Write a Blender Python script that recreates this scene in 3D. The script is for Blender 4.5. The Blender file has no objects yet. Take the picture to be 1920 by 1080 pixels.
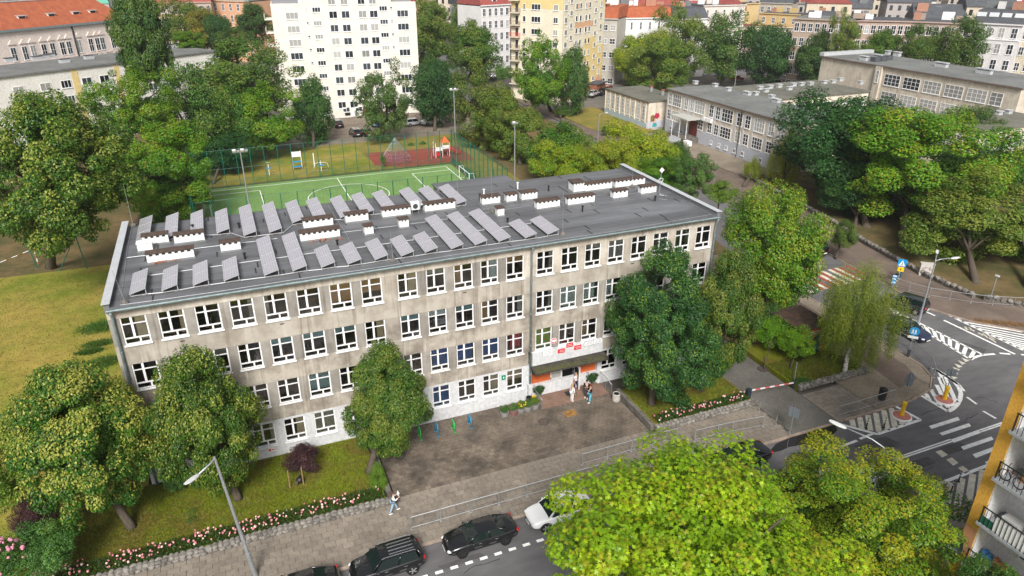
import bpy, math, random
import numpy as np
from mathutils import Vector, Matrix, Euler
R = math.radians
SC = bpy.context.scene
COL = SC.collection
random.seed(7)

# ------------------------------------------------------------------ camera, world, sun, exposure
CX, CY, CZ = 8.052, -45.098, 33.358
YAW, PITCH, FPX = R(22.277), R(25.176), 1331.0
cam = bpy.data.objects.new('camera', bpy.data.cameras.new('camera'))
COL.objects.link(cam)
cam.location = (CX, CY, CZ)
cam.rotation_euler = (R(90) - PITCH, 0, -YAW)
cam.data.sensor_width = 36.0
cam.data.lens = FPX / 1920 * 36.0
cam.data.clip_start = 0.5
cam.data.clip_end = 6000
SC.camera = cam

SUN_EL, SUN_AZ = R(42), R(-160)     # azimuth from +Y, clockwise: veiled sun behind the camera, to its left
W = bpy.data.worlds.new('World'); SC.world = W; W.use_nodes = True
nt = W.node_tree; nt.nodes.clear()
sky = nt.nodes.new('ShaderNodeTexSky'); sky.sky_type = 'NISHITA'; sky.sun_disc = False
sky.sun_elevation = SUN_EL; sky.sun_rotation = SUN_AZ
sky.air_density = 1.0; sky.dust_density = 4.0; sky.ozone_density = 1.0
hs = nt.nodes.new('ShaderNodeHueSaturation'); hs.inputs['Saturation'].default_value = 0.22   # bright cloud cover
hs.inputs['Value'].default_value = 1.0
bg = nt.nodes.new('ShaderNodeBackground'); bg.inputs['Strength'].default_value = 0.105
wo = nt.nodes.new('ShaderNodeOutputWorld')
nt.links.new(sky.outputs[0], hs.inputs['Color']); nt.links.new(hs.outputs[0], bg.inputs['Color'])
nt.links.new(bg.outputs[0], wo.inputs['Surface'])
sl = bpy.data.lights.new('sun', 'SUN'); sl.energy = 3.5; sl.angle = R(17); sl.color = (1.0, 0.96, 0.90)
so = bpy.data.objects.new('sun', sl); COL.objects.link(so); so.location = (0, 0, 200)
sd = Vector((math.sin(SUN_AZ) * math.cos(SUN_EL), math.cos(SUN_AZ) * math.cos(SUN_EL), math.sin(SUN_EL)))
so.rotation_euler = (-sd).to_track_quat('-Z', 'Y').to_euler()
SC.view_settings.view_transform = 'Standard'; SC.view_settings.look = 'None'
SC.view_settings.gamma = 1.0; SC.view_settings.use_curve_mapping = False
SC.view_settings.exposure = 0.32
SC.render.engine = 'CYCLES'
SC.cycles.max_bounces = 6; SC.cycles.diffuse_bounces = 3; SC.cycles.glossy_bounces = 3
SC.cycles.transmission_bounces = 4; SC.cycles.transparent_max_bounces = 8
SC.cycles.caustics_reflective = False; SC.cycles.caustics_refractive = False

# ------------------------------------------------------------------ where things stand (survey helpers)
_sy, _cy, _sp, _cp = math.sin(YAW), math.cos(YAW), math.sin(PITCH), math.cos(PITCH)
_F = (_sy*_cp, _cy*_cp, -_sp); _R = (_cy, -_sy, 0); _U = (_sy*_sp, _cy*_sp, _cp)
def ray(px, py):
    a = (px - 960) / FPX; b = (540 - py) / FPX
    return tuple(_F[i] + a*_R[i] + b*_U[i] for i in range(3))
def gp(px, py, z=0.0):
    "photo point on the horizontal plane z -> (x, y)"
    d = ray(px, py); t = (z - CZ) / d[2]
    return (CX + t*d[0], CY + t*d[1])
def fp(px, py, y):
    "photo point on the vertical plane y -> (x, z)"
    d = ray(px, py); t = (y - CY) / d[1]
    return (CX + t*d[0], CZ + t*d[2])
def pr(x, y, z):
    d = (x-CX, y-CY, z-CZ); w = sum(d[i]*_F[i] for i in range(3))
    return (960 + FPX*sum(d[i]*_R[i] for i in range(3))/w, 540 - FPX*sum(d[i]*_U[i] for i in range(3))/w, w)

# ------------------------------------------------------------------ materials
MATS = {}
def mat(name, col, rough=0.85, spec=0.3, metal=0.0, vary=0.0, scale=1.0, col2=None, bump=0.0, bscale=None,
        detail=4.0, objvary=0.0, coat=0.0, stretch=None, lo=0.35, hi=0.65):
    "procedural material: base colour broken up by world-space noise; objvary shifts value per object"
    if name in MATS: return MATS[name]
    m = bpy.data.materials.new(name); m.use_nodes = True
    n = m.node_tree.nodes; l = m.node_tree.links
    p = n['Principled BSDF']
    p.inputs['Base Color'].default_value = (*col, 1)
    p.inputs['Roughness'].default_value = rough
    p.inputs['Specular IOR Level'].default_value = spec
    p.inputs['Metallic'].default_value = metal
    if coat: p.inputs['Coat Weight'].default_value = coat; p.inputs['Coat Roughness'].default_value = 0.04
    src = None
    if col2 is not None or vary or bump:
        g = n.new('ShaderNodeNewGeometry')
        vec = g.outputs['Position']
        if stretch:
            mp = n.new('ShaderNodeMapping'); mp.inputs['Scale'].default_value = stretch
            l.new(vec, mp.inputs['Vector']); vec = mp.outputs[0]
    if col2 is not None or vary:
        nz = n.new('ShaderNodeTexNoise'); nz.inputs['Scale'].default_value = scale
        nz.inputs['Detail'].default_value = detail; nz.inputs['Roughness'].default_value = 0.6
        l.new(vec, nz.inputs['Vector'])
        cr = n.new('ShaderNodeValToRGB')
        c2 = col2 if col2 is not None else tuple(max(0, c*(1-vary)) for c in col)
        c1 = col if col2 is not None else tuple(min(1, c*(1+vary)) for c in col)
        cr.color_ramp.elements[0].position = lo; cr.color_ramp.elements[1].position = hi
        cr.color_ramp.elements[0].color = (*c2, 1); cr.color_ramp.elements[1].color = (*c1, 1)
        l.new(nz.outputs['Fac'], cr.inputs[0]); src = cr.outputs[0]
        # a finer second layer of wear
        n2 = n.new('ShaderNodeTexNoise'); n2.inputs['Scale'].default_value = scale*7.3; n2.inputs['Detail'].default_value = 3
        l.new(vec, n2.inputs['Vector'])
        mr = n.new('ShaderNodeMapRange'); mr.inputs[1].default_value = .3; mr.inputs[2].default_value = .7
        mr.inputs[3].default_value = 0.86; mr.inputs[4].default_value = 1.12
        l.new(n2.outputs['Fac'], mr.inputs[0])
        mx = n.new('ShaderNodeMix'); mx.data_type = 'RGBA'; mx.blend_type = 'MULTIPLY'; mx.inputs[0].default_value = 1
        l.new(src, mx.inputs[6]); l.new(mr.outputs[0], mx.inputs[7]); src = mx.outputs[2]
    if objvary:
        oi = n.new('ShaderNodeObjectInfo'); mr = n.new('ShaderNodeMapRange')
        mr.inputs[3].default_value = 1-objvary; mr.inputs[4].default_value = 1+objvary
        l.new(oi.outputs['Random'], mr.inputs[0])
        mx = n.new('ShaderNodeMix'); mx.data_type = 'RGBA'; mx.blend_type = 'MULTIPLY'; mx.inputs[0].default_value = 1
        if src: l.new(src, mx.inputs[6])
        else: mx.inputs[6].default_value = (*col, 1)
        l.new(mr.outputs[0], mx.inputs[7]); src = mx.outputs[2]
    if src: l.new(src, p.inputs['Base Color'])
    if bump:
        bn = n.new('ShaderNodeTexNoise'); bn.inputs['Scale'].default_value = bscale or scale*6; bn.inputs['Detail'].default_value = 4
        l.new(vec, bn.inputs['Vector'])
        bp = n.new('ShaderNodeBump'); bp.inputs['Strength'].default_value = bump; bp.inputs['Distance'].default_value = 0.03
        l.new(bn.outputs['Fac'], bp.inputs['Height']); l.new(bp.outputs[0], p.inputs['Normal'])
    MATS[name] = m
    return m

def glass_mat(name, tint=(0.55, 0.6, 0.6), base=0.06):
    "thin window glass: sharp sky reflection over a tinted see-through pane"
    if name in MATS: return MATS[name]
    m = bpy.data.materials.new(name); m.use_nodes = True
    n = m.node_tree.nodes; l = m.node_tree.links; n.remove(n['Principled BSDF'])
    t = n.new('ShaderNodeBsdfTransparent'); t.inputs[0].default_value = (*tint, 1)
    g = n.new('ShaderNodeBsdfGlossy'); g.inputs['Roughness'].default_value = 0.02; g.inputs[0].default_value = (.95, .97, 1, 1)
    fr = n.new('ShaderNodeFresnel'); fr.inputs[0].default_value = 1.5
    ad = n.new('ShaderNodeMath'); ad.operation = 'ADD'; ad.inputs[1].default_value = base
    mx = n.new('ShaderNodeMixShader')
    l.new(fr.outputs[0], ad.inputs[0]); l.new(ad.outputs[0], mx.inputs[0])
    l.new(t.outputs[0], mx.inputs[1]); l.new(g.outputs[0], mx.inputs[2]); l.new(mx.outputs[0], n['Material Output'].inputs[0])
    MATS[name] = m
    return m

def leaf_mat(name, trans=0.3, hue=0.02, value=0.12, rough=0.5):
    if name in MATS: return MATS[name]
    m = bpy.data.materials.new(name); m.use_nodes = True
    n = m.node_tree.nodes; l = m.node_tree.links
    p = n['Principled BSDF']; p.inputs['Roughness'].default_value = rough; p.inputs['Specular IOR Level'].default_value = 0.35
    a = n.new('ShaderNodeAttribute'); a.attribute_name = 'leaf'
    oi = n.new('ShaderNodeObjectInfo')
    hsv = n.new('ShaderNodeHueSaturation')
    m1 = n.new('ShaderNodeMapRange'); m1.inputs[3].default_value = 0.5-hue; m1.inputs[4].default_value = 0.5+hue
    m2 = n.new('ShaderNodeMapRange'); m2.inputs[3].default_value = 1-value; m2.inputs[4].default_value = 1+value
    ml = n.new('ShaderNodeMath'); ml.operation = 'MULTIPLY'; ml.inputs[1].default_value = 7.31
    fr = n.new('ShaderNodeMath'); fr.operation = 'FRACT'
    l.new(oi.outputs['Random'], m1.inputs[0]); l.new(oi.outputs['Random'], ml.inputs[0]); l.new(ml.outputs[0], fr.inputs[0])
    l.new(fr.outputs[0], m2.inputs[0])
    l.new(m1.outputs[0], hsv.inputs['Hue']); l.new(m2.outputs[0], hsv.inputs['Value']); l.new(a.outputs['Color'], hsv.inputs['Color'])
    tr = n.new('ShaderNodeBsdfTranslucent')
    l.new(hsv.outputs[0], p.inputs['Base Color']); l.new(hsv.outputs[0], tr.inputs[0])
    mx = n.new('ShaderNodeMixShader'); mx.inputs[0].default_value = trans
    l.new(p.outputs[0], mx.inputs[1]); l.new(tr.outputs[0], mx.inputs[2]); l.new(mx.outputs[0], n['Material Output'].inputs[0])
    MATS[name] = m
    return m

# ------------------------------------------------------------------ mesh builder
class MB:
    def __init__(s): s.v = []; s.f = []; s.m = []
    def add(s, vs, fs, mi=0):
        b = len(s.v); s.v.extend([tuple(v) for v in vs]); s.f.extend([tuple(i+b for i in f) for f in fs]); s.m.extend([mi]*len(fs)); return s
    def quad(s, a, b, c, d, mi=0): return s.add([a, b, c, d], [(0, 1, 2, 3)], mi)
    def box(s, x0, x1, y0, y1, z0, z1, mi=0):
        return s.add([(x0,y0,z0),(x1,y0,z0),(x1,y1,z0),(x0,y1,z0),(x0,y0,z1),(x1,y0,z1),(x1,y1,z1),(x0,y1,z1)],
                     [(3,2,1,0),(4,5,6,7),(0,1,5,4),(1,2,6,5),(2,3,7,6),(3,0,4,7)], mi)
    def obox(s, c, size, rz=0, mi=0, tilt=None):
        M = Matrix.Rotation(rz, 3, 'Z')
        if tilt is not None: M = M @ tilt
        hx, hy, hz = size[0]/2, size[1]/2, size[2]/2
        vs = [Vector(c) + M @ Vector((a*hx, b*hy, d*hz)) for d in (-1, 1) for a, b in ((-1,-1),(1,-1),(1,1),(-1,1))]
        return s.add(vs, [(3,2,1,0),(4,5,6,7),(0,1,5,4),(1,2,6,5),(2,3,7,6),(3,0,4,7)], mi)
    def prism(s, pts, z0, z1, mi=0):
        n = len(pts)
        a = sum(pts[i][0]*pts[(i+1)%n][1]-pts[(i+1)%n][0]*pts[i][1] for i in range(n))
        if a < 0: pts = pts[::-1]
        vs = [(p[0],p[1],z0) for p in pts] + [(p[0],p[1],z1) for p in pts]
        fs = [tuple(range(n-1,-1,-1)), tuple(range(n,2*n))] + [(i,(i+1)%n,n+(i+1)%n,n+i) for i in range(n)]
        return s.add(vs, fs, mi)
    def cyl(s, p0, p1, r0, r1=None, n=8, mi=0, caps=True):
        r1 = r0 if r1 is None else r1
        p0 = Vector(p0); p1 = Vector(p1); d = (p1-p0)
        if d.length < 1e-6: return s
        d.normalize(); u = d.orthogonal().normalized(); w = d.cross(u)
        vs = []
        for p, r in ((p0, r0), (p1, r1)):
            for i in range(n):
                a = 2*math.pi*i/n; vs.append(p + u*(r*math.cos(a)) + w*(r*math.sin(a)))
        fs = [(i,(i+1)%n,n+(i+1)%n,n+i) for i in range(n)]
        if caps: fs += [tuple(range(n-1,-1,-1)), tuple(range(n,2*n))]
        return s.add(vs, fs, mi)
    def tube(s, pts, r, n=6, mi=0):
        rs = r if isinstance(r, (list, tuple)) else [r]*len(pts)
        pts = [Vector(p) for p in pts]; vs = []; k = len(pts)
        u = None
        for i, p in enumerate(pts):
            d = (pts[min(i+1,k-1)] - pts[max(i-1,0)]).normalized()
            if u is None: u = d.orthogonal().normalized()
            else:
                u = (u - d*u.dot(d)); u = u.normalized() if u.length > 1e-5 else d.orthogonal().normalized()
            w = d.cross(u)
            for j in range(n):
                a = 2*math.pi*j/n; vs.append(p + (u*math.cos(a) + w*math.sin(a))*rs[i])
        fs = [(i*n+j, i*n+(j+1)%n, (i+1)*n+(j+1)%n, (i+1)*n+j) for i in range(k-1) for j in range(n)]
        fs += [tuple(range(n-1,-1,-1)), tuple(range((k-1)*n, k*n))]
        return s.add(vs, fs, mi)
    def lathe(s, c, prof, n=16, mi=0):
        vs = []; k = len(prof)
        for r, z in prof:
            for j in range(n):
                a = 2*math.pi*j/n; vs.append((c[0]+r*math.cos(a), c[1]+r*math.sin(a), c[2]+z))
        fs = [(i*n+j, i*n+(j+1)%n, (i+1)*n+(j+1)%n, (i+1)*n+j) for i in range(k-1) for j in range(n)]
        fs += [tuple(range(n-1,-1,-1)), tuple(range((k-1)*n, k*n))]
        return s.add(vs, fs, mi)
    def ball(s, c, r, n=10, k=6, mi=0, jit=0, rnd=random):
        rx, ry, rz = r if isinstance(r, (list, tuple)) else (r, r, r)
        vs = [(c[0], c[1], c[2]+rz)]
        for i in range(1, k):
            t = math.pi*i/k
            for j in range(n):
                a = 2*math.pi*j/n; q = 1 + rnd.uniform(-jit, jit)
                vs.append((c[0]+rx*q*math.sin(t)*math.cos(a), c[1]+ry*q*math.sin(t)*math.sin(a), c[2]+rz*q*math.cos(t)))
        vs.append((c[0], c[1], c[2]-rz)); e = len(vs)-1
        fs = [(0, 1+j, 1+(j+1)%n) for j in range(n)]
        fs += [(1+i*n+j, 1+(i+1)*n+j, 1+(i+1)*n+(j+1)%n, 1+i*n+(j+1)%n) for i in range(k-2) for j in range(n)]
        fs += [(e, 1+(k-2)*n+(j+1)%n, 1+(k-2)*n+j) for j in range(n)]
        return s.add(vs, fs, mi)
    def mesh(s, name, mats, smooth=False):
        me = bpy.data.meshes.new(name); me.from_pydata(s.v, [], s.f)
        for m in (mats if isinstance(mats, (list, tuple)) else [mats]): me.materials.append(m)
        if any(s.m): me.polygons.foreach_set('material_index', s.m)
        if smooth: me.polygons.foreach_set('use_smooth', [True]*len(s.f))
        me.update(); return me
    def build(s, name, mats, parent=None, smooth=False, loc=None, rz=0, kind=None):
        return inst(s.mesh(name, mats, smooth), name, parent, loc, rz, kind=kind)

def inst(me, name, parent=None, loc=None, rz=0, scale=None, kind=None):
    o = bpy.data.objects.new(name, me); COL.objects.link(o)
    if parent is not None: o.parent = parent
    if loc is not None: o.location = loc
    if rz: o.rotation_euler = (0, 0, rz)
    if scale is not None: o.scale = scale
    if kind: o['kind'] = kind
    return o
def tag(o, label=None, cat=None, group=None, kind=None):
    if label: o['label'] = label
    if cat: o['category'] = cat
    if group: o['group'] = group
    if kind: o['kind'] = kind
    return o
def thing(name, label, cat, loc=(0, 0, 0), rz=0, group=None):
    o = bpy.data.objects.new(name, None); COL.objects.link(o); o.empty_display_size = 0.2
    o.location = loc; o.rotation_euler = (0, 0, rz)
    return tag(o, label, cat, group)
def copy_tree(o, parent=None):
    c = o.copy(); COL.objects.link(c)
    if parent is not None: c.parent = parent
    for ch in o.children: copy_tree(ch, c)
    return c
ORD = ['first','second','third','fourth','fifth','sixth','seventh','eighth','ninth','tenth','eleventh','twelfth','thirteenth',
       'fourteenth','fifteenth','sixteenth','seventeenth','eighteenth','nineteenth','twentieth']
def lerp(a, b, t): return a + (b-a)*t
def lerp2(p, q, t): return (lerp(p[0], q[0], t), lerp(p[1], q[1], t))

# common materials
M_white = mat('white_paint', (.80, .80, .79), .45, .4, vary=.05, scale=2)
M_upvc = mat('white_upvc', (.80, .80, .81), .3, .45)
M_galv = mat('galvanised_steel', (.42, .44, .46), .45, .5, metal=.6, vary=.12, scale=3)
M_black = mat('black_plastic', (.015, .015, .017), .45, .4)
M_dark = mat('dark_metal', (.05, .052, .055), .5, .4)
M_glass = glass_mat('window_glass', (.97, .98, .98), .02)
M_pane = mat('dark_window_pane', (.035, .042, .05), .06, .6, objvary=.7)
M_pane_l = mat('curtained_window_pane', (.33, .33, .31), .12, .6, objvary=.35)
# ------------------------------------------------------------------ ground, roads, pavements
M_ground = mat('city_ground', (.17, .155, .13), .95, .1, col2=(.10, .095, .085), scale=.05)
M_lawn = mat('dry_lawn', (.30, .235, .055), .95, .1, col2=(.15, .185, .022), scale=.11, bump=.5, bscale=14, detail=6, lo=.38, hi=.60)
M_bed = mat('garden_grass', (.15, .18, .012), .95, .1, col2=(.15, .115, .025), scale=.35, bump=.6, bscale=14, detail=5, lo=.36, hi=.56)
M_litter = mat('leafy_dirt', (.165, .115, .055), .95, .1, col2=(.070, .072, .028), scale=.22, bump=.6, bscale=10, detail=6)
M_drygrass = mat('straw_grass', (.26, .20, .055), .95, .1, col2=(.14, .15, .03), scale=.16, bump=.4, bscale=8, detail=6)
M_asphalt = mat('asphalt', (.152, .147, .152), .85, .25, col2=(.116, .112, .116), scale=.28, stretch=(.35, 1, 1), bump=.25, bscale=40, detail=8)
M_concrete = mat('pavement_concrete', (.115, .104, .09), .9, .2, vary=.15, scale=.8)
M_slab = mat('paving_slab', (.26, .225, .185), .9, .2, col2=(.20, .172, .142), scale=.5, bump=.15, bscale=30, objvary=.13)
M_slab2 = mat('courtyard_slab', (.19, .155, .122), .9, .2, col2=(.080, .066, .054), scale=.5, bump=.25, bscale=18, objvary=.22, detail=7)
M_kerb = mat('kerb_stone', (.34, .27, .22), .9, .2, vary=.2, scale=2, objvary=.15)
M_mark = mat('road_paint', (.80, .80, .78), .7, .3, vary=.12, scale=3.0)
M_markc = mat('worn_cream_paint', (.60, .56, .46), .75, .3, vary=.18, scale=3.0)
M_red = mat('red_road_paint', (.30, .075, .055), .75, .3, vary=.2, scale=2.0)
M_stone = mat('field_stone', (.25, .235, .21), .9, .2, col2=(.13, .12, .11), scale=2.5, bump=.4, objvary=.25)
M_mortar = mat('wall_mortar', (.17, .155, .135), .95, .1, vary=.2, scale=3)
M_block = mat('old_concrete', (.20, .185, .165), .9, .15, col2=(.10, .09, .08), scale=1.2, bump=.3)
M_court = mat('artificial_turf', (.155, .265, .085), .9, .15, vary=.10, scale=.25)
M_rubber = mat('red_rubber_surface', (.26, .065, .05), .9, .1, vary=.12, scale=.6)

def brick_paving(name, c1, c2, cm, scale, rot=0.0, bw=.5, rh=.25, mortar=.02):
    m = bpy.data.materials.new(name); m.use_nodes = True
    n = m.node_tree.nodes; l = m.node_tree.links; p = n['Principled BSDF']; p.inputs['Roughness'].default_value = .9
    p.inputs['Specular IOR Level'].default_value = .2
    g = n.new('ShaderNodeNewGeometry'); mp = n.new('ShaderNodeMapping'); mp.inputs['Rotation'].default_value = (0, 0, rot)
    b = n.new('ShaderNodeTexBrick'); b.inputs['Scale'].default_value = scale; b.inputs['Brick Width'].default_value = bw
    b.inputs['Row Height'].default_value = rh; b.inputs['Mortar Size'].default_value = mortar; b.inputs['Mortar Smooth'].default_value = .4
    b.inputs['Color1'].default_value = (*c1, 1); b.inputs['Color2'].default_value = (*c2, 1); b.inputs['Mortar'].default_value = (*cm, 1)
    l.new(g.outputs['Position'], mp.inputs[0]); l.new(mp.outputs[0], b.inputs['Vector'])
    nz = n.new('ShaderNodeTexNoise'); nz.inputs['Scale'].default_value = .35; nz.inputs['Detail'].default_value = 6
    l.new(g.outputs['Position'], nz.inputs['Vector'])
    mr = n.new('ShaderNodeMapRange'); mr.inputs[1].default_value = .3; mr.inputs[2].default_value = .7; mr.inputs[3].default_value = .72; mr.inputs[4].default_value = 1.15
    l.new(nz.outputs['Fac'], mr.inputs[0])
    mx = n.new('ShaderNodeMix'); mx.data_type = 'RGBA'; mx.blend_type = 'MULTIPLY'; mx.inputs[0].default_value = 1
    l.new(b.outputs['Color'], mx.inputs[6]); l.new(mr.outputs[0], mx.inputs[7]); l.new(mx.outputs[2], p.inputs['Base Color'])
    bp = n.new('ShaderNodeBump'); bp.inputs['Strength'].default_value = .5; bp.inputs['Distance'].default_value = .02; bp.invert = True
    l.new(b.outputs['Fac'], bp.inputs['Height']); l.new(bp.outputs[0], p.inputs['Normal'])
    return m
M_drive = brick_paving('grey_block_paving', (.185, .175, .155), (.155, .147, .132), (.085, .08, .072), 1.0, 0, .28, .2, .014)
M_tanpave = brick_paving('tan_block_paving', (.30, .25, .195), (.26, .215, .165), (.16, .135, .105), 1.0, R(20), .42, .3, .014)
M_brnpave = brick_paving('brown_block_paving', (.20, .155, .125), (.17, .13, .108), (.11, .085, .07), 1.0, R(60), .3, .2, .012)
M_cobble = brick_paving('cobbled_yard', (.25, .205, .165), (.20, .165, .13), (.13, .105, .085), 1.0, R(12), .4, .3, .02)

def ground_slab(name, pts, z, m, bottom=-.6):
    o = MB().prism(pts, bottom, z).build(name, m); o['kind'] = 'structure'; return o

g = MB().quad((-1500, -1000, -.35), (1500, -1000, -.35), (1500, 2400, -.35), (-1500, 2400, -.35)).build('ground', M_ground); g['kind'] = 'structure'
road_pts = [(-90, -22.3), (-90, -12.3), (57.2, -12.2), (60.2, -11.6), (62.0, -10.3), (62.9, -8.6), (63.3, -5.5), (63.6, 0), (64.2, 20), (66.5, 125),
            (79, 200), (96, 262), (106, 258), (90, 200), (78, 125), (75.6, 20), (73.8, 5), (73.2, -.4), (74.5, -3.8), (77.7, -7.7), (84, -10.8), (150, -16), (150, -27), (84, -24.2), (64, -22.6)]
road = ground_slab('road', road_pts, -.12, M_asphalt)
far_street = ground_slab('far_street', [(79, 131), (96, 150), (112, 151), (150, 139), (260, 100), (262, 112), (155, 152), (116, 164), (92, 160), (78, 140)], -.11, M_asphalt)

lawn = ground_slab('playing_field', [(-70, -7.6), (-8, -7.6), (-8, .0), (-.6, .0), (-.6, 44.5), (-70, 47)], .0, M_lawn)
ground_slab('shaded_verge', [(-70, 47.05), (-.6, 44.55), (-.6, 120), (-70, 120)], -.02, M_litter)
ground_slab('school_yard', [(-.55, 15.7), (44.8, 15.7), (44.8, .0), (45.05, .0), (45.05, 47), (52, 47), (52, 94), (-.55, 94)], .005, M_drygrass)
ground_slab('pitch_surround', [(3.0, 45.9), (44.9, 45.9), (44.9, 73.0), (3.0, 73.0)], .02, M_litter)
pitch = ground_slab('sports_pitch', [(3.6, 46.4), (44.3, 46.4), (44.3, 72.0), (3.6, 72.0)], .05, M_court)
ground_slab('playground_surface', [(31.9, 76.3), (36, 73.4), (49.4, 73.4), (49.4, 84.0), (32.1, 85.0)], .04, M_rubber)
ground_slab('outdoor_gym_lawn', [(7, 73.3), (31.5, 73.4), (31.5, 92), (7, 90)], .03, M_lawn)
ground_slab('car_park', [(24, 94.1), (62, 94.1), (64, 118.5), (24, 118.5)], .0, M_cobble)
ground_slab('driveway_path', [(45.1, .0), (49.4, .0), (49.4, 60), (45.1, 46.9)], .01, M_drive)
ground_slab('linden_verge', [(52.1, 20), (64.0, 20), (67.8, 40), (73.3, 62), (75.8, 90), (76.8, 124), (64.2, 124), (64.2, 93.9), (52.1, 93.9)], -.015, M_litter)
ground_slab('verge', [(49.5, .05), (57.4, .05), (57.4, 19.9), (49.5, 19.9)], .02, M_litter)
ground_slab('east_pavement', [(75.8, 20), (74.0, 5), (73.4, -.4), (74.7, -3.9), (77.9, -7.9), (84.1, -11.0), (120, -13.6), (120, -11), (84, -6.6), (80.3, -1), (79.6, 5.6), (81.2, 15.4), (83.4, 24), (87, 45), (86, 62), (80, 88), (80, 126), (78.2, 126)], .0, M_brnpave)
ground_slab('embankment', [(80.6, -1), (84.2, -6.3), (120, -10.7), (130, 45.5), (87.3, 45.5), (83.8, 24), (81.6, 15.3), (79.9, 5.6)], .25, M_litter)
ground_slab('school_forecourt', [(87.2, 45.7), (94, 45.7), (94, 80.0), (82.9, 78), (86.3, 62)], .012, M_tanpave)
ground_slab('forecourt_lawn', [(83.2, 78.4), (92, 81.5), (92, 108), (80.3, 108), (80.2, 88)], .03, M_drygrass)
ground_slab('west_pavement', [(57.2, -11.95), (60.1, -11.4), (61.8, -10.15), (62.65, -8.5), (63.05, -5.5), (63.35, 0), (63.9, 19.95), (57.5, 19.95), (57.3, -3), (57.6, -7.6), (53.6, -7.6), (53.6, -11.98)], -.005, M_tanpave)
ground_slab('brown_path', [(57.9, -10.4), (60.6, -9.9), (61.5, -7.8), (61.7, -3), (61.9, 8), (59.4, 8), (59.2, -3), (58.4, -7.2)], .004, M_brnpave)
ground_slab('driveway', [(44.95, -11.97), (49.35, -11.97), (49.35, -.02), (44.95, -.02)], -.01, M_drive)
swk = ground_slab('sidewalk', [(-20, -12.05), (44.9, -12.05), (44.9, -7.95), (35.0, -7.95), (35.0, -7.4), (14.95, -7.4), (14.95, -7.95), (-20, -7.95)], -.035, M_concrete)
swk2 = ground_slab('corner_sidewalk', [(49.4, -12.05), (53.55, -12.05), (53.55, -7.9), (49.4, -7.9)], -.035, M_concrete)
court = ground_slab('courtyard', [(14.95, -7.38), (35.0, -7.38), (35.0, -.02), (14.95, -.02)], -.035, M_concrete)
ground_slab('opposite_sidewalk', [(-90, -27.5), (64, -27.5), (64, -22.75), (-90, -22.45)], .0, mat('opposite_slabs', (.25, .22, .185), .9, .2, vary=.2, scale=1.2, bump=.3))
ground_slab('opposite_lawn', [(-90, -70), (39.9, -70), (39.9, -27.6), (-90, -27.6)], .03, M_bed)
bed1 = ground_slab('front_garden', [(-8, -7.55), (14.3, -7.55), (14.3, -.02), (-8, -.02)], .24, M_bed)
bed2 = ground_slab('entrance_garden', [(35.45, -7.5), (44.7, -7.5), (44.7, -2.1), (35.45, -2.1)], .36, M_bed)
bed3 = ground_slab('corner_garden', [(49.7, -7.2), (57.0, -7.2), (57.0, -3.2), (53.6, -3.2), (53.6, 0), (49.7, 0)], .2, M_bed)
ground_slab('basement_pit', [(34.7, -2.05), (44.9, -2.05), (44.9, -.02), (34.7, -.02)], -.02, mat('dark_paving', (.06, .052, .045), .9, .2, vary=.2, scale=1))

# paving slabs: single pieces where the photograph lets you tell them apart
def slabs(parent, x0, x1, y0, y1, sx, sy, m, part_ok, name='paving_slab', gap=.03, top=.0, skip=None):
    proto = MB().box(-.5, .5, -.5, .5, -.035, 0).mesh(name, m)
    rest = MB(); cand = []
    ny = int(round((y1-y0)/sy)); nx = int((x1-x0)/sx) + 1
    for j in range(ny):
        for i in range(nx):
            off = (j % 2)*.5*sx
            a = x0 + i*sx - off; b = a + sx
            a = max(a, x0); b = min(b, x1)
            if b - a < .08: continue
            cx = (a+b)/2; cy = y0 + (j+.5)*sy
            if skip and skip(cx, cy): continue
            cand.append((cx, cy, b-a-gap, sy-gap))
    cand.sort(key=lambda c: (c[0]-CX)**2 + (c[1]-CY)**2 if part_ok(c[0], c[1]) else 1e9)
    rnd = random.Random(5)
    for k, (cx, cy, w, d) in enumerate(cand):
        z = top + rnd.uniform(-.008, .006)
        if k < 300 and part_ok(cx, cy):
            o = inst(proto, name, parent, (cx, cy, z), rnd.uniform(-.008, .008), (w, d, 1))
        else: rest.obox((cx, cy, z-.0175), (w, d, .035), rnd.uniform(-.008, .008))
    if rest.v: rest.build('paving', m, parent, kind='stuff')
def inview(x, y):
    px, py, w = pr(x, y, 0); return -20 < px < 1940 and py < 1100
slabs(swk, -19, 44.9, -12.05, -7.4, .72, .465, M_slab, lambda x, y: inview(x, y) and x < 30, skip=lambda x, y: y > -7.97 and not 14.95 < x < 35.0)
slabs(court, 14.95, 35.0, -7.38, -.03, .43, .35, M_slab2, lambda x, y: inview(x, y))
slabs(swk2, 49.4, 53.55, -12.05, -8.0, .8, .5, M_slab, lambda x, y: True)

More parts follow.
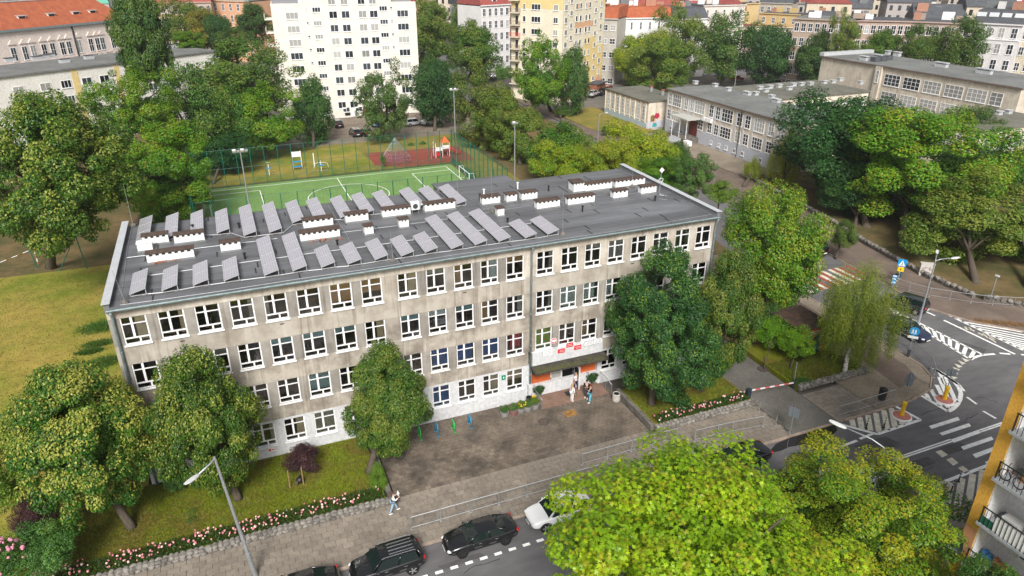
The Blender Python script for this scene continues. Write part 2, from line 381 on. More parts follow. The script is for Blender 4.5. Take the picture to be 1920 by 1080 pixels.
# kerb stones
def kerb(name, pts, step=1.0):
    k = bpy.data.objects.new(name, None); COL.objects.link(k); k['kind'] = 'structure'
    proto = MB().box(-.5, .5, -.07, .07, -.3, .0).mesh('kerb_stone', M_kerb)
    rnd = random.Random(3)
    for p, q in zip(pts, pts[1:]):
        L = math.dist(p, q); n = max(1, int(round(L/step))); a = math.atan2(q[1]-p[1], q[0]-p[0])
        for i in range(n):
            c = lerp2(p, q, (i+.5)/n)
            inst(proto, 'kerb_stone', k, (c[0], c[1], .012 + rnd.uniform(-.006, .006)), a, (L/n-.015, 1, 1))
    return k
kerb('kerb', [(-12, -12.16), (57.2, -12.1), (60.15, -11.5), (61.9, -10.22), (62.77, -8.55), (63.17, -5.5), (63.45, 0), (63.8, 10)], 1.0)
kerb('far_kerb', [(75.0, 16), (73.9, 5), (73.3, -.4), (74.6, -3.85), (77.8, -7.8), (84.1, -10.9), (96, -11.9)], 1.0)
kerb('opposite_kerb', [(30, -22.4), (64, -22.68)], 1.0)

# road markings, each a painted film on the asphalt
ZR = -.12
def mark_poly(pts, m=None, name='lane_marking', z=ZR):
    o = MB().prism(pts, z-.002, z+.005).build(name, m or M_mark, road); return o
def mark_px(pxs, m=None, name='lane_marking'): return mark_poly([gp(x, y, ZR) for x, y in pxs], m, name)
def line_w(p, q, w, m=None, name='lane_line', z=ZR):
    d = Vector((q[0]-p[0], q[1]-p[1])); n = Vector((-d.y, d.x)).normalized()*w/2
    return mark_poly([(p[0]+n.x, p[1]+n.y), (q[0]+n.x, q[1]+n.y), (q[0]-n.x, q[1]-n.y), (p[0]-n.x, p[1]-n.y)], m, name, z)
def line_px(a, b, w, m=None, name='lane_line'): return line_w(gp(*a, ZR), gp(*b, ZR), w, m, name)
def c4(x, y): return (1700 + x/2.4545, 640 + y/2.4545)
def c2(x, y): return (1640 + x/6.75, 560 + y/6.75)
d0 = gp(823.4, 1072.7, ZR); d1 = gp(986.6, 1020.6, ZR); stp = (d1[0]-d0[0])/6
for i in range(-3, 22):
    x = d0[0] + i*stp; y = lerp(d0[1], d1[1], i/6*.5)
    if x < 45: line_w((x-.24, y), (x+.24, y), .22, M_mark, 'lane_dash')
for a, b in (((1575, 838), (1607, 826)), ((1612, 823), (1637, 813)), ((1550, 848), (1562, 842))): line_px(a, b, .22, M_mark, 'lane_dash')
# hatched box by the kerb
for a, b in (((1567, 793), (1645, 814)), ((1645, 814), (1726, 787)), ((1726, 787), (1680, 762))): line_px(a, b, .26, M_mark, 'hatch_border')
for a, b in (((1597, 786), (1600, 800)), ((1612, 782), (1616, 804)), ((1627, 778), (1632, 807)), ((1642, 774), (1648, 810)), ((1657, 769), (1664, 806)), ((1671, 765), (1678, 801)), ((1687, 772), (1692, 796)), ((1702, 778), (1706, 791))):
    line_px(a, b, .42, M_markc, 'hatch_stripe')
# drop-shaped island
isl = [c4(*p) for p in ((125, 125), (185, 160), (220, 187), (240, 212), (250, 240), (246, 265), (234, 290), (212, 311), (190, 322))]
for a, b in zip(isl, isl[1:]): line_px(a, b, .34, M_mark, 'hatch_border')
line_px(isl[-1], c4(68, 250), .30, M_mark, 'hatch_border')
for a, b in (((150, 165), (205, 300)), ((175, 165), (228, 280)), ((138, 200), (190, 305)), ((112, 220), (155, 298)), ((88, 240), (105, 268))):
    line_px(c4(*a), c4(*b), .34, M_mark, 'hatch_stripe')
for bar in (((102, 390), (235, 348), (245, 362), (115, 403)), ((150, 422), (285, 377), (297, 390), (165, 433)), ((250, 485), (390, 438), (400, 452), (262, 500)), ((303, 520), (430, 475), (440, 490), (318, 537)), ((203, 452), (330, 407), (344, 420), (217, 467)), ((360, 555), (470, 515), (480, 530), (372, 571))):
    mark_px([c4(*p) for p in bar], M_mark, 'zebra_bar')
line_px(c4(-60, 540), c4(203, 451), .13); line_px(c4(-60, 550), c4(210, 460), .13)
line_px(c4(335, 409), c4(520, 347), .13); line_px(c4(343, 416), c4(520, 356), .13)
for a, b in (((242, 200), (265, 229)), ((277, 256), (322, 289)), ((352, 321), (411, 355))): line_px(c4(*a), c4(*b), .2, M_mark, 'lane_dash')
for bl in (((132, 508), (160, 500), (190, 522), (163, 534)), ((183, 544), (208, 535), (238, 560), (214, 572)), ((236, 582), (258, 573), (290, 597), (268, 610))):
    mark_px([c4(*p) for p in bl], M_markc, 'lane_dash')
line_px(c4(60, 689), c4(420, 553), .26)
for a, b in (((97, 697), (85, 800)), ((150, 672), (128, 802)), ((203, 650), (180, 780)), ((255, 630), (233, 757)), ((305, 610), (285, 740)), ((350, 592), (335, 720))):
    line_px(c4(*a), c4(*b), .42, M_markc, 'hatch_stripe')
# median of the cross street
line_px(c2(150, 98), c2(1375, 712), .22); line_px(c2(230, 170), c2(1218, 772), .22)
for i in range(11):
    t0 = .06 + i*.085
    a = lerp2((150, 98), (1375, 712), t0); b = lerp2((230, 170), (1218, 772), t0 + .075)
    line_px(c2(*a), c2(*b), .34, M_mark, 'hatch_stripe')
cv = [c2(*p) for p in ((1215, 772), (1260, 745), (1310, 727), (1365, 713), (1440, 705), (1520, 700))]
for a, b in zip(cv, cv[1:]): line_px(a, b, .26)
line_px(c2(1580, 690), c2(1715, 701), .24, M_mark, 'lane_dash'); line_px(c2(1855, 708), c2(1960, 716), .24, M_mark, 'lane_dash')
line_px(c2(875, 272), c2(1775, 702), .24); line_px(c2(650, 165), c2(765, 215), .22, M_mark, 'lane_dash')
line_px(c2(745, 880), c2(1060, 1085), .3); line_px(c2(820, 930), c2(890, 1085), .3, M_mark, 'hatch_stripe')
A = (1020, 250); ru = [(1020, 250), (1960, 326)]; rl = [(1020, 250), (1960, 690)]
line_px(c2(*A), c2(*ru[1]), .26); line_px(c2(*A), c2(*rl[1]), .26)
for k in range(1, 14):
    p = lerp2(rl[0], rl[1], k/11.0)
    e = (p[0]+760, p[1]+760*(.16 + .012*k))
    line_px(c2(*p), c2(*e), .24, M_mark, 'hatch_stripe')
for tx, ty in ((665, 72), (760, 118), (865, 168), (965, 217)):
    mark_px([c2(tx-42, ty-12), c2(tx+38, ty-10), c2(tx+2, ty+18)], M_markc, 'give_way_triangle')
for tx, ty in ((1150, 772), (1103, 806), (1060, 846), (1035, 888), (1012, 936), (1000, 990)):
    mark_px([c2(tx-52, ty-26), c2(tx+50, ty+10), c2(tx+2, ty+30)], M_markc, 'give_way_triangle')
# worn bicycle sign and arrow on the lane
for a, b, w in (((1135, 355), (1265, 412), .18), ((1150, 385), (1215, 372), .3), ((1310, 430), (1370, 465), .2), ((1365, 440), (1440, 500), .16), ((1440, 490), (1535, 555), .16), ((1420, 450), (1520, 520), .14)):
    line_px(c2(*a), c2(*b), w, M_markc, 'worn_lane_symbol')
# red and white raised crossing
for k in range(20):
    x = 64.0 + k*.53
    if k % 5 != 3: line_w((x, 7.2 + k*.03), (x, 11.0 + k*.03), .5, M_red if k % 2 else M_markc, 'crossing_stripe')
line_px((1528, 493), (1538, 499), .25)
# repairs and cracks in the asphalt
M_tar = mat('tar_crack', (.035, .034, .034), .8, .3); M_patch = mat('asphalt_repair', (.088, .085, .086), .85, .25, vary=.15, scale=1.5, bump=.2, bscale=40)
for pts_ in (((1600, 836), (1660, 818), (1690, 832), (1632, 852)), ((1760, 840), (1800, 828), (1818, 840), (1778, 853)), ((820, 1062), (900, 1036), (912, 1042), (832, 1068)), ((1800, 640), (1850, 655), (1840, 668), (1790, 652)), ((1700, 868), (1740, 856), (1756, 868), (1716, 881))):
    mark_poly([gp(x, y, ZR) for x, y in pts_], M_patch, 'asphalt_patch', ZR-.003)
rk = random.Random(55)
for (x, y), n_, sx_, sy_ in (((1728, 780), 9, 7, -2.2), ((1640, 846), 7, 8, -3), ((1830, 745), 8, 5, 3), ((1790, 800), 7, 6, -4), ((1700, 900), 9, 6, -2.5), ((870, 1075), 8, 9, -3), ((1760, 690), 7, 4, 5), ((1850, 630), 8, 7, 3)):
    q0 = gp(x, y, ZR)
    for i in range(n_):
        x += sx_*rk.uniform(.6, 1.4); y += sy_*rk.uniform(-.4, 2.2); q1 = gp(x, y, ZR); line_w(q0, q1, rk.uniform(.025, .06), M_tar, 'crack', ZR-.001); q0 = q1
# manholes, rusty plate, puddle
for (px, py, z, r, par) in ((1019, 791, 0, .38, court), (1430, 692, 0, .42, road), (750, 855, 0, .34, court)):
    x, y = gp(px, py, z)
    t = thing('manhole_cover', {1019: 'round brown manhole cover in the middle of the courtyard', 1430: 'round manhole cover in the grey block driveway', 750: 'round manhole cover by the linden at the courtyard corner'}[px], 'manhole cover', (x, y, z))
    MB().lathe((0, 0, 0), [(r+.06, -.03), (r+.06, .012), (r, .014), (r-.02, .008), (0.01, .008)], 20).build('rim', M_dark, t)
    mb = MB().lathe((0, 0, 0), [(r-.03, .0), (r-.03, .016), (.01, .017)], 20)
    mb.build('lid', mat('rusty_iron', (.10, .075, .06), .7, .4, vary=.3, scale=5), t)
x, y = gp(1069, 775)
t = thing('inspection_hatch', 'rusty orange square steel hatch set in the courtyard paving', 'hatch', (x, y, 0), .1)
M_rust = mat('rust', (.36, .20, .06), .85, .2, col2=(.20, .10, .035), scale=3, bump=.2)
MB().box(-.62, .62, -.5, .5, -.03, .012).build('frame', M_block, t); MB().box(-.52, .52, -.41, .41, -.02, .022).build('plate', M_rust, t)
MB().box(-.1, .1, -.02, .02, .022, .04).build('handle', M_dark, t)
puddle = mat('puddle_water', (.012, .011, .010), .03, .6)
pp = [gp(*p, ZR) for p in ((1500, 812), (1540, 800), (1566, 796), (1570, 806), (1556, 822), (1528, 830), (1505, 834), (1480, 838), (1462, 846), (1440, 850), (1455, 832))]
o = MB().prism(pp, ZR-.01, ZR+.006).build('puddle', puddle); o['kind'] = 'structure'

# stone retaining walls
def stone_wall(name, label, x0, x1, y, h, rows, seed, conc=None):
    t = thing(name, label, 'wall', (0, 0, 0)); rnd = random.Random(seed)
    MB().box(x0+.05, x1-.05, y-.13, y+.13, -.05, h-.06).build('core', M_mortar, t)
    protos = []
    for k in range(5):
        r2 = random.Random(seed*10+k); mb = MB().ball((0, 0, 0), (.5, .5, .5), 7, 5, jit=.18, rnd=r2)
        protos.append(mb.mesh('stone', M_stone))
    for r in range(rows):
        x = x0 + rnd.uniform(0, .15)
        while x < x1-.1:
            w = rnd.uniform(.26, .46); hh = h/rows
            for yy in ((y-.12,) if r < rows-1 else (y-.10, y+.12)):
                inst(rnd.choice(protos), 'stone', t, (x+w/2, yy+rnd.uniform(-.04, .04), hh*(r+.5)+rnd.uniform(-.03, .03)), rnd.uniform(-.3, .3), (w*1.1, rnd.uniform(.26, .36), hh*1.25))
            x += w
    return t
stone_wall('retaining_wall', 'low rubble stone wall edging the rose bed along the pavement', -7.5, 14.6, -7.72, .42, 2, 1)
stone_wall('retaining_wall', 'low rubble stone wall in front of the entrance garden', 35.3, 44.8, -7.72, .5, 2, 2)
stone_wall('retaining_wall', 'short rubble stone wall under the weeping birch', 49.6, 57.2, -7.4, .5, 2, 3)
def block_wall(label, x, y0, y1, h, w=.34):
    t = thing('garden_wall', label, 'wall', (x, 0, 0)); n = int((y1-y0)/1.3)
    for i in range(n):
        a = lerp(y0, y1, i/n); b = lerp(y0, y1, (i+1)/n)
        MB().box(-w/2, w/2, a+.01, b-.01, -.05, h + (.04 if i % 2 else 0)).build('block', M_block, t)
block_wall('dark concrete edging beside the left linden and courtyard', 14.62, -7.45, -.6, .4)
block_wall('dark concrete wall between the courtyard and entrance garden', 35.22, -7.5, -2.1, .5)
# low far wall along the street
pts = [(79.75, -.6), (79.75, 5.6), (81.4, 15.3), (83.6, 24), (87.1, 45)]
t = thing('roadside_wall', 'long low grey stone wall along the far pavement under trees', 'wall')
rnd = random.Random(9); protos = [MB().ball((0, 0, 0), (.5, .5, .5), 6, 4, jit=.2, rnd=random.Random(k)).mesh('stone', M_stone) for k in range(4)]
for p, q in zip(pts, pts[1:]):
    L = math.dist(p, q); a = math.atan2(q[1]-p[1], q[0]-p[0]); c = lerp2(p, q, .5)
    MB().obox((c[0], c[1], .25), (L, .34, .6), a).build('core', M_mortar, t)
    n = int(L/.62)
    for i in range(n):
        c = lerp2(p, q, (i+.5)/n); inst(protos[i % 4], 'stone', t, (c[0]-.1*math.sin(a), c[1], .5 + rnd.uniform(-.05, .05)), a, (L/n*1.08, .55, .5))
t = thing('roadside_wall', 'low stone wall under the yellowish linden at the junction', 'wall')
pts = [(80.4, -1.2), (84.1, -6.4), (100, -9.0)]
for p, q in zip(pts, pts[1:]):
    L = math.dist(p, q); a = math.atan2(q[1]-p[1], q[0]-p[0]); c = lerp2(p, q, .5)
    MB().obox((c[0], c[1], .25), (L, .34, .6), a).build('core', M_mortar, t)
    n = int(L/.62)
    for i in range(n):
        c = lerp2(p, q, (i+.5)/n); inst(protos[i % 4], 'stone', t, (c[0], c[1]-.1, .5 + rnd.uniform(-.05, .05)), a, (L/n*1.08, .55, .5))
# ------------------------------------------------------------------ the school
def stucco(name, c1, c2, c3):
    m = bpy.data.materials.new(name); m.use_nodes = True
    n = m.node_tree.nodes; l = m.node_tree.links; p = n['Principled BSDF']; p.inputs['Roughness'].default_value = .95
    p.inputs['Specular IOR Level'].default_value = .12
    g = n.new('ShaderNodeNewGeometry')
    a = n.new('ShaderNodeTexNoise'); a.inputs['Scale'].default_value = .55; a.inputs['Detail'].default_value = 7; a.inputs['Roughness'].default_value = .65
    mp = n.new('ShaderNodeMapping'); mp.inputs['Scale'].default_value = (1.6, 1.6, .22)
    b = n.new('ShaderNodeTexNoise'); b.inputs['Scale'].default_value = 1.3; b.inputs['Detail'].default_value = 5
    l.new(g.outputs['Position'], a.inputs['Vector']); l.new(g.outputs['Position'], mp.inputs[0]); l.new(mp.outputs[0], b.inputs['Vector'])
    r = n.new('ShaderNodeValToRGB'); e = r.color_ramp.elements
    e[0].position = .40; e[0].color = (*c2, 1); e[1].position = .60; e[1].color = (*c1, 1)
    l.new(a.outputs['Fac'], r.inputs[0])
    r2 = n.new('ShaderNodeValToRGB'); e = r2.color_ramp.elements
    e[0].position = .56; e[0].color = (0, 0, 0, 1); e[1].position = .72; e[1].color = (.75, .75, .75, 1)
    l.new(b.outputs['Fac'], r2.inputs[0])
    mx = n.new('ShaderNodeMix'); mx.data_type = 'RGBA'; l.new(r2.outputs[0], mx.inputs[0]); l.new(r.outputs[0], mx.inputs[6]); mx.inputs[7].default_value = (*c3, 1)
    mp2 = n.new('ShaderNodeMapping'); mp2.inputs['Scale'].default_value = (2.6, 2.6, .12); mp2.inputs['Location'].default_value = (13, 5, 2)
    d = n.new('ShaderNodeTexNoise'); d.inputs['Scale'].default_value = 1.5; d.inputs['Detail'].default_value = 4
    l.new(g.outputs['Position'], mp2.inputs[0]); l.new(mp2.outputs[0], d.inputs['Vector'])
    r3 = n.new('ShaderNodeValToRGB'); e = r3.color_ramp.elements
    e[0].position = .57; e[0].color = (1, 1, 1, 1); e[1].position = .70; e[1].color = (.66, .63, .60, 1)
    l.new(d.outputs['Fac'], r3.inputs[0])
    mz = n.new('ShaderNodeMix'); mz.data_type = 'RGBA'; mz.blend_type = 'MULTIPLY'; mz.inputs[0].default_value = 1
    l.new(mx.outputs[2], mz.inputs[6]); l.new(r3.outputs[0], mz.inputs[7]); mx = mz
    oi = n.new('ShaderNodeObjectInfo'); mr = n.new('ShaderNodeMapRange'); mr.inputs[3].default_value = .82; mr.inputs[4].default_value = 1.12
    l.new(oi.outputs['Random'], mr.inputs[0])
    m2 = n.new('ShaderNodeMix'); m2.data_type = 'RGBA'; m2.blend_type = 'MULTIPLY'; m2.inputs[0].default_value = 1
    l.new(mx.outputs[2], m2.inputs[6]); l.new(mr.outputs[0], m2.inputs[7]); l.new(m2.outputs[2], p.inputs['Base Color'])
    bn = n.new('ShaderNodeTexNoise'); bn.inputs['Scale'].default_value = 30; bn.inputs['Detail'].default_value = 4
    l.new(g.outputs['Position'], bn.inputs['Vector'])
    bp = n.new('ShaderNodeBump'); bp.inputs['Strength'].default_value = .3; bp.inputs['Distance'].default_value = .02
    l.new(bn.outputs['Fac'], bp.inputs['Height']); l.new(bp.outputs[0], p.inputs['Normal'])
    return m
M_st = stucco('weathered_stucco', (.53, .485, .42), (.37, .325, .27), (.66, .62, .55))
M_st2 = stucco('sooty_stucco', (.42, .38, .325), (.23, .20, .17), (.56, .51, .44))
M_pier = stucco('grey_pier_render', (.33, .31, .28), (.235, .215, .19), (.40, .37, .33))
M_plinth = mat('white_plinth_paint', (.56, .565, .58), .8, .2, vary=.05, scale=.5, bump=.06)
M_felt = mat('roofing_felt', (.150, .155, .168), .5, .5, col2=(.088, .090, .096), scale=.3, stretch=(.3, 1.5, 1), objvary=.12, bump=.2, bscale=12)
M_coping = mat('sheet_metal_coping', (.62, .64, .66), .4, .4, metal=.35, vary=.06, scale=2)
M_patina = mat('weathered_zinc', (.23, .29, .30), .6, .4, metal=.2, vary=.2, scale=3)
M_cap = mat('chimney_cap', (.085, .06, .05), .9, .2, vary=.25, scale=4)
M_chim = mat('whitewashed_chimney', (.80, .80, .79), .85, .2, vary=.04, scale=2)
M_skirt = mat('felt_skirt', (.17, .18, .185), .8, .25, vary=.15, scale=2)
M_int = mat('room_interior', (.30, .25, .20), .9, .1, vary=.3, scale=.5)
M_desk = mat('desk_wood', (.33, .23, .13), .6, .3)
LX, WY, HR = 44.64, 15.4, 13.87
sch = thing('school_building', 'long four storey grey stucco school with solar racks on its flat dark roof', 'school', (0, 0, 0))
WINX = [(.31, 1.82), (2.43, 3.98), (4.58, 6.09), (6.67, 8.16), (8.78, 10.27), (10.9, 12.44), (13.08, 14.6), (15.22, 16.70), (17.8, 19.25), (19.89, 21.31),
        (21.96, 23.42), (24.03, 25.42), (26.06, 27.51), (28.55, 29.99), (30.62, 32.07), (32.67, 34.08), (34.72, 36.16), (36.81, 38.23), (38.84, 40.29), (40.93, 42.38), (42.98, 44.44)]
ZT = [3.13, 6.43, 9.73, 13.03]; WH = 1.9
XL, XR = -.3, 44.94
TH = .32
# bands of wall between the window rows
zb = [z - WH for z in ZT]
MB().box(XL, XR, 0, TH, -.5, zb[0]).build('plinth', M_plinth, sch)
MB().box(XL, 27.95, 0, TH, ZT[0]+.18, zb[1]).build('spandrel', M_st2, sch)
MB().box(XL, 27.95, 0, TH, ZT[0], ZT[0]+.178).build('plinth_band', M_plinth, sch)
MB().box(34.6, XR, 0, TH, ZT[0]+.18, zb[1]).build('spandrel', M_st2, sch)
MB().box(34.6, XR, 0, TH, ZT[0], ZT[0]+.178).build('plinth_band', M_plinth, sch)
MB().box(XL, XR, 0, TH, ZT[1], zb[2]).build('spandrel', M_st2, sch)
MB().box(XL, XR, 0, TH, ZT[2], zb[3]).build('spandrel', M_st, sch)
MB().box(XL, XR, 0, TH, ZT[3], HR-.25).build('spandrel', M_st, sch)
for k in range(4):
    xs = [XL] + [v for w in WINX for v in w] + [XR]
    for i in range(0, len(xs), 2):
        a, b = xs[i], xs[i+1]
        if k == 0 and b > 28.0 and a < 34.7:
            if a < 27.9: b = 27.95
            elif b > 34.6 and i//2 == 16: a = 34.6
            else: continue
        m = M_plinth if k == 0 else (M_pier if (b-a) < .9 else (M_st if k == 3 else M_st2))
        if k == 3 and 13 < (i//2): m = M_st
        MB().box(a+.001, b-.001, .006, TH, zb[k]+.001, ZT[k]-.001).build('pier', m, sch)
# other walls, floors and rooms behind the glass
MB().box(XL, XL+.3, TH+.002, WY-.3, -.5, HR+.28).build('side_wall', M_st, sch)
MB().box(XR-.3, XR, TH+.002, WY-.3, -.5, HR+.28).build('side_wall', M_st, sch)
MB().box(XL, XR, WY-.3, WY, -.5, HR-.2).build('rear_wall', M_st, sch)
inter = MB()
for z in (.2, 3.6, 6.9, 10.2): inter.box(XL+.35, XR-.35, TH+.01, WY-.35, z-.25, z)
inter.box(XL+.35, XR-.35, 6.2, 6.4, .2, HR-.4)
for x in (4.3, 8.5, 15.0, 17.3, 21.6, 27.9, 34.5, 40.6):
    for z0, z1 in ((.21, 3.34), (3.61, 6.64), (6.91, 9.94), (10.21, HR-.45)): inter.box(x-.08, x+.08, TH+.02, 6.19, z0, z1)
inter.build('rooms', M_int, sch)
dk = MB(); rnd = random.Random(4)
for z in (3.6, 6.9, 10.2):
    x = .8
    while x < 43.5:
        for y in (1.1, 2.5, 3.9):
            if rnd.random() < .8: dk.box(x, x+1.1, y, y+.5, z+.68, z+.73); dk.box(x+.08, x+.14, y+.05, y+.45, z, z+.68); dk.box(x+.96, x+1.02, y+.05, y+.45, z, z+.68)
        x += 1.75
dk.build('classroom_desks', M_desk, sch, kind='stuff')

# one window: frame, six panes, sill (a copy per opening)
def win_meshes(w, h):
    f = .058; mx = .42*w; tz = h*.74; bz = h*.22
    y0, y1 = .07, .14
    fr = MB()
    fr.box(0, f, y0, y1, 0, h); fr.box(w-f, w, y0, y1, 0, h); fr.box(f, w-f, y0, y1, 0, f); fr.box(f, w-f, y0, y1, h-f, h)
    fr.box(mx-.046, mx+.046, y0-.012, y1-.004, bz+.045, h-f)
    fr.box(f, w-f, y0-.01, y1-.006, bz-.045, bz+.0445)
    fr.box(f, mx-.047, y0-.008, y1-.006, tz-.032, tz+.032); fr.box(mx+.047, w-f, y0-.008, y1-.006, tz-.032, tz+.032)
    fr.box(.6*w-.034, .6*w+.034, y0-.008, y1-.006, f, bz-.046)
    panes = [(f, .6*w-.034, f, bz-.045), (.6*w+.034, w-f, f, bz-.045), (f, mx-.046, bz+.045, tz-.032), (mx+.046, w-f, bz+.045, tz-.032),
             (f, mx-.046, tz+.032, h-f), (mx+.046, w-f, tz+.032, h-f)]
    pm = []
    allp = MB()
    for a, b, c, d in panes:
        pm.append(MB().box(a, b, .10, .112, c, d).mesh('pane', M_glass)); allp.box(a, b, .10, .112, c, d)
    return fr.mesh('window', M_upvc), pm, allp.mesh('pane', M_glass)
wfr, wpn, wall_p = win_meshes(1.0, WH)
wsill = MB().box(-.04, 1.04, -.11, .065, -.09, -.002).mesh('window_sill', M_upvc)
BL = {'tan': (.36, .22, .10), 'teal': (.17, .30, .31), 'lteal': (.40, .50, .50), 'blue': (.02, .10, .32), 'red': (.42, .03, .06), 'green': (.25, .40, .03), 'grey': (.30, .30, .27), 'cream': (.5, .42, .28)}
def bmat(c): return mat('blind_'+c, BL[c], .8, .2, vary=.1, scale=2)
# (column, row): colour, fraction of the opening from the top, left/right share
BLIND = {(6, 3): ('tan', .75, 0, 1), (7, 3): ('tan', .55, 0, 1), (12, 3): ('tan', .25, 0, 1), (16, 3): ('grey', .9, 0, 1), (20, 3): ('cream', .9, 0, .4),
         (4, 2): ('teal', .25, 0, 1), (5, 2): ('teal', .25, 0, 1), (6, 2): ('teal', .26, 0, 1), (8, 2): ('teal', .25, 0, 1), (9, 2): ('lteal', .25, 0, 1), (10, 2): ('teal', .25, 0, 1),
         (14, 2): ('lteal', .95, 0, 1), (15, 2): ('lteal', .75, .1, .8), (7, 2): ('cream', .8, .6, 1), (12, 2): ('grey', .9, .7, 1),
         (9, 1): ('blue', .8, .1, 1), (10, 1): ('blue', .75, 0, .9), (11, 1): ('blue', .75, .0, 1), (12, 1): ('red', .7, .25, .9), (13, 1): ('green', .95, 0, 1), (8, 1): ('grey', .7, 0, .5),
         (5, 1): ('teal', .74, 0, 1), (5, 0): ('grey', .95, 0, 1), (6, 0): ('grey', .95, 0, 1), (4, 0): ('cream', .95, .6, 1), (9, 0): ('blue', .95, 0, 1), (12, 0): ('cream', .5, 0, 1), (16, 0): ('grey', .9, 0, 1)}
npane = 0
for k in (3, 2, 1, 0):
    for c, (a, b) in enumerate(WINX):
        if k == 0 and 13 <= c <= 15: continue
        w = b-a
        o = inst(wfr, 'window', sch, (a, 0, zb[k]), 0, (w, 1, 1))
        inst(wsill, 'window_sill', o)
        if npane < 294:
            for m in wpn: inst(m, 'pane', o)
            npane += 6
        else: inst(wall_p, 'pane', o, kind='stuff')
        if (c, k) in BLIND:
            col, fr, l, r = BLIND[(c, k)]
            mb = MB(); n = 9; z1 = WH-.05; z0 = z1 - fr*(WH-.1); x0 = .05+.9*l; x1 = .05+.9*r
            for i in range(n):
                xa = lerp(x0, x1, i/n); xb = lerp(x0, x1, (i+1)/n)
                mb.box(xa, xb, .20+(.02 if i % 2 else 0), .225+(.02 if i % 2 else 0), z0, z1)
            mb.build('blind', bmat(col), o)
rc = random.Random(31)
wins = [o for o in sch.children if o.name.startswith('window') and not any(c.name.startswith('blind') for c in o.children)]
for o in wins:
    if rc.random() < .55:
        col = rc.choice(['cream', 'grey', 'lteal', 'tan', 'cream', 'grey']); l_, r_ = rc.choice([(0, .18), (.8, 1), (0, .4), (.55, 1), (0, 1)]); fr = .93 if r_-l_ < .6 else rc.choice([.22, .25, .4])
        mb = MB(); z1 = WH-.05; z0 = z1 - fr*(WH-.1)
        for i in range(6):
            xa = .05+.9*lerp(l_, r_, i/6); xb = .05+.9*lerp(l_, r_, (i+1)/6); mb.box(xa, xb, .21+(.02 if i % 2 else 0), .235+(.02 if i % 2 else 0), z0, z1)
        mb.build('curtain', bmat(col), o)
# small dark vents under some sills
for x in (3.4, 9.6, 22.6, 36.9): MB().box(x, x+.28, -.012, .0, 10.72, 10.80).build('vent', M_dark, sch)

# roof deck of felt strips, parapet copings, gutter
MB().box(XL+.02, XR-.02, .0, WY-.02, HR-.24, HR-.02).build('roof_deck', M_felt, sch)
ns = 15
for i in range(ns):
    y0 = -.34 + i*(WY+.1)/ns; y1 = y0 + (WY+.1)/ns + .05
    s1 = HR + .004*(ns-i)
    MB().add([(XL+.3, y0, HR-.02), (XR-.3, y0, HR-.02), (XR-.3, y1, HR-.02), (XL+.3, y1, HR-.02), (XL+.3, y0, s1+.022), (XR-.3, y0, s1+.022), (XR-.3, y1, s1+.002), (XL+.3, y1, s1+.002)],
             [(3, 2, 1, 0), (4, 5, 6, 7), (0, 1, 5, 4), (1, 2, 6, 5), (2, 3, 7, 6), (3, 0, 4, 7)]).build('felt_strip', M_felt, sch)
jn = MB(); rnd = random.Random(8)
for i in range(ns):
    y0 = -.3 + i*(WY+.1)/ns; x = rnd.uniform(1, 7)
    while x < XR-1:
        jn.box(x, x+.1, y0, y0+.98, HR+.03, HR+.004*(ns-i)+.028); x += rnd.uniform(6.5, 9)
jn.build('felt_joint', mat('felt_joint_tar', (.035, .035, .037), .7, .3), sch, kind='stuff')
for xa, xb in ((-.36, .12), (LX-.12, LX+.36)):
    MB().box(xa+.08, xb-.08, -.3, WY, HR-.25, HR+.40).build('parapet', M_skirt, sch)
    n = 8
    for i in range(n):
        y0 = lerp(-.45, WY+.05, i/n); y1 = lerp(-.45, WY+.05, (i+1)/n)
        z = HR+.40 + (.006 if i % 2 else 0)
        MB().box(xa, xb, y0+.008, y1-.008, z, z+.035).build('coping_panel', M_coping, sch)
MB().box(XL+.3, XR-.3, -.28, .0, HR-.26, HR-.1).build('eave_board', M_st, sch)
g = MB(); n = 8
for i in range(n):
    a0 = math.pi + math.pi*i/n; a1 = math.pi + math.pi*(i+1)/n; r = .13
    p = [(-.42+r*math.cos(a), HR-.05+r*math.sin(a)) for a in (a0, a1)]
    g.quad((XL+.1, *p[0]), (XR-.1, *p[0]), (XR-.1, *p[1]), (XL+.1, *p[1]))
    g.quad((XL+.1, p[0][0]*1.0, p[0][1]+.012), (XL+.1, p[1][0], p[1][1]+.012), (XR-.1, p[1][0], p[1][1]+.012), (XR-.1, p[0][0], p[0][1]+.012))
g.cyl((XL+.1, -.55, HR-.04), (XR-.1, -.55, HR-.04), .025, n=6)
gut = g.build('gutter', M_patina, sch)
def downpipe(x, z0=.3):
    d = MB().tube([(x, -.40, HR-.16), (x, -.36, HR-.35), (x, -.17, HR-.75), (x, -.17, z0)], .085, 8)
    for z in (2.5, 5.2, 8.0, 10.8): d.cyl((x, -.17, z-.03), (x, -.17, z+.03), .10, n=8)
    d.build('downpipe', M_patina, sch, smooth=True)
downpipe(.02); downpipe(28.05, 1.6); downpipe(44.72)
MB().box(27.88, 28.2, -.3, -.002, -.02, 1.6).build('downpipe_boot', M_plinth, sch)

# rear stair tower roof standing behind the main roof
x0 = gp(820, 348, HR)[0]; x1 = gp(962, 336, HR)[0]
MB().box(x0, x1, WY+.005, WY+2.6, -.5, HR-.32).build('stair_tower', M_st, sch)
MB().box(x0-.15, x1+.15, WY+.006, WY+2.75, HR-.318, HR-.2).build('stair_tower_roof', M_felt, sch)

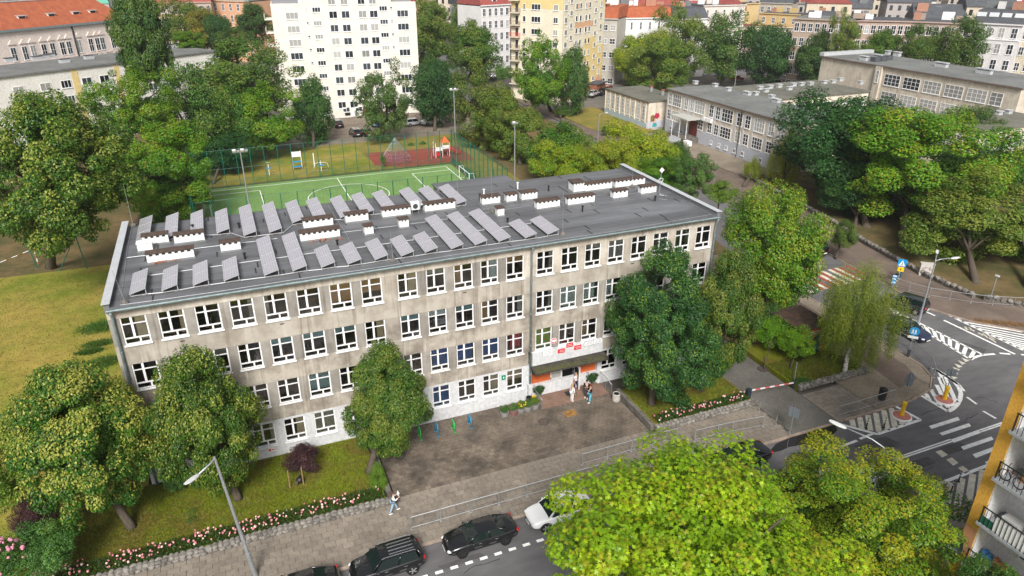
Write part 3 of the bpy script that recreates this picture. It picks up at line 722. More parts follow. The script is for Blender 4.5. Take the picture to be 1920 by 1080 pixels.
# chimneys: whitewashed stacks with notched vents and dark caps
def chimney(pl, pr_, h=.62, d=.62, cap=True):
    zb_ = HR + .12
    (xa, ya), (xb, yb) = gp(*pl, zb_), gp(*pr_, zb_); y = (ya+yb)/2; w = xb-xa
    b = MB(); s = MB()
    s.add([(xa-.12, y-.1, HR), (xb+.12, y-.1, HR), (xb+.12, y+d+.1, HR), (xa-.12, y+d+.1, HR), (xa-.03, y-.03, zb_+.03), (xb+.03, y-.03, zb_+.03), (xb+.03, y+d+.03, zb_+.03), (xa-.03, y+d+.03, zb_+.03)],
          [(4, 5, 6, 7), (0, 1, 5, 4), (1, 2, 6, 5), (2, 3, 7, 6), (3, 0, 4, 7)])
    n = max(2, int(round(w/.42))); hn = .2
    if cap:
        b.box(xa, xb, y, y+d, HR, zb_+h-hn)
        b.box(xa+.12, xb-.12, y+.12, y+d-.12, zb_+h-hn, zb_+h, 1)
        for i in range(n+1):
            c = lerp(xa+.09, xb-.09, i/n)
            b.box(c-.09, c+.09, y, y+.119, zb_+h-hn, zb_+h); b.box(c-.09, c+.09, y+d-.119, y+d, zb_+h-hn, zb_+h)
        o = b.build('chimney', [M_chim, M_dark], sch)
        c = MB()
        c.add([(xa-.07, y-.07, zb_+h+.002), (xb+.07, y-.07, zb_+h+.002), (xb+.07, y+d+.07, zb_+h+.002), (xa-.07, y+d+.07, zb_+h+.002), (xa-.07, y-.07, zb_+h+.055), (xb+.07, y-.07, zb_+h+.055), (xb+.07, y+d+.07, zb_+h+.08), (xa-.07, y+d+.07, zb_+h+.08)],
              [(3, 2, 1, 0), (4, 5, 6, 7), (0, 1, 5, 4), (1, 2, 6, 5), (2, 3, 7, 6), (3, 0, 4, 7)])
        c.build('cap', M_cap, o)
    else:
        b.box(xa, xb, y, y+d, HR, zb_+h); o = b.build('chimney', [M_chim, M_dark], sch)
        MB().box(xa-.05, xb+.05, y-.05, y+d+.05, zb_+h+.001, zb_+h+.05).build('cap', M_chim, o)
    s.build('flashing', M_skirt, o)
for c in (((269, 458), (317, 455)), ((328, 458), (384, 449)), ((277, 493), (365, 482)), ((415, 473), (452, 466)), ((570, 429), (625, 421)), ((564, 453), (638, 443)),
          ((649, 418), (691, 412)), ((718, 408), (770, 401)), ((684.5, 440), (701, 438)), ((749.5, 427), (767, 425)), ((797, 397), (854, 390)), ((904.5, 384), (938, 380)),
          ((950, 378.5), (969.5, 376.5)), ((978, 375), (1008, 372)), ((933, 405), (946, 404)), ((1006.5, 392), (1050, 387)), ((1066, 385), (1114.5, 378)), ((1097, 359), (1147, 352)),
          ((1154, 352), (1209, 345)), ((1150, 372), (1177, 369)), ((1203, 364), (1230, 360))): chimney(*c)
chimney((259, 472), (287, 468), .55, .6, False); chimney((1075, 360), (1096.5, 358.5), .8, 1.1)
# small roof pipes
for px, py, hh, m in ((363, 434, .5, M_black), (460, 487, .45, M_black), (449, 428, .4, M_black), (900, 376, .55, M_black), (1028.5, 359, .5, M_black), (1092, 398, .5, M_black), (1228, 378, .45, M_black), (633, 461, .4, M_black), (952, 418, .35, M_black), (907.5, 368, .6, M_white), (970.5, 355, .6, M_white)):
    x, y = gp(px, py, HR); MB().cyl((x, y, HR), (x, y, HR+hh), .07, n=8).cyl((x, y, HR+hh), (x, y, HR+hh+.07), .12, n=8).build('roof_pipe', m, sch)
# lightning conductor tapes lying on the roof
def tape(pts, r=.018):
    MB().tube([(*gp(x, y, HR+.09), HR+.09) for x, y in pts], r, 5).build('lightning_tape', M_galv, sch)
tape([(247, 426), (240, 460), (236, 490), (231, 530), (226, 572), (300, 562), (420, 545), (560, 523), (700, 503), (850, 478), (1000, 456), (1150, 434), (1334, 402)])
tape([(238, 483), (280, 478), (365, 466), (480, 452), (520, 447)]); tape([(640, 436), (690, 430), (760, 421), (860, 408), (940, 394), (1010, 383), (1060, 378)])
tape([(615, 385), (650, 440), (686, 510)]); tape([(860, 360), (900, 385), (925, 415), (955, 445), (972, 458)]); tape([(1165, 321), (1225, 345), (1280, 373), (1332, 401)])
tape([(1170, 366), (1215, 357), (1245, 364), (1250, 374), (1234, 373)])

# air-conditioner by the chimney
x, y = gp(772, 402, HR)
t = thing('air_conditioner', 'white air conditioner unit with bent pipe beside a chimney', 'air conditioner', (x, y, HR))
MB().box(0, .7, 0, .4, .35, 1.0).build('housing', M_white, t); MB().lathe((0, 0, 0), [(.22, 0), (.22, .02), (.05, .03)], 14).build('fan_grille', M_dark, t, loc=(.35, -.001, .66)).rotation_euler = (R(90), 0, 0)
MB().box(.05, .1, .05, .35, 0, .35).box(.6, .65, .05, .35, 0, .35).build('stand', M_galv, t)
MB().tube([(.8, .2, .05), (.8, .2, .6), (.9, .2, .7), (1.2, .2, .7), (1.25, .2, .6), (1.25, .2, .0)], .07, 8).build('pipe', M_galv, t, smooth=True)

# lightning rods on concrete feet
for px, py, hh, lab in ((250, 425, 3.2, 'tall thin lightning rod at the rear left roof corner'), (737, 492, 2.2, 'thin lightning rod on a round foot near the gutter beside the short front racks'),
                        (923, 398, 3.6, 'tall thin lightning rod by the small single chimney'), (1055, 441, 3.2, 'lone lightning rod near the gutter right of the last solar rack'), (858, 363, 3.0, 'thin lightning rod by the right end of the rear solar row'),
                        (1185, 352, 1.6, 'short lightning rod behind the far right chimneys'), (235, 570, 2.0, 'leaning thin lightning rod at the front left roof corner')):
    x, y = gp(px, py, HR)
    t = thing('lightning_rod', lab, 'lightning rod', (x, y, HR+.05))
    MB().lathe((0, 0, 0), [(.24, 0), (.24, .1), (.12, .22), (.04, .26)], 12).build('foot', M_block, t)
    MB().cyl((0, 0, .2), (-.25 if px == 235 else 0, .1, .2+hh), .018, .008, 5).build('rod', M_galv, t)
x, y = gp(1236, 367, HR)
t = thing('roof_antenna', 'white square flat antenna on a thin mast with coiled cable', 'antenna', (x, y, HR))
MB().cyl((0, 0, 0), (0, 0, 2.3), .03, n=6).build('mast', M_galv, t)
MB().obox((0, -.06, 2.35), (.34, .06, .34), 0, 0, Matrix.Rotation(R(45), 3, 'Y')).build('panel', M_white, t)
o = MB().tube([(.22*math.cos(a), -.05, 1.45+.18*math.sin(a)) for a in [i*math.pi/6 for i in range(13)]], .025, 5).build('cable_coil', M_white, t)
MB().tube([(0, 0, .1), (.5, -.4, .03), (1.1, -.6, .03), (1.6, -.2, .03), (1.3, .1, .03), (.8, -.1, .03)], .02, 5).build('cable', M_white, t)
# rubble on the roof
rb = MB(); rnd = random.Random(3)
for cx_, cy_ in ((gp(610, 452, HR)), (gp(305, 494, HR))):
    for i in range(22):
        x = cx_+rnd.gauss(0, .6); y = cy_+rnd.gauss(0, .14); s = rnd.uniform(.03, .09)
        rb.obox((x, y, HR+.09+s/2), (s*1.6, s, s), rnd.uniform(0, 3))
tag(rb.build('brick_rubble', mat('brick_chips', (.36, .13, .07), .9, .1)), kind='stuff')

# ------------------------------------------------------------------ solar racks
def cell_mat():
    m = bpy.data.materials.new('solar_cells'); m.use_nodes = True
    n = m.node_tree.nodes; l = m.node_tree.links; p = n['Principled BSDF']
    tc = n.new('ShaderNodeTexCoord'); b = n.new('ShaderNodeTexBrick'); b.offset = 0
    b.inputs['Scale'].default_value = 1; b.inputs['Brick Width'].default_value = .158; b.inputs['Row Height'].default_value = .167; b.inputs['Mortar Size'].default_value = .006
    b.inputs['Color1'].default_value = (.32, .305, .345, 1); b.inputs['Color2'].default_value = (.37, .35, .385, 1); b.inputs['Mortar'].default_value = (.62, .61, .65, 1)  # sky reflection painted into the pale lavender base; the cells themselves are dark
    l.new(tc.outputs['Object'], b.inputs['Vector']); l.new(b.outputs['Color'], p.inputs['Base Color'])
    p.inputs['Roughness'].default_value = .22; p.inputs['Specular IOR Level'].default_value = .9; p.inputs['Coat Weight'].default_value = .9; p.inputs['Coat Roughness'].default_value = .10
    return m
M_cell = cell_mat(); M_alu = mat('aluminium', (.62, .63, .65), .35, .5, metal=.5)
PW, PL = 1.72, 1.0
cells = MB().box(.025, PL-.025, .025, PW-.025, .022, .036).mesh('solar_cells', M_cell)
pf = MB()
pf.box(0, PL, 0, .025, 0, .04).box(0, PL, PW-.025, PW, 0, .04).box(0, .025, .0251, PW-.0251, 0, .04).box(PL-.025, PL, .0251, PW-.0251, 0, .04).box(.025, PL-.025, .025, PW-.025, .002, .012)
pfm = pf.mesh('solar_panel', M_alu)
FRONT = [(242.5, 553, 272.5, 541.7, 2), (303, 545.5, 333, 535, 2), (362, 535.5, 391, 525.5, 2), (420, 527, 448, 518, 2), (495.5, 517, 523, 507, 4), (549, 508.7, 576, 500, 4), (602.5, 502, 628, 491.5, 2), (652.5, 496, 678, 485, 2),
         (703, 488, 727, 477, 2), (752, 481, 774, 471, 2), (797, 474, 820, 464, 2), (846, 467.5, 870, 457, 4), (891, 460, 914, 450, 4), (935.5, 453.5, 955, 445, 4), (985, 447, 1005, 437.5, 2), (1027, 440, 1046, 430.5, 2)]
BACK = [(255, 453.5, 282, 445, 3), (308, 447, 331, 439, 3), (357.5, 441, 381.5, 432, 3), (406.5, 437.5, 431, 427.5, 3), (457, 442.5, 482, 433.5, 4), (505, 436.5, 529, 427.5, 4), (548, 418.5, 568.5, 409, 3), (590, 413, 614, 404, 3),
        (638, 409, 657.5, 400, 3), (680, 402, 700.5, 394, 3), (722, 397, 742, 389, 3), (776, 391, 795, 384, 3), (815, 388, 834, 379, 3), (855, 384, 873, 374, 3)]
TILT = R(15)
SOLAR = []
def solar(row, i, fx, fy, hx, hy, n):
    zl = HR + .30
    x, y = gp(fx, fy, zl)
    rn = 'front row nearest the gutter' if row == 'front' else 'rear row by the pitch'
    t = thing('solar_rack', f'rack of {["","","two","three","four"][n]} tilted solar panels, {ORD[i]} from the left in the {row} row', 'solar panels', (x, y, HR+.04), 0, 'solar racks on the school roof')
    for k in range(n):
        o = inst(pfm, 'solar_panel', t, (0, k*(PW+.02), .26)); o.rotation_euler = (0, -TILT, 0); inst(cells, 'solar_cells', o)
    L = n*(PW+.02); c, s = math.cos(TILT), math.sin(TILT)
    for yy in (.12, L-.16) if n < 4 else (.12, L/2-.02, L-.16):
        f = MB()
        f.box(0, PL*c+.05, yy, yy+.04, .08, .12)
        f.box(PL*c-.06, PL*c-.02, yy, yy+.04, .121, .235+PL*s)
        f.box(.02, .06, yy, yy+.04, .121, .25)
        f.add([(.02, yy, .215), (.02, yy+.04, .215), (PL*c, yy+.04, .215+PL*s), (PL*c, yy, .215+PL*s), (.02, yy, .255), (.02, yy+.04, .255), (PL*c, yy+.04, .255+PL*s), (PL*c, yy, .255+PL*s)],
              [(0, 1, 2, 3), (7, 6, 5, 4), (0, 3, 7, 4), (1, 5, 6, 2), (0, 4, 5, 1), (3, 2, 6, 7)])
        f.build('mounting_frame', M_alu, t)
    for yy in (.05, L-.25):
        for xx in (.06, PL*c-.30): MB().box(xx, xx+.24, yy, yy+.2, 0, .079).build('ballast_block', M_block, t)
    SOLAR.append((row, i, x, y, n))
for i, a in enumerate(FRONT): solar('front', i, *a)
for i, a in enumerate(BACK): solar('rear', i, *a)
# rails linking neighbouring racks
rl = [thing('rack_rail', lab, 'rail', (0, 0, HR)) for lab in ('thin silver rail linking the front solar racks', 'thin silver rail linking the rear solar racks')]
for r, row in enumerate(('front', 'rear')):
    s = [q for q in SOLAR if q[0] == row]
    for a, b in zip(s, s[1:]):
        y = max(a[3], b[3]) + .2
        MB().cyl((a[2]+1.02, a[3]+.12, .13), (b[2]+.05, b[3]+.12, .13), .035, n=6).build('rail_section', M_alu, rl[r])
        if row == 'front': MB().cyl((a[2]+1.02, y+3.0, .13), (b[2]+.05, y+3.0, .13), .035, n=6).build('rail_section', M_alu, rl[r])

# ------------------------------------------------------------------ entrance
M_orange = mat('orange_panel', (.55, .12, .03), .5, .4, vary=.06, scale=2)
M_canopy = mat('mossy_canopy_felt', (.075, .07, .055), .9, .2, col2=(.035, .034, .032), scale=1.6, bump=.3)
M_moss = mat('moss', (.085, .085, .035), .95, .1)
M_ramp = mat('red_ramp', (.20, .125, .095), .9, .2, vary=.15, scale=1.5, bump=.1)
MB().box(28.2, 34.6, -.26, TH-.02, ZT[0]+.03, zb[1]-.09).build('entrance_fascia', M_plinth, sch)
MB().box(28.22, 34.58, 1.5, 1.7, -.1, ZT[0]+.02).build('lobby_wall', M_plinth, sch)
MB().box(27.951, 28.2, -.1, 1.7, -.1, ZT[0]-.001).build('lobby_cheek', M_plinth, sch); MB().box(34.35, 34.599, .001, 1.7, -.1, ZT[0]-.001).build('lobby_cheek', M_plinth, sch)
MB().box(28.22, 34.58, .0, 1.5, ZT[0]+.021, ZT[0]+.029).build('lobby_ceiling', M_plinth, sch)
c = MB(); c.add([(28.05, -1.18, 2.93), (34.75, -1.18, 2.93), (34.75, -.262, 3.12), (28.05, -.262, 3.12), (28.05, -1.18, 3.07), (34.75, -1.18, 3.07), (34.75, -.262, 3.28), (28.05, -.262, 3.28)],
                [(3, 2, 1, 0), (4, 5, 6, 7), (0, 1, 5, 4), (1, 2, 6, 5), (2, 3, 7, 6), (3, 0, 4, 7)])
can = c.build('canopy', M_canopy, sch)
mo = MB(); rnd = random.Random(2)
for i in range(240):
    u = rnd.random()**1.7 if i % 3 else rnd.random(); y = -1.14 + abs(rnd.gauss(0, .28)); y = min(y, -.35)
    x = 28.2 + u*6.4; z = 3.07 + (y+1.18)/.918*.21
    mo.ball((x, y, z+.01), (rnd.uniform(.04, .14), rnd.uniform(.03, .09), .025), 6, 4)
mo.build('moss', M_moss, can, kind='stuff')
MB().box(28.45, 30.1, .3, .4, .15, 2.1).build('wall_panel', M_orange, sch); MB().box(32.5, 34.3, .3, .4, .15, 2.5).build('wall_panel', M_orange, sch)
d = MB().box(30.15, 31.3, .5, .56, .15, 2.35).build('door', M_white, sch)
MB().box(30.3, 31.15, .485, .499, 1.2, 2.1).build('door_pane', M_pane_l, d); MB().box(30.22, 30.26, .44, .499, 1.0, 1.3).build('handle', M_dark, d)
d = MB().box(0, .06, -1.0, 0, .15, 2.35).build('door', M_white, sch, loc=(32.4, .5, 0)); MB().box(-.012, -.001, -.85, -.15, 1.1, 2.1).build('door_pane', M_pane, d)
MB().box(31.32, 32.38, .8, .9, .15, 2.4).build('doorway', M_black, sch)
MB().box(28.22, 34.34, -.3, 1.49, -.1, .15).build('doorstep', M_ramp, sch)
MB().add([(28.5, -1.75, .004), (34.6, -1.75, .004), (34.6, -.301, .148), (28.5, -.301, .148), (28.5, -1.75, -.05), (34.6, -1.75, -.05), (34.6, -.301, -.05), (28.5, -.301, -.05)], [(0, 1, 2, 3), (0, 4, 5, 1), (1, 5, 6, 2), (0, 3, 7, 4)]).build('entrance_ramp', M_ramp, sch)
mt = MB().box(31.1, 32.0, -.9, -.35, .11, .165).build('door_mat', M_black); tag(mt, 'dark rubber mat in front of the school doors', 'mat')
def handrail(pts, label):
    t = thing('handrail', label, 'handrail')
    MB().tube([(x, y, z) for x, y, z in pts], .025, 6).build('rail', M_galv, t, smooth=True)
    for x, y, z in pts[1::1]: MB().cyl((x, y, 0), (x, y, z), .02, n=6).build('post', M_galv, t)
    b = MB()
    for (p, q) in zip(pts, pts[1:]):
        for i in range(1, 6):
            u = i/6; b.cyl((lerp(p[0], q[0], u), lerp(p[1], q[1], u), .15), (lerp(p[0], q[0], u), lerp(p[1], q[1], u), lerp(p[2], q[2], u)), .008, n=4)
    b.build('bars', M_galv, t, kind='stuff')
handrail([(28.4, -.3, 1.1), (28.4, -1.2, 1.05), (28.42, -1.8, .95)], 'curved steel handrail left of the entrance ramp by the flower pots')
handrail([(34.6, -.1, 1.2), (34.7, -1.0, 1.1), (34.75, -1.9, .9)], 'curved steel handrail right of the entrance ramp above the pit')
# plaques: blurred lettering as fine bars
def plaque(x0, x1, z0, z1, m, mt_, rows, label, seed):
    t = thing('plaque', label, 'sign', (x0, -.262, z0)); w = x1-x0; h = z1-z0
    if m is M_swh: MB().box(-.03, w+.03, -.026, 0, -.03, h+.03).build('frame', M_galv, t)
    MB().box(0, w, -.03, 0, 0, h).build('board', m, t); rnd = random.Random(seed); b = MB()
    for i in range(rows):
        z = h*(1-(i+1)/(rows+1)); x = w*.12 + rnd.uniform(0, w*.15)
        while x < w*.85:
            l = rnd.uniform(.03, .11); b.box(x, min(x+l, w*.9), -.034, -.0301, z-h*.05, z+h*.05); x += l+.025
    b.build('lettering', mt_, t, kind='stuff')
M_sred = mat('sign_red', (.58, .02, .03), .4, .4); M_swh = mat('sign_white', (.80, .80, .80), .4, .4); M_sgrey = mat('sign_ink', (.25, .27, .32), .5, .3)
def fz(px, py): return fp(px, py, -.28)
def plq(px0, py0, px1, py1, m, mt_, rows, label, seed):
    (a, b), (c, d) = fz(px0, py0), fz(px1, py1); plaque(min(a, c), max(a, c), min(b, d), max(b, d), m, mt_, rows, label, seed)
plq(1018, 669, 1036, 654.5, M_swh, M_sgrey, 3, 'white plaque with grey lettering, leftmost on the entrance fascia', 1)
plq(1046, 663, 1059, 653, M_sred, M_swh, 2, 'lower left red plaque with white lettering above the canopy', 2)
plq(1062, 652, 1075, 641.5, M_sred, M_swh, 2, 'upper middle red plaque with white lettering above the canopy', 3)
plq(1076.5, 656.5, 1090, 646, M_sred, M_swh, 2, 'right red plaque with white lettering above the canopy', 4)
plq(1095.5, 649, 1112, 638, M_swh, M_sgrey, 3, 'pale blue-white notice board, left one of the upper right pair', 5)
plq(1112.5, 645, 1129, 633.5, M_swh, M_sgrey, 3, 'pale notice board at the right end of the fascia', 6)
x, z = fz(1041, 644)
t = thing('crest_plaque', 'round red and white eagle crest on the wall above the canopy', 'emblem', (x, -.03, z+.12))
for r, dy, m in ((.27, 0, M_swh), (.235, .008, M_sred)):
    o = MB().lathe((0, 0, 0), [(r, 0), (r, .03), (.01, .031)], 24).build('disc', m, t, loc=(0, -dy, 0)); o.rotation_euler = (R(90), 0, 0)
e = MB(); e.prism([(-.05, -.14), (.05, -.14), (.07, .0), (.05, .13), (0, .17), (-.05, .13), (-.07, 0)], 0, .012)
for s in (-1, 1): e.prism([(s*.06, -.02), (s*.17, -.1), (s*.19, .08), (s*.12, .13), (s*.06, .06)], 0, .012)
o = e.build('eagle', M_swh, t, loc=(0, -.04, 0)); o.rotation_euler = (R(90), 0, 0)
(xa, za), (xb, zb_) = fp(940, 712, 0), fp(946, 703, 0)
t = thing('exit_plate', 'small green plate with white figure on a ground floor pier', 'sign', (25.62, -.02, 2.45))
MB().box(0, .34, -.02, .015, 0, .42).build('board', mat('sign_green', (.0, .22, .11), .4, .4), t); MB().box(.12, .22, -.025, -.0201, .14, .28).build('pictogram', M_swh, t)
t = thing('red_notice', 'tiny red and white notice on the white plinth by the lawn', 'sign', (*[fp(503, 848, -.02)[0]], -.02, fp(503, 848, -.02)[1]))
MB().box(0, .5, -.015, .015, 0, .3).build('board', M_swh, t); MB().box(.04, .22, -.019, -.0151, .05, .25).box(.27, .46, -.019, -.0151, .1, .2).build('print', M_sred, t)
MB().box(24.6, 25.9, -.008, .0, .35, 1.0).build('service_hatch', M_plinth, sch)
# ------------------------------------------------------------------ street furniture
def guardrail(name, label, pts, h=1.05, m=M_galv, z=0, group=None, step=None, gap=.14):
    t = thing(name, label, 'guard rail', (*pts[0], z), 0, group)
    ox, oy = pts[0]
    P = [(x-ox, y-oy) for x, y in pts]
    bars = MB()
    for i, p in enumerate(P):
        MB().cyl((*p, 0), (*p, h), .035, n=8).box(p[0]-.09, p[0]+.09, p[1]-.09, p[1]+.09, 0, .02).build('post', m, t)
    for p, q in zip(P, P[1:]):
        r = MB(); r.cyl((*p, h-.04), (*q, h-.04), .027, n=6); r.cyl((*p, .16), (*q, .16), .02, n=6); r.build('rail', m, t)
        L = math.dist(p, q); n = int(L/gap)
        for k in range(1, n):
            c = lerp2(p, q, k/n); bars.cyl((*c, .16), (*c, h-.05), .006, n=4, caps=False)
    bars.build('bars', M_back_, t, kind='stuff'); return t
M_back_ = mat('dull_zinc', (.17, .175, .18), .6, .4, metal=.3)
guardrail('guard_rail', 'long galvanised guard rail along the pavement beside the parked black cars', [(15.2, -10.65), (17.17, -10.65), (19.2, -10.65), (21.22, -10.65), (23.25, -10.65), (25.26, -10.65), (27.3, -10.65), (29.3, -10.65)])
guardrail('guard_rail', 'galvanised guard rail set nearer the courtyard, ending at the yellow-green tree', [(28.24, -9.15), (30.3, -9.15), (32.33, -9.15), (34.3, -9.15), (36.3, -9.15)])
guardrail('guard_rail', 'short galvanised guard rail left of the driveway mouth', [(37.4, -9.9), (39.4, -10.0), (40.74, -10.1), (43.41, -10.4)])
guardrail('guard_rail', 'galvanised guard rail with black litter bin beside the hatched box', [(49.83, -11.6), (51.84, -11.6), (53.84, -11.55), (55.9, -11.5)])
cr = [gp(*p) for p in ((1655, 625), (1685, 640), (1708, 655), (1745, 690), (1750, 708))]
guardrail('guard_rail', 'steel guard rail bending round the kerb corner under the blue round sign', cr)
fr = [gp(*p) for p in ((1674, 536), (1704, 546), (1742, 556), (1780, 562), (1820, 568), (1860, 572), (1900, 574), (1960, 576))]
guardrail('guard_rail', 'long steel guard rail along the far pavement past the crossing', fr)
fr = [gp(*p) for p in ((1345, 372), (1368, 378), (1392, 390))]
guardrail('guard_rail', 'small steel guard rail behind the right end of the school', fr)

# flower pots by the wall
M_pot = mat('concrete_pot', (.24, .235, .23), .9, .2, vary=.15, scale=3); M_potr = mat('terracotta_pot', (.23, .115, .10), .9, .2, vary=.15, scale=3)
# bike stands
for i, (px, py, c) in enumerate(((757, 828, 'b'), (787, 820, 'g'), (819, 813, 'b'), (850, 807, 'g'), (881, 798, 'b'))):
    x, y = gp(px, py); m = mat('stand_blue', (.02, .25, .45), .4, .5) if c == 'b' else mat('stand_green', (.03, .42, .08), .4, .5)
    lab = ['blue bike stand half hidden behind the linden by the plinth', 'green bike stand nearest the linden', 'blue bike stand between the two green ones', 'green bike stand second from the flower pots', 'blue bike stand nearest the flower pots'][i]
    t = thing('bike_stand', lab, 'bike stand', (x, y, 0), 0, 'bike stands along the school wall')
    MB().tube([(0, -.35, 0), (0, -.35, .75), (0, -.28, .88), (0, .0, .92), (0, .28, .88), (0, .35, .75), (0, .35, 0)], .045, 8).build('hoop', m, t, smooth=True)
    MB().tube([(0, -.35, .45), (0, -.1, .6), (0, .1, .35), (0, .35, .5)], .035, 6).build('crossbar', m, t, smooth=True)
    MB().box(-.08, .08, -.43, -.27, 0, .015).box(-.08, .08, .27, .43, 0, .015).build('base_plate', m, t)
# litter bins
x, y = gp(1155, 751)
t = thing('litter_bin', 'round grey concrete litter bin at the garden wall corner', 'bin', (x, y, 0))
MB().lathe((0, 0, 0), [(.30, 0), (.34, .1), (.33, .65), (.29, .72), (.24, .70), (.22, .4)], 16).build('body', mat('pale_concrete', (.42, .40, .36), .9, .2, vary=.15, scale=4), t)
MB().lathe((0, 0, 0), [(.23, .3), (.235, .69), (.2, .69)], 14).build('liner', M_black, t)
x, y = 54.95, -11.15
t = thing('litter_bin', 'black plastic litter bin behind the guard rail at the junction', 'bin', (x, y, 0))
MB().lathe((0, 0, .1), [(.25, 0), (.30, .1), (.31, .75), (.28, .8)], 14).build('body', M_black, t); MB().lathe((0, 0, .9), [(.31, 0), (.33, .04), (.30, .22), (.12, .33)], 14).build('hood', M_black, t)
MB().cyl((0, 0, 0), (0, 0, .1), .08, n=8).build('foot', M_dark, t)

# street lamps
M_lamp = mat('lamp_head', (.66, .67, .68), .4, .5, metal=.2); M_lens = mat('lamp_lens', (.75, .76, .76), .15, .6)
def lamp_head(parent, at, d, size=.62, up=.12):
    d = Vector((d[0], d[1], up)).normalized(); s = d.cross(Vector((0, 0, 1))).normalized(); n = s.cross(d)
    at = Vector(at); vs = []
    prof = [(0, .05, .05), (.12, .10, .07), (.4, .155, .075), (.8, .14, .06), (1, .08, .03)]
    for u, w, h in prof:
        c = at + d*(u*size)
        for a, b in ((-1, -.3), (-.8, .7), (.8, .7), (1, -.3), (.8, -.8), (-.8, -.8)): vs.append(c + s*(a*w) + n*(b*h))
    k = len(prof); fs = [(i*6+j, i*6+(j+1) % 6, (i+1)*6+(j+1) % 6, (i+1)*6+j) for i in range(k-1) for j in range(6)]
    fs += [(5, 4, 3, 2, 1, 0), tuple(range((k-1)*6, k*6))]
    o = MB().add(vs, fs).build('lamp_head', M_lamp, parent)
    c = at + d*(size*.55) - n*.062
    MB().add([c+d*.2+s*.1, c+d*.2-s*.1, c-d*.2-s*.1, c-d*.2+s*.1, c+d*.2+s*.1-n*.02, c+d*.2-s*.1-n*.02, c-d*.2-s*.1-n*.02, c-d*.2+s*.1-n*.02], [(0, 1, 2, 3), (7, 6, 5, 4), (0, 4, 5, 1), (1, 5, 6, 2), (2, 6, 7, 3), (3, 7, 4, 0)]).build('lens', M_lens, o)
def street_lamp(label, x, y, h, arms, z=0, r=.085, arm=1.3, rise=.5, size=.62):
    t = thing('street_lamp', label, 'street lamp', (x, y, z))
    MB().cyl((0, 0, 0), (0, 0, h*.22), r*1.25, n=10).cyl((0, 0, h*.22), (0, 0, h), r, r*.6, 10).build('pole', M_galv, t, smooth=False)
    for dx, dy in arms:
        pts = [(0, 0, h-.1), (dx*.05, dy*.05, h+rise*.4), (dx*arm*.35, dy*arm*.35, h+rise*.85), (dx*arm, dy*arm, h+rise)]
        MB().tube(pts, r*.5, 7).build('arm', M_galv, t, smooth=True); lamp_head(t, (dx*arm, dy*arm, h+rise-.02), (dx, dy), size)
    return t
lx, ly = 5.69, -10.9
hx = (413, 850)
t = street_lamp('tall grey street lamp on the pavement in front of the school lindens', lx, ly, 9.0, [(-.72, -.69)], 0, .11, 1.15, -.2, .95)
t.rotation_euler = (R(-1.0), R(-5.2), 0)
street_lamp('double headed street lamp between the two black cars at the junction', 69.5, -2.39, 6.7, [(.95, -.3), (.8, .6)], -.12, .095, 1.5, .35, .9)
sx, sy = 37.6, -18.9
street_lamp('street lamp with its head poking above the yellow-green trees', 40.1, -22.9, 7.7, [(-.45, .89)], 0, .09, 2.2, .55, 1.0)
for px, py, h, d, lab in ((1065, 207, 7.0, (-1, .1), 'grey street lamp by the path left of the low school wing'), (1120, 282, 6.5, (1, .2), 'street lamp with long arm beside the forecourt lawn'), (1437, 335, 7.5, (-.8, -.3), 'street lamp in front of the yellow willow'),
                          (885, 150, 8, (1, -.1), 'left of two tall lamps in front of the far lindens'), (915, 145, 8, (-1, .1), 'right of two tall lamps in front of the far lindens'), (889, 155, 6, (1, 0), 'lower curved lamp in front of the far lindens'),
                          (1377, 165, 9, (.2, -.1), 'tall lamp behind the flat roof of the right school'), (1290, 130, 8, (1, 0), 'small far lamp by the plane trees')):
    street_lamp(lab, *gp(px, py), h, [d], 0, .09, 1.4, .3, .7)
x, y = gp(1855, 565); t = thing('lamp_post', 'short grey post lamp behind the far guard rail', 'street lamp', (x, y, 0)); MB().cyl((0, 0, 0), (0, 0, 2.9), .05, n=8).build('pole', M_galv, t); MB().box(-.12, .12, -.2, .2, 2.9, 3.02).build('lamp_head', M_lamp, t)

# flood lights of the pitch
def flood(label, x, y, h, n, wide):
    t = thing('floodlight_mast', label, 'floodlight', (x, y, 0)); MB().cyl((0, 0, 0), (0, 0, h), .12, .07, 10).build('pole', M_galv, t)
    MB().box(-wide/2, wide/2, -.06, .06, h, h+.1).build('crossbar', M_galv, t)
    for i in range(n):
        u = lerp(-wide/2+.15, wide/2-.15, i/max(1, n-1))
        o = MB().obox((u, -.12, h+.3), (.42, .22, .32), 0, 0, Matrix.Rotation(R(35), 3, 'X')).build('lamp', M_dark if i % 2 else M_lamp, t)
        MB().obox((u, -.22, h+.24), (.36, .03, .26), 0, 0, Matrix.Rotation(R(35), 3, 'X')).build('lens', M_lens, o)
flood('pitch floodlight mast with four lamps behind the rear solar racks', 9.75, 46.0, 11.6, 4, 1.7)
flood('tall thin pitch floodlight mast at the far right pitch corner', 45.6, 72.6, 12.4, 4, 1.4)
flood('pitch floodlight mast with two lamps by the right fence', 46.2, 47.0, 11.8, 2, .7)

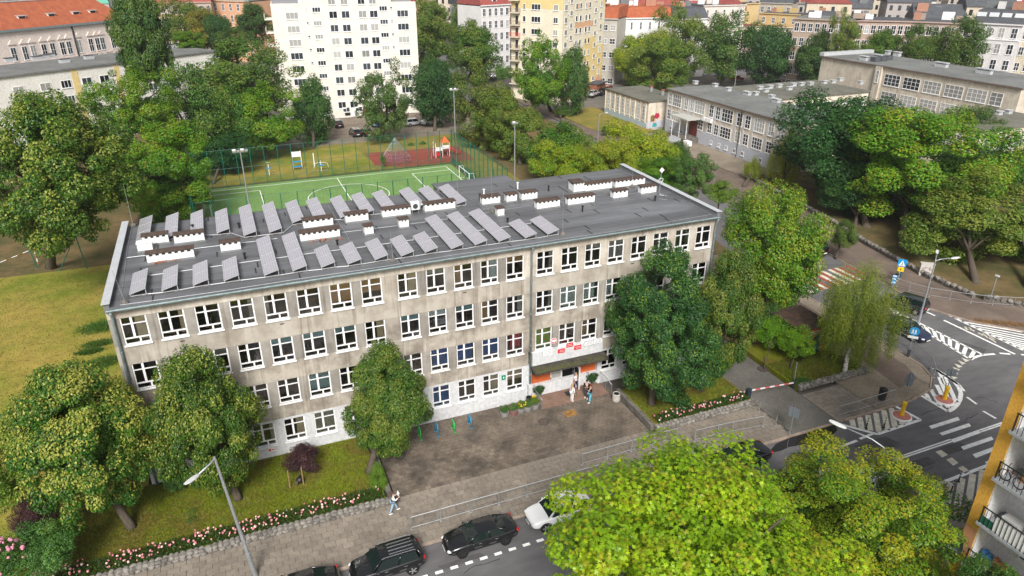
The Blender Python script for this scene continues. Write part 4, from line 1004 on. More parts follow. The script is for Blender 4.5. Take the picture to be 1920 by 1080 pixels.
# signs
M_blue = mat('sign_blue', (.01, .27, .62), .4, .4); M_yel = mat('sign_yellow', (.85, .55, .01), .4, .4); M_back = mat('sign_back', (.20, .23, .25), .5, .4, metal=.3)
def post_sign(name, label, x, y, h, rz=0, z=0, lean=0):
    t = thing(name, label, 'sign', (x, y, z), rz); MB().cyl((0, 0, 0), (0, 0, h), .035, n=8).build('post', M_galv, t); return t
x, y = gp(1680, 540)
t = post_sign('crossing_sign', 'blue square pedestrian crossing sign with yellow plate at the far kerb', x, y, 3.5, R(-50))
MB().box(-.42, .42, -.05, -.035, 2.6, 3.44).build('board', M_blue, t)
tri = MB(); tri.add([(-.33, -.056, 2.68), (.33, -.056, 2.68), (0, -.056, 3.34), (-.33, -.0501, 2.68), (.33, -.0501, 2.68), (0, -.0501, 3.34)], [(0, 1, 2), (5, 4, 3), (0, 3, 4, 1), (1, 4, 5, 2), (2, 5, 3, 0)]).build('triangle', M_swh, t)
fg = MB(); fg.obox((.0, -.06, 3.08), (.07, .006, .07)); fg.obox((.0, -.06, 2.95), (.05, .006, .17), 0, 0, Matrix.Rotation(R(8), 3, 'Y')); fg.obox((-.05, -.06, 2.79), (.035, .006, .17), 0, 0, Matrix.Rotation(R(25), 3, 'Y')); fg.obox((.05, -.06, 2.79), (.035, .006, .17), 0, 0, Matrix.Rotation(R(-22), 3, 'Y'))
fg.build('walking_figure', M_black, t)
MB().box(-.3, .3, -.05, -.035, 2.02, 2.5).build('lower_board', M_yel, t); MB().box(-.03, .03, -.056, -.0501, 2.12, 2.4).box(-.09, .0, -.056, -.0502, 2.2, 2.25).build('pictogram', M_black, t)
t = thing('marker_board', 'blue and white striped marker board at the far crossing kerb', 'sign', (x-.35, y+.2, 0), R(-50))
MB().cyl((0, 0, 0), (0, 0, .5), .03, n=6).build('post', M_galv, t); MB().box(-.2, .2, -.02, .02, .45, 1.55).build('board', M_blue, t)
for zz in (.6, 1.0, 1.35): MB().box(-.19, .19, -.026, -.0201, zz, zz+.14).build('stripe', M_swh, t)
x, y = gp(1702, 668)
t = post_sign('path_sign', 'round blue pedestrian path sign with white plate on the bent guard rail', x, y, 2.9, R(-50))
o = MB().lathe((0, 0, 0), [(.42, 0), (.42, .02), (.01, .021)], 24).build('disc', M_blue, t, loc=(0, -.04, 2.62)); o.rotation_euler = (R(90), 0, 0)
f = MB()
for dx in (-.13, .1): f.obox((dx, -.068, 2.78), (.09, .006, .09)); f.obox((dx, -.068, 2.62), (.12, .006, .2)); f.obox((dx-.04, -.068, 2.44), (.05, .006, .18), 0, 0, Matrix.Rotation(R(14), 3, 'Y')); f.obox((dx+.05, -.068, 2.44), (.05, .006, .18), 0, 0, Matrix.Rotation(R(-14), 3, 'Y'))
f.build('walking_figures', M_swh, t); MB().box(-.42, .42, -.06, -.04, 1.9, 2.15).build('lower_board', M_swh, t)
MB().box(-.12, .12, -.1, .1, 0, .7).build('post_foot', M_dark, t)
x, y = gp(1697, 745)
t = post_sign('arrow_sign', 'grey back of a narrow shield sign on a post at the kerb corner', x, y, 2.3, R(-40))
MB().prism([(-.3, 0), (-.3, .9), (0, 1.25), (.3, .9), (.3, .0), (0, -.2)], 0, .02).build('board', M_back, t, loc=(0, .06, 1.2)).rotation_euler = (R(90), 0, 0)
x, y = gp(1480, 817)
t = post_sign('road_sign', 'grey back of a square road sign at the driveway mouth', x, y, 2.6, R(-62)); MB().box(-.4, .4, .03, .05, 1.7, 2.55).box(-.35, .35, .052, .065, 1.8, 1.86).box(-.35, .35, .0521, .065, 2.3, 2.36).build('board', M_back, t)
x, y = gp(1770, 748)
t = post_sign('road_sign', 'grey back of a square road sign standing on the drop island', x, y, 3.0, R(-35), -.12); MB().box(-.36, .36, .03, .05, 2.3, 3.0).build('board', M_back, t)
M_ybol = mat('yellow_bollard', (.85, .50, .01), .4, .5, vary=.05, scale=3)
M_disc = mat('red_disc', (.50, .20, .16), .8, .3, vary=.12, scale=4)
for (px, py), lab in (((1690, 781), 'yellow keep-right bollard on a red disc inside the hatched box'), ((1770, 751), 'yellow keep-right bollard on a red disc on the drop island')):
    x, y = gp(px, py, ZR); t = thing('yellow_bollard', lab, 'bollard', (x, y, ZR))
    MB().lathe((0, 0, 0), [(.78, 0), (.76, .09), (.68, .11)], 24).build('base_rim', M_swh, t); MB().lathe((0, 0, 0), [(.66, .05), (.66, .125), (.05, .14)], 24).build('base_disc', M_disc, t)
    MB().lathe((.05, .05, .12), [(.2, 0), (.2, .12), (.16, .15), (.16, .95), (.19, .98), (.19, 1.15), (.16, 1.22)], 16).build('post', M_ybol, t)
M_flexw = M_swh
for i, (px, py) in enumerate(((1624, 803), (1657, 802), (1743, 925), (1783, 922), (1797, 903))):
    x, y = gp(px, py, ZR); lab = ['striped flexible post at the left of the hatched box', 'striped flexible post in the middle of the hatched box', 'striped flexible post beside the chestnut tree', 'striped flexible post nearest the orange building', 'striped flexible post farthest along the lower white line'][i]
    t = thing('flexible_post', lab, 'bollard', (x, y, ZR), 0, 'flexible marker posts'); MB().cyl((0, 0, 0), (0, 0, .95), .045, n=8).lathe((0, 0, 0), [(.12, 0), (.11, .04), (.05, .05)], 10).build('post', M_black, t)
    for zz in (.55, .78): MB().cyl((0, 0, zz), (0, 0, zz+.1), .049, n=8).build('band', M_swh, t)
# barrier
x, y = gp(1401, 750)
t = thing('barrier_gate', 'lowered red and white boom barrier across the driveway', 'barrier', (x, y, 0))
MB().box(-.17, .17, -.16, .16, 0, 1.0).box(-.19, .19, -.18, .18, 1.0, 1.08).build('cabinet', mat('barrier_dark', (.02, .03, .045), .4, .5), t)
x2, y2 = gp(1488, 716, 1.0); L = math.dist((x, y), (x2, y2)); a = math.atan2(y2-y, x2-x)
bm = thing('boom', None, None); bm.parent = t; bm.rotation_euler = (0, 0, a)
n = 9
for i in range(n): MB().box(.17+(L-.17)*i/n, .17+(L-.17)*(i+1)/n-.001, -.035, .035, .86, .96).build('boom_section', M_swh if i % 2 == 0 else mat('boom_red', (.60, .10, .10), .5, .3), bm)
t = thing('boom_rest', 'thin grey post with dark foot at the end of the boom barrier', 'post', (*gp(1487, 727), 0)); MB().cyl((0, 0, 0), (.1, .2, 2.4), .04, n=8).build('post', M_galv, t); MB().box(-.1, .1, -.1, .1, 0, .8).build('foot', M_dark, t)
for (px, py), lab in (((1423, 772), 'thin steel bollard at the upper left edge of the driveway'), ((1454, 798), 'thin steel bollard at the lower left edge of the driveway')):
    t = thing('steel_bollard', lab, 'bollard', (*gp(px, py), 0)); MB().cyl((0, 0, 0), (0, 0, .95), .03, n=8).build('post', M_galv, t); MB().lathe((0, 0, 0), [(.09, 0), (.08, .02)], 10).build('base', M_galv, t)
# utility cabinet with graffiti
x, y = gp(1737, 518); M_cab = mat('grey_cabinet', (.50, .48, .45), .6, .3, vary=.08, scale=3)
t = thing('utility_cabinet', 'tilted pale grey utility cabinet with graffiti by the stone wall', 'cabinet', (*gp(1734, 516), .0), R(-38))
MB().box(-.7, .7, -.25, .25, 0, 1.45).build('body', M_cab, t); MB().box(-.74, .74, -.29, .29, 1.452, 1.52).build('lid', M_cab, t)
gr = MB(); rnd = random.Random(6)
for i in range(14):
    p = (rnd.uniform(-.55, .5), rnd.uniform(.4, 1.1)); q = (p[0]+rnd.uniform(-.3, .3), p[1]+rnd.uniform(-.4, .3)); d = Vector((q[0]-p[0], q[1]-p[1])); n_ = Vector((-d.y, d.x)).normalized()*.03
    gr.quad((p[0]+n_.x, -.253, p[1]+n_.y), (q[0]+n_.x, -.253, q[1]+n_.y), (q[0]-n_.x, -.2535, q[1]-n_.y), (p[0]-n_.x, -.2535, p[1]-n_.y), i % 2)
gr.build('graffiti', [M_black, mat('graffiti_red', (.35, .05, .05), .6, .3)], t, kind='stuff')

# kiosk under the trees
M_kiosk = mat('kiosk_dark', (.03, .032, .035), .6, .3); M_kroof = mat('kiosk_roof', (.035, .030, .027), .9, .2, col2=(.10, .055, .038), scale=2.5, bump=.2)
t = thing('kiosk', 'dark flat roofed kiosk with red and blue striped end under the trees', 'kiosk', (53.7, -3.0, 0))
MB().box(0, 3.3, 0, 4.0, 0, 2.45).build('body', M_kiosk, t); MB().box(-.15, 3.5, -.15, 4.2, 2.46, 2.66).build('roof', M_kroof, t)
for i in range(7): MB().box(.15+i*.45, .58+i*.45, -.03, -.001, .2, 1.9).build('stripe_panel', [M_sred, mat('kiosk_blue', (.02, .10, .35), .5, .3), mat('kiosk_teal', (.02, .2, .2), .5, .3)][[0, 1, 0, 1, 2, 0, 0][i]], t)
sg = MB().box(.2, 3.3, -.17, -.152, 1.95, 2.62).build('sign_board', M_sred, t); b = MB(); rnd = random.Random(5)
for z in (2.38, 2.12):
    x = .35
    while x < 3.0: l = rnd.uniform(.12, .2); b.box(x, x+l, -.178, -.1701, z-.07, z+.09); x += l+.06
b.build('lettering', M_swh, sg, kind='stuff')

# fence meshes round the pitch
M_green = mat('green_fence_paint', (.005, .115, .075), .4, .5); M_net = mat('green_netting', (.015, .16, .12), .8, .2)
def mesh_fence(label, p, q, h, step, sp, post=.05, low=1.1):
    t = thing('mesh_fence', label, 'fence', (*p, 0)); L = math.dist(p, q); d = ((q[0]-p[0])/L, (q[1]-p[1])/L); n = int(round(L/step))
    for i in range(n+1):
        c = (d[0]*L*i/n, d[1]*L*i/n); MB().box(c[0]-post, c[0]+post, c[1]-post, c[1]+post, 0, h).build('post', M_green, t)
    w = MB(); k = int(L/sp)
    def seg(a, b, z0, z1, r):
        w.box(min(a[0], b[0])-r, max(a[0], b[0])+r, min(a[1], b[1])-r, max(a[1], b[1])+r, z0, z1)
    for i in range(k+1):
        c = (d[0]*L*i/k, d[1]*L*i/k)
        seg(c, c, .05, h-.05, .005)
        if i < k:
            c2_ = (d[0]*L*(i+.5)/k, d[1]*L*(i+.5)/k); seg(c2_, c2_, .05, low, .009)
    w.build('wire_mesh', M_green, t, kind='stuff')
    r = MB()
    for z in (.08, low, h*.5, h-.06): r.cyl((0, 0, z), (d[0]*L, d[1]*L, z), .022, n=5)
    r.build('rails', M_green, t); return t
mesh_fence('tall green wire fence along the far side of the pitch', (3.3, 72.2), (44.7, 72.2), 6.0, 2.05, .2)
mesh_fence('green posts and wire fence along the near side of the pitch', (3.3, 46.1), (44.7, 46.1), 6.0, 2.05, .42)
mesh_fence('tall green wire fence at the right end of the pitch', (44.75, 46.2), (44.75, 72.1), 6.0, 2.0, .16)
t = thing('ball_net', 'green ball stop net hanging at the left end of the pitch', 'net', (3.1, 46.2, 0)); w = MB()
for i in range(52): w.box(-.006, .006, i*.5-.006, i*.5+.006, 0, 6)
for i in range(26): w.box(-.006, .006, 0, 25.8, i*.24, i*.24+.012)
for i in range(5): w.box(-.03, -.018, i*6.4, i*6.4+2.6, 0, 6)
w.build('netting', M_net, t, kind='stuff')
for yy in (0, 12.9, 25.8): MB().cyl((0, yy, 0), (0, yy, 6.1), .06, n=8).build('post', M_green, t)
# lines of the pitch
def pline(p, q, w=.1): return mark_line(p, q, w)
def mark_line(p, q, w):
    d = Vector((q[0]-p[0], q[1]-p[1])); n = Vector((-d.y, d.x)).normalized()*w/2
    return MB().prism([(p[0]+n.x, p[1]+n.y), (q[0]+n.x, q[1]+n.y), (q[0]-n.x, q[1]-n.y), (p[0]-n.x, p[1]-n.y)], .048, .057).build('pitch_line', M_mark, pitch)
y1 = 70.75; y0 = 47.6; xl, xr = 4.9, 43.1
for a, b in (((xl, y1), (xr, y1)), ((xl, y0), (xr, y0)), ((xl, y0+.06), (xl, y1-.06)), ((xr, y0+.06), (xr, y1-.06)), ((24.4, y0+.06), (24.4, y1-.06)), ((xl+.06, 68.5), (12.1, 68.5)), ((12.1, 68.44), (12.1, 50)), ((36.5, 68.5), (xr-.06, 68.5)), ((36.5, 68.44), (36.5, 50)), ((xl+.06, 50), (12.16, 50)), ((36.44, 50), (xr-.06, 50))):
    mark_line(a, b, .12)
rg = MB(); n = 64; c0 = (24.5, 60.6)
for i in range(n):
    a0, a1 = 2*math.pi*i/n, 2*math.pi*(i+1)/n
    P = [(c0[0]+r*math.cos(a), c0[1]+r*math.sin(a)) for r, a in ((6.0, a0), (6.0, a1), (6.12, a1), (6.12, a0))]
    rg.add([(x, y, .058) for x, y in P], [(0, 1, 2, 3)])
rg.build('centre_circle', M_mark, pitch)
def goal(label, x, y, rz, w=3.0, h=2.0, stripe=False):
    t = thing('goal', label, 'goal', (x, y, .05), rz); m = M_white
    if stripe:
        for yy in (-w/2, w/2):
            for k in range(5): MB().cyl((0, yy, k*h/5), (0, yy, (k+1)*h/5), .06, n=8).build('post_band', M_white if k % 2 else M_rust, t)
        for k in range(7): MB().cyl((0, -w/2+k*w/7, h), (0, -w/2+(k+1)*w/7, h), .06, n=8).build('crossbar_band', M_white if k % 2 else M_rust, t)
        return
    for yy in (-w/2, w/2): MB().cyl((0, yy, 0), (0, yy, h), .06, n=8).build('post', m, t)
    MB().cyl((0, -w/2, h), (0, w/2, h), .06, n=8).build('crossbar', m, t)
    f = MB()
    for yy in (-w/2, w/2): f.tube([(0, yy, h), (.7, yy, h), (1.1, yy, 0), (0, yy, 0)], .03, 5)
    f.cyl((1.1, -w/2, .02), (1.1, w/2, .02), .03, n=5); f.build('back_frame', m, t)
    nb = MB()
    for i in range(16):
        yy = lerp(-w/2, w/2, i/15); nb.tube([(.05, yy, h-.03), (.7, yy, h-.03), (1.08, yy, .05)], .006, 3)
    for zz in (.4, .8, 1.2, 1.6): nb.cyl((1.08-zz*.19, -w/2, zz), (1.08-zz*.19, w/2, zz), .006, n=3)
    nb.build('net', M_net, t, kind='stuff')
goal('white goal with green net at the right end of the green pitch', 43.1, 60.8, 0, 5.0)
goal('white goal at the left end of the green pitch', 4.9, 60.0, math.pi, 5.0)
goal('old striped goal posts on the dry playing field', -16.2, 45.9, R(-40), 5.0, 2.0, True)
# poles of an old ball stop at the field edge
for (px, py, h), lab in (((70, 503, 4), 'left thin green pole at the edge of the playing field'), ((163, 503, 5), 'right thin green pole at the edge of the playing field')):
    t = thing('field_pole', lab, 'pole', (*gp(px, py), 0)); MB().cyl((0, 0, 0), (-.3, 0, h), .06, n=8).build('pole', M_green, t); MB().box(-.12, .12, -.12, .12, 0, .05).build('foot', M_block, t)
t = thing('field_pole', 'slanting green strut between the two field poles', 'pole', (*gp(112, 508), 0)); MB().cyl((0, 0, 0), (1.6, 0, 2.6), .05, n=8).build('pole', M_green, t); MB().box(-.12, .12, -.12, .12, 0, .05).build('foot', M_block, t)
t = thing('field_pole', 'green pole with brace by the left tree edge', 'pole', (*gp(10, 800), 0)); MB().cyl((0, 0, 0), (-.2, 0, 3), .06, n=8).build('pole', M_green, t); MB().cyl((0, 0, 1.6), (-1.2, 0, .1), .05, n=6).build('brace', M_green, t)

# playground
t = thing('climbing_net', 'grey rope climbing pyramid on the red playground', 'climbing net', (36.0, 77.5, .04)); ap = (0, 0, 4.2)
MB().cyl((0, 0, 0), ap, .07, n=8).build('mast', M_galv, t)
nb = MB(); M_rope = mat('grey_rope', (.30, .33, .34), .9, .1); M_ropr = mat('purple_rope', (.30, .12, .20), .9, .1)
base = [(3.0*math.cos(R(60*i+15)), 3.0*math.sin(R(60*i+15)), .5) for i in range(6)]
for i in range(6):
    a, b = base[i], base[(i+1) % 6]
    for k in range(7):
        c = tuple(lerp(a[j], b[j], k/6) for j in range(3)); nb.cyl(c, ap, .014, n=3, caps=False)
    for u in (.15, .3, .45, .6, .75):
        p = tuple(lerp(a[j], ap[j], u) for j in range(3)); q = tuple(lerp(b[j], ap[j], u) for j in range(3)); nb.cyl(p, q, .014, n=3, caps=False)
nb.build('rope_net', M_rope, t)
nb = MB()
for i in range(6):
    a, b = base[i], base[(i+1) % 6]; nb.cyl(a, b, .04, n=4)
    nb.cyl(a, (a[0]*1.25, a[1]*1.25, 0), .03, n=4)
    for u in (.25, .5, .75):
        nb.tube([tuple(v*u for v in a[:2])+(.5,), tuple(v*u for v in b[:2])+(.5,)], .03, 4)
    nb.cyl(a, (0, 0, .5), .03, n=4)
nb.build('lower_net', M_ropr, t)
t = thing('slide_tower', 'white and red play tower with slide and orange roof', 'play tower', (43.2, 77.0, .04))
for x in (0, 1.3, 2.6):
    for y in (0, 1.3): MB().cyl((x, y, 0), (x, y, 2.6), .06, n=8).build('post', M_white, t)
MB().box(0, 1.3, 0, 1.3, 1.1, 1.2).build('platform', M_galv, t); MB().box(1.301, 2.6, 0, 1.3, 1.4, 1.5).build('platform', M_galv, t)
MB().box(.1, 1.2, -.04, .0, 1.2, 1.9).build('panel', M_white, t); MB().box(1.4, 2.5, -.04, 0, 1.5, 2.1).build('panel', M_white, t); MB().box(.1, .9, -.05, -.0, .2, .9).build('panel', M_sred, t)
MB().add([(1.2, -.1, 2.6), (2.7, -.1, 2.6), (2.7, 1.4, 2.6), (1.2, 1.4, 2.6), (1.95, .65, 3.6)], [(3, 2, 1, 0), (0, 1, 4), (1, 2, 4), (2, 3, 4), (3, 0, 4)]).build('roof', mat('play_roof', (.60, .12, .03), .5, .3), t)
MB().tube([(2.6, .65, 1.5), (3.4, .65, 1.1), (4.2, .65, .45), (4.9, .65, .3)], .28, 8).build('slide', M_sred, t, smooth=True)
MB().tube([(0, 0, 2.6), (-.2, -.2, 3.6), (-1.1, -.6, 0)], .04, 5).build('swing_frame', M_galv, t)
def gym(label, x, y, kind):
    t = thing('gym_machine', label, 'exercise machine', (x, y, .03)); m = M_galv
    if kind == 0:
        MB().cyl((0, 0, 0), (0, 0, 1.9), .06, n=8).build('post', M_white, t); MB().tube([(-.3, 0, 1.9), (-.3, 0, 2.2), (.3, 0, 2.2), (.3, 0, 1.9)], .03, 5).build('handle', m, t)
        MB().box(-.5, .5, -.15, .15, 1.2, 1.28).build('bar', M_blue, t); MB().box(-.7, -.35, -.1, .1, .25, .3).box(.35, .7, -.1, .1, .25, .3).build('pedal', m, t); MB().cyl((-.6, 0, .3), (.6, 0, .3), .03, n=6).build('axle', m, t)
    elif kind == 1:
        for x_ in (-.75, .75): MB().cyl((x_, 0, 0), (x_, 0, 3.2), .06, n=8).build('post', M_white, t)
        MB().box(-.75, .75, -.03, .03, 2.2, 3.1).build('board', M_swh, t); MB().box(-.7, .7, -.3, .3, .5, .58).build('bench', M_blue, t); MB().box(-.7, .7, -.06, .0, 1.3, 1.5).build('backrest', M_blue, t); MB().cyl((-.7, -.3, 0), (-.7, -.3, .5), .03, n=6).cyl((.7, -.3, 0), (.7, -.3, .5), .03, n=6).build('legs', m, t)
    else:
        MB().cyl((0, 0, 0), (0, 0, 1.8), .06, n=8).build('post', M_white, t); MB().tube([(-1.2, 0, .6), (-1.1, 0, 1.3), (-.6, 0, 1.5), (.6, 0, 1.5), (1.1, 0, 1.3), (1.2, 0, .6)], .04, 6).build('arm', M_white, t)
        MB().box(-.5, .5, -.2, .2, 1.0, 1.1).build('seat', M_blue, t); MB().box(-1.0, 1.0, -.04, .04, .1, .16).build('foot_bar', m, t)
gym('leftmost outdoor exercise machine behind the pitch fence', 14.3, 76.7, 0); gym('tall outdoor exercise frame with white board behind the fence', 19.1, 78.5, 1); gym('outdoor exercise machine with curved white arms behind the fence', 22.7, 75.9, 2)
t = thing('post', 'lone white post on the outdoor gym lawn', 'post', (22.0, 79.2, .03)); MB().cyl((0, 0, 0), (0, 0, 2.4), .09, n=8).build('shaft', M_white, t); MB().box(-.15, .15, -.15, .15, 0, .05).build('foot', M_block, t)

# ------------------------------------------------------------------ cars
M_tyre = mat('tyre_rubber', (.015, .015, .016), .85, .2); M_rim = mat('alloy_rim', (.55, .56, .58), .3, .5, metal=.7); M_rimd = mat('dark_alloy_rim', (.03, .03, .032), .35, .5, metal=.4)
M_cglass = mat('car_glass', (.010, .018, .017), .06, .55); M_hl = mat('headlight_glass', (.70, .72, .75), .1, .7); M_tl = mat('tail_light_red', (.45, .01, .015), .15, .6)
M_trim = mat('black_trim', (.012, .012, .013), .5, .4); M_chrome = mat('chrome', (.75, .76, .78), .12, .6, metal=.9); M_plate = mat('number_plate', (.75, .76, .74), .4, .4)
PAINT = {'black': (.006, .0065, .008), 'white': (.78, .79, .80), 'silver': (.45, .46, .48), 'navy': (.012, .02, .05), 'dark': (.02, .024, .028), 'blue': (.01, .12, .35), 'red': (.42, .02, .02), 'teal': (.0, .22, .30), 'grey': (.12, .125, .13)}
def paint(c): return mat('car_paint_'+c, PAINT[c], .22, .5, coat=1.0)
SEDAN = dict(st=[(-2.36, .60, .48, .76, .80), (-2.31, .78, .34, .93, 1.0), (-2.0, .87, .28, .98, 1.07), (-1.45, .905, .25, .96, 1.03), (-.5, .91, .23, .93, .97), (.5, .91, .23, .91, .95), (1.05, .91, .23, .90, .96), (1.6, .90, .24, .84, .92), (2.05, .85, .27, .74, .82), (2.27, .72, .32, .64, .70), (2.35, .50, .40, .56, .60)],
             gb=(-1.85, 1.12), gt=(-.90, .30), zb=.93, zt=1.42, hw=.80, tw=.60, ax=(1.42, -1.42), wr=.335)
SUV = dict(st=[(-2.20, .66, .50, .90, 1.0), (-2.14, .82, .36, 1.02, 1.12), (-1.8, .89, .32, 1.06, 1.10), (-.5, .91, .30, 1.02, 1.06), (.5, .91, .30, .99, 1.03), (1.0, .91, .30, .98, 1.04), (1.5, .905, .30, .92, 1.00), (1.95, .86, .32, .84, .90), (2.12, .74, .36, .74, .78), (2.2, .52, .44, .66, .68)],
           gb=(-2.05, 1.12), gt=(-1.72, .42), zb=1.0, zt=1.64, hw=.82, tw=.64, ax=(1.33, -1.32), wr=.36)
def car(label, x, y, rz, kind=SEDAN, col='black', rim=M_rim, z=ZR, group=None, rails=False, scale=1.0, cat='car', bodytall=0):
    t = thing('parked_car', label, cat, (x, y, z), rz, group); P = paint(col); S = kind['st']; b = MB(); vs = []; m = 0
    for (sx, w, z0, zs, zt) in S:
        half = [(0, z0), (.80*w, z0), (.96*w, z0+.08), (1.0*w, lerp(z0, zs, .5)), (.985*w, lerp(z0, zs, .8)), (.95*w, zs), (.82*w, lerp(zs, zt, .75)), (.4*w, zt-.005), (0, zt)]
        ring = [(sx, yy, zz) for yy, zz in half] + [(sx, -yy, zz) for yy, zz in half[-2:0:-1]]; m = len(ring); vs += ring
    k = len(S); fs = [(i*m+j, (i+1)*m+j, (i+1)*m+(j+1) % m, i*m+(j+1) % m) for i in range(k-1) for j in range(m)]
    fs += [tuple(range(m)), tuple(range(k*m-1, (k-1)*m-1, -1))]
    o = b.add(vs, fs).build('body', P, t, smooth=True); sd_ = o.modifiers.new('sub', 'SUBSURF'); sd_.levels = 1; sd_.render_levels = 2
    xb0, xb1 = kind['gb']; xt0, xt1 = kind['gt']; zb_, zt = kind['zb']-.02, kind['zt']; hw, tw = kind['hw'], kind['tw']
    B = lambda u, s: Vector((lerp(xb0, xb1, u), s*hw, zb_)); T = lambda u, s: Vector((lerp(xt0, xt1, u), s*tw, zt-.035))
    def pane(a, b_, c, d, nm, out):
        n_ = (b_-a).cross(d-a).normalized(); 
        if n_.dot(Vector(out)) < 0: n_ = -n_
        q = [p for p in (a, b_, c, d)]
        MB().add([*(p - n_*.03 for p in q), *(p for p in q)], [(0, 1, 2, 3), (7, 6, 5, 4), (0, 4, 5, 1), (1, 5, 6, 2), (2, 6, 7, 3), (3, 7, 4, 0)]).build(nm, M_cglass, t)
    pane(B(1, -1), B(1, 1), T(1, 1), T(1, -1), 'windscreen', (1, 0, .5)); pane(B(0, -1), B(0, 1), T(0, 1), T(0, -1), 'rear_window', (-1, 0, .5))
    for s in (-1, 1):
        pane(B(.08, s), B(.47, s), T(.44, s), T(.06, s), 'side_window', (0, s, .3)); pane(B(.51, s), B(.93, s), T(.95, s), T(.48, s), 'side_window', (0, s, .3))
    core = MB().add([B(0, -1)*.985, B(1, -1)*.985, B(1, 1)*.985, B(0, 1)*.985, T(0, -1)*.985, T(1, -1)*.985, T(1, 1)*.985, T(0, 1)*.985], [(3, 2, 1, 0), (4, 5, 6, 7), (0, 1, 5, 4), (1, 2, 6, 5), (2, 3, 7, 6), (3, 0, 4, 7)])
    for s in (-1, 1):
        for u, v, r in ((0, 0, .05), (1, 1, .04), (.49, .46, .03)):
            MB().cyl(B(u, s), T(v, s)+Vector((0, 0, .01)), r, r*.8, 6).build('pillar', P, t, smooth=True)
    rv = []; nx, ny = 7, 7
    for i in range(nx):
        u = i/(nx-1); xx = lerp(xt0-.07, xt1+.05, u)
        for j in range(ny):
            v = -1+2*j/(ny-1); rv.append((xx, v*(tw+.025), zt-.03 + .05*(1-v*v)*(1-(2*u-1)**4*.6) - .012*(2*u-1)**4))
    fs = [(i*ny+j, (i+1)*ny+j, (i+1)*ny+j+1, i*ny+j+1) for i in range(nx-1) for j in range(ny-1)]
    rf = MB().add(rv, fs); n0 = len(rv)
    rf.add([(a, b_, c-.04) for a, b_, c in rv], [f[::-1] for f in fs])
    ro = rf.build('roof', P, t, smooth=True)
    if rails:
        for s in (-1, 1): MB().tube([(xt0+.1, s*(tw-.02), zt), (xt0+.25, s*(tw-.0), zt+.08), (xt1-.2, s*(tw-.0), zt+.08), (xt1-.02, s*(tw-.02), zt)], .022, 6).build('roof_rail', M_chrome, t)
        MB().box(xt0+.15, xt1-.5, -.42, -.38, zt+.01, zt+.035).box(xt0+.15, xt1-.5, -.16, -.12, zt+.015, zt+.045).box(xt0+.15, xt1-.5, .12, .16, zt+.015, zt+.045).box(xt0+.15, xt1-.5, .38, .42, zt+.01, zt+.035).build('roof_ribs', M_chrome, ro)
    wr = kind['wr']
    for ax in kind['ax']:
        for s in (-1, 1):
            w = MB(); o = inst(MB().lathe((0, 0, 0), [(wr*.62, -.09), (wr*.93, -.10), (wr, -.06), (wr, .06), (wr*.93, .10), (wr*.62, .09)], 20).mesh('wheel', M_tyre, True), 'wheel', t, (ax, s*.83, wr)); o.rotation_euler = (R(90), 0, 0)
            rm = MB().lathe((0, 0, 0), [(wr*.64, -.085), (wr*.64, .085), (wr*.5, .07), (.02, .06)], 16)
            for q in range(5):
                a = q*2*math.pi/5; rm.obox((wr*.36*math.cos(a), wr*.36*math.sin(a), -s*.085), (wr*.62, .07, .03), a)
            rm.build('rim', rim, o)
            arch = []; n = 10
            for q in range(n+1):
                a = math.pi*q/n; arch.append((a, 1))
            am = MB()
            for q in range(n):
                a0, a1 = math.pi*q/n, math.pi*(q+1)/n; r0, r1 = wr+.02, wr+.065
                am.quad((ax+r0*math.cos(a0), s*.915, wr+r0*math.sin(a0)), (ax+r1*math.cos(a0), s*.905, wr+r1*math.sin(a0)), (ax+r1*math.cos(a1), s*.905, wr+r1*math.sin(a1)), (ax+r0*math.cos(a1), s*.915, wr+r0*math.sin(a1)))
            am.build('wheel_arch', M_trim, t)
    zf = S[-3][3]; xf = S[-3][0]
    for s in (-1, 1):
        MB().ball((S[-2][0]-.12, s*.63, S[-2][3]-.02), (.20, .16, .085), 10, 6).build('headlight', M_hl, t, smooth=True)
        MB().ball((S[1][0]+.06, s*.66, S[1][3]-.06), (.12, .20, .10), 10, 6).build('tail_light', M_tl, t, smooth=True)
        MB().ball((lerp(xb0, xb1, .88), s*.98, zb_+.08), (.09, .11, .075), 8, 6).build('mirror', P, t, smooth=True)
        for u in (.36, .72): MB().box(lerp(xb0, xb1, u)-.1, lerp(xb0, xb1, u)+.1, s*.915-.015, s*.915+.015, zb_-.11, zb_-.085).build('door_handle', M_chrome, t)
    MB().box(S[-1][0]-.06, S[-1][0]+.02, -.42, .42, S[-1][2]+.02, S[-1][2]+.13).build('grille', M_trim, t)
    MB().box(S[-1][0]+.0201, S[-1][0]+.035, -.26, .26, S[-1][2]-.06, S[-1][2]+.05).build('number_plate', M_plate, t); MB().box(S[0][0]-.03, S[0][0]+.01, -.26, .26, S[0][3]-.28, S[0][3]-.16).build('number_plate', M_plate, t)
    if scale != 1.0: t.scale = (scale,)*3
    return t
car('black estate SUV with silver roof rails parked at the bottom kerb', 13.05, -13.28, R(180.5), SUV, 'black', M_rim, rails=True)
car('glossy black saloon with dark wheels parked behind the SUV', 18.95, -13.2, R(180), SEDAN, 'black', M_rimd)
car('white hatchback half hidden by the bright plane tree', 24.45, -13.15, R(180), SUV, 'white', M_rim)
car('black car mostly hidden under the trees with only its rear showing', 38.9, -13.2, R(180), SEDAN, 'black', M_rim)
car('dark car at the very bottom edge of the street', 7.9, -13.3, R(180), SEDAN, 'black', M_rim)
car('silver car glimpsed between the yellow-green crowns', 42.2, -17.6, R(0), SEDAN, 'silver', M_rim)
car('white car glimpsed below the chestnut crown', 45.6, -19.0, R(0), SUV, 'white', M_rim)
p, q = gp(1676, 577, ZR), gp(1731, 588, ZR)
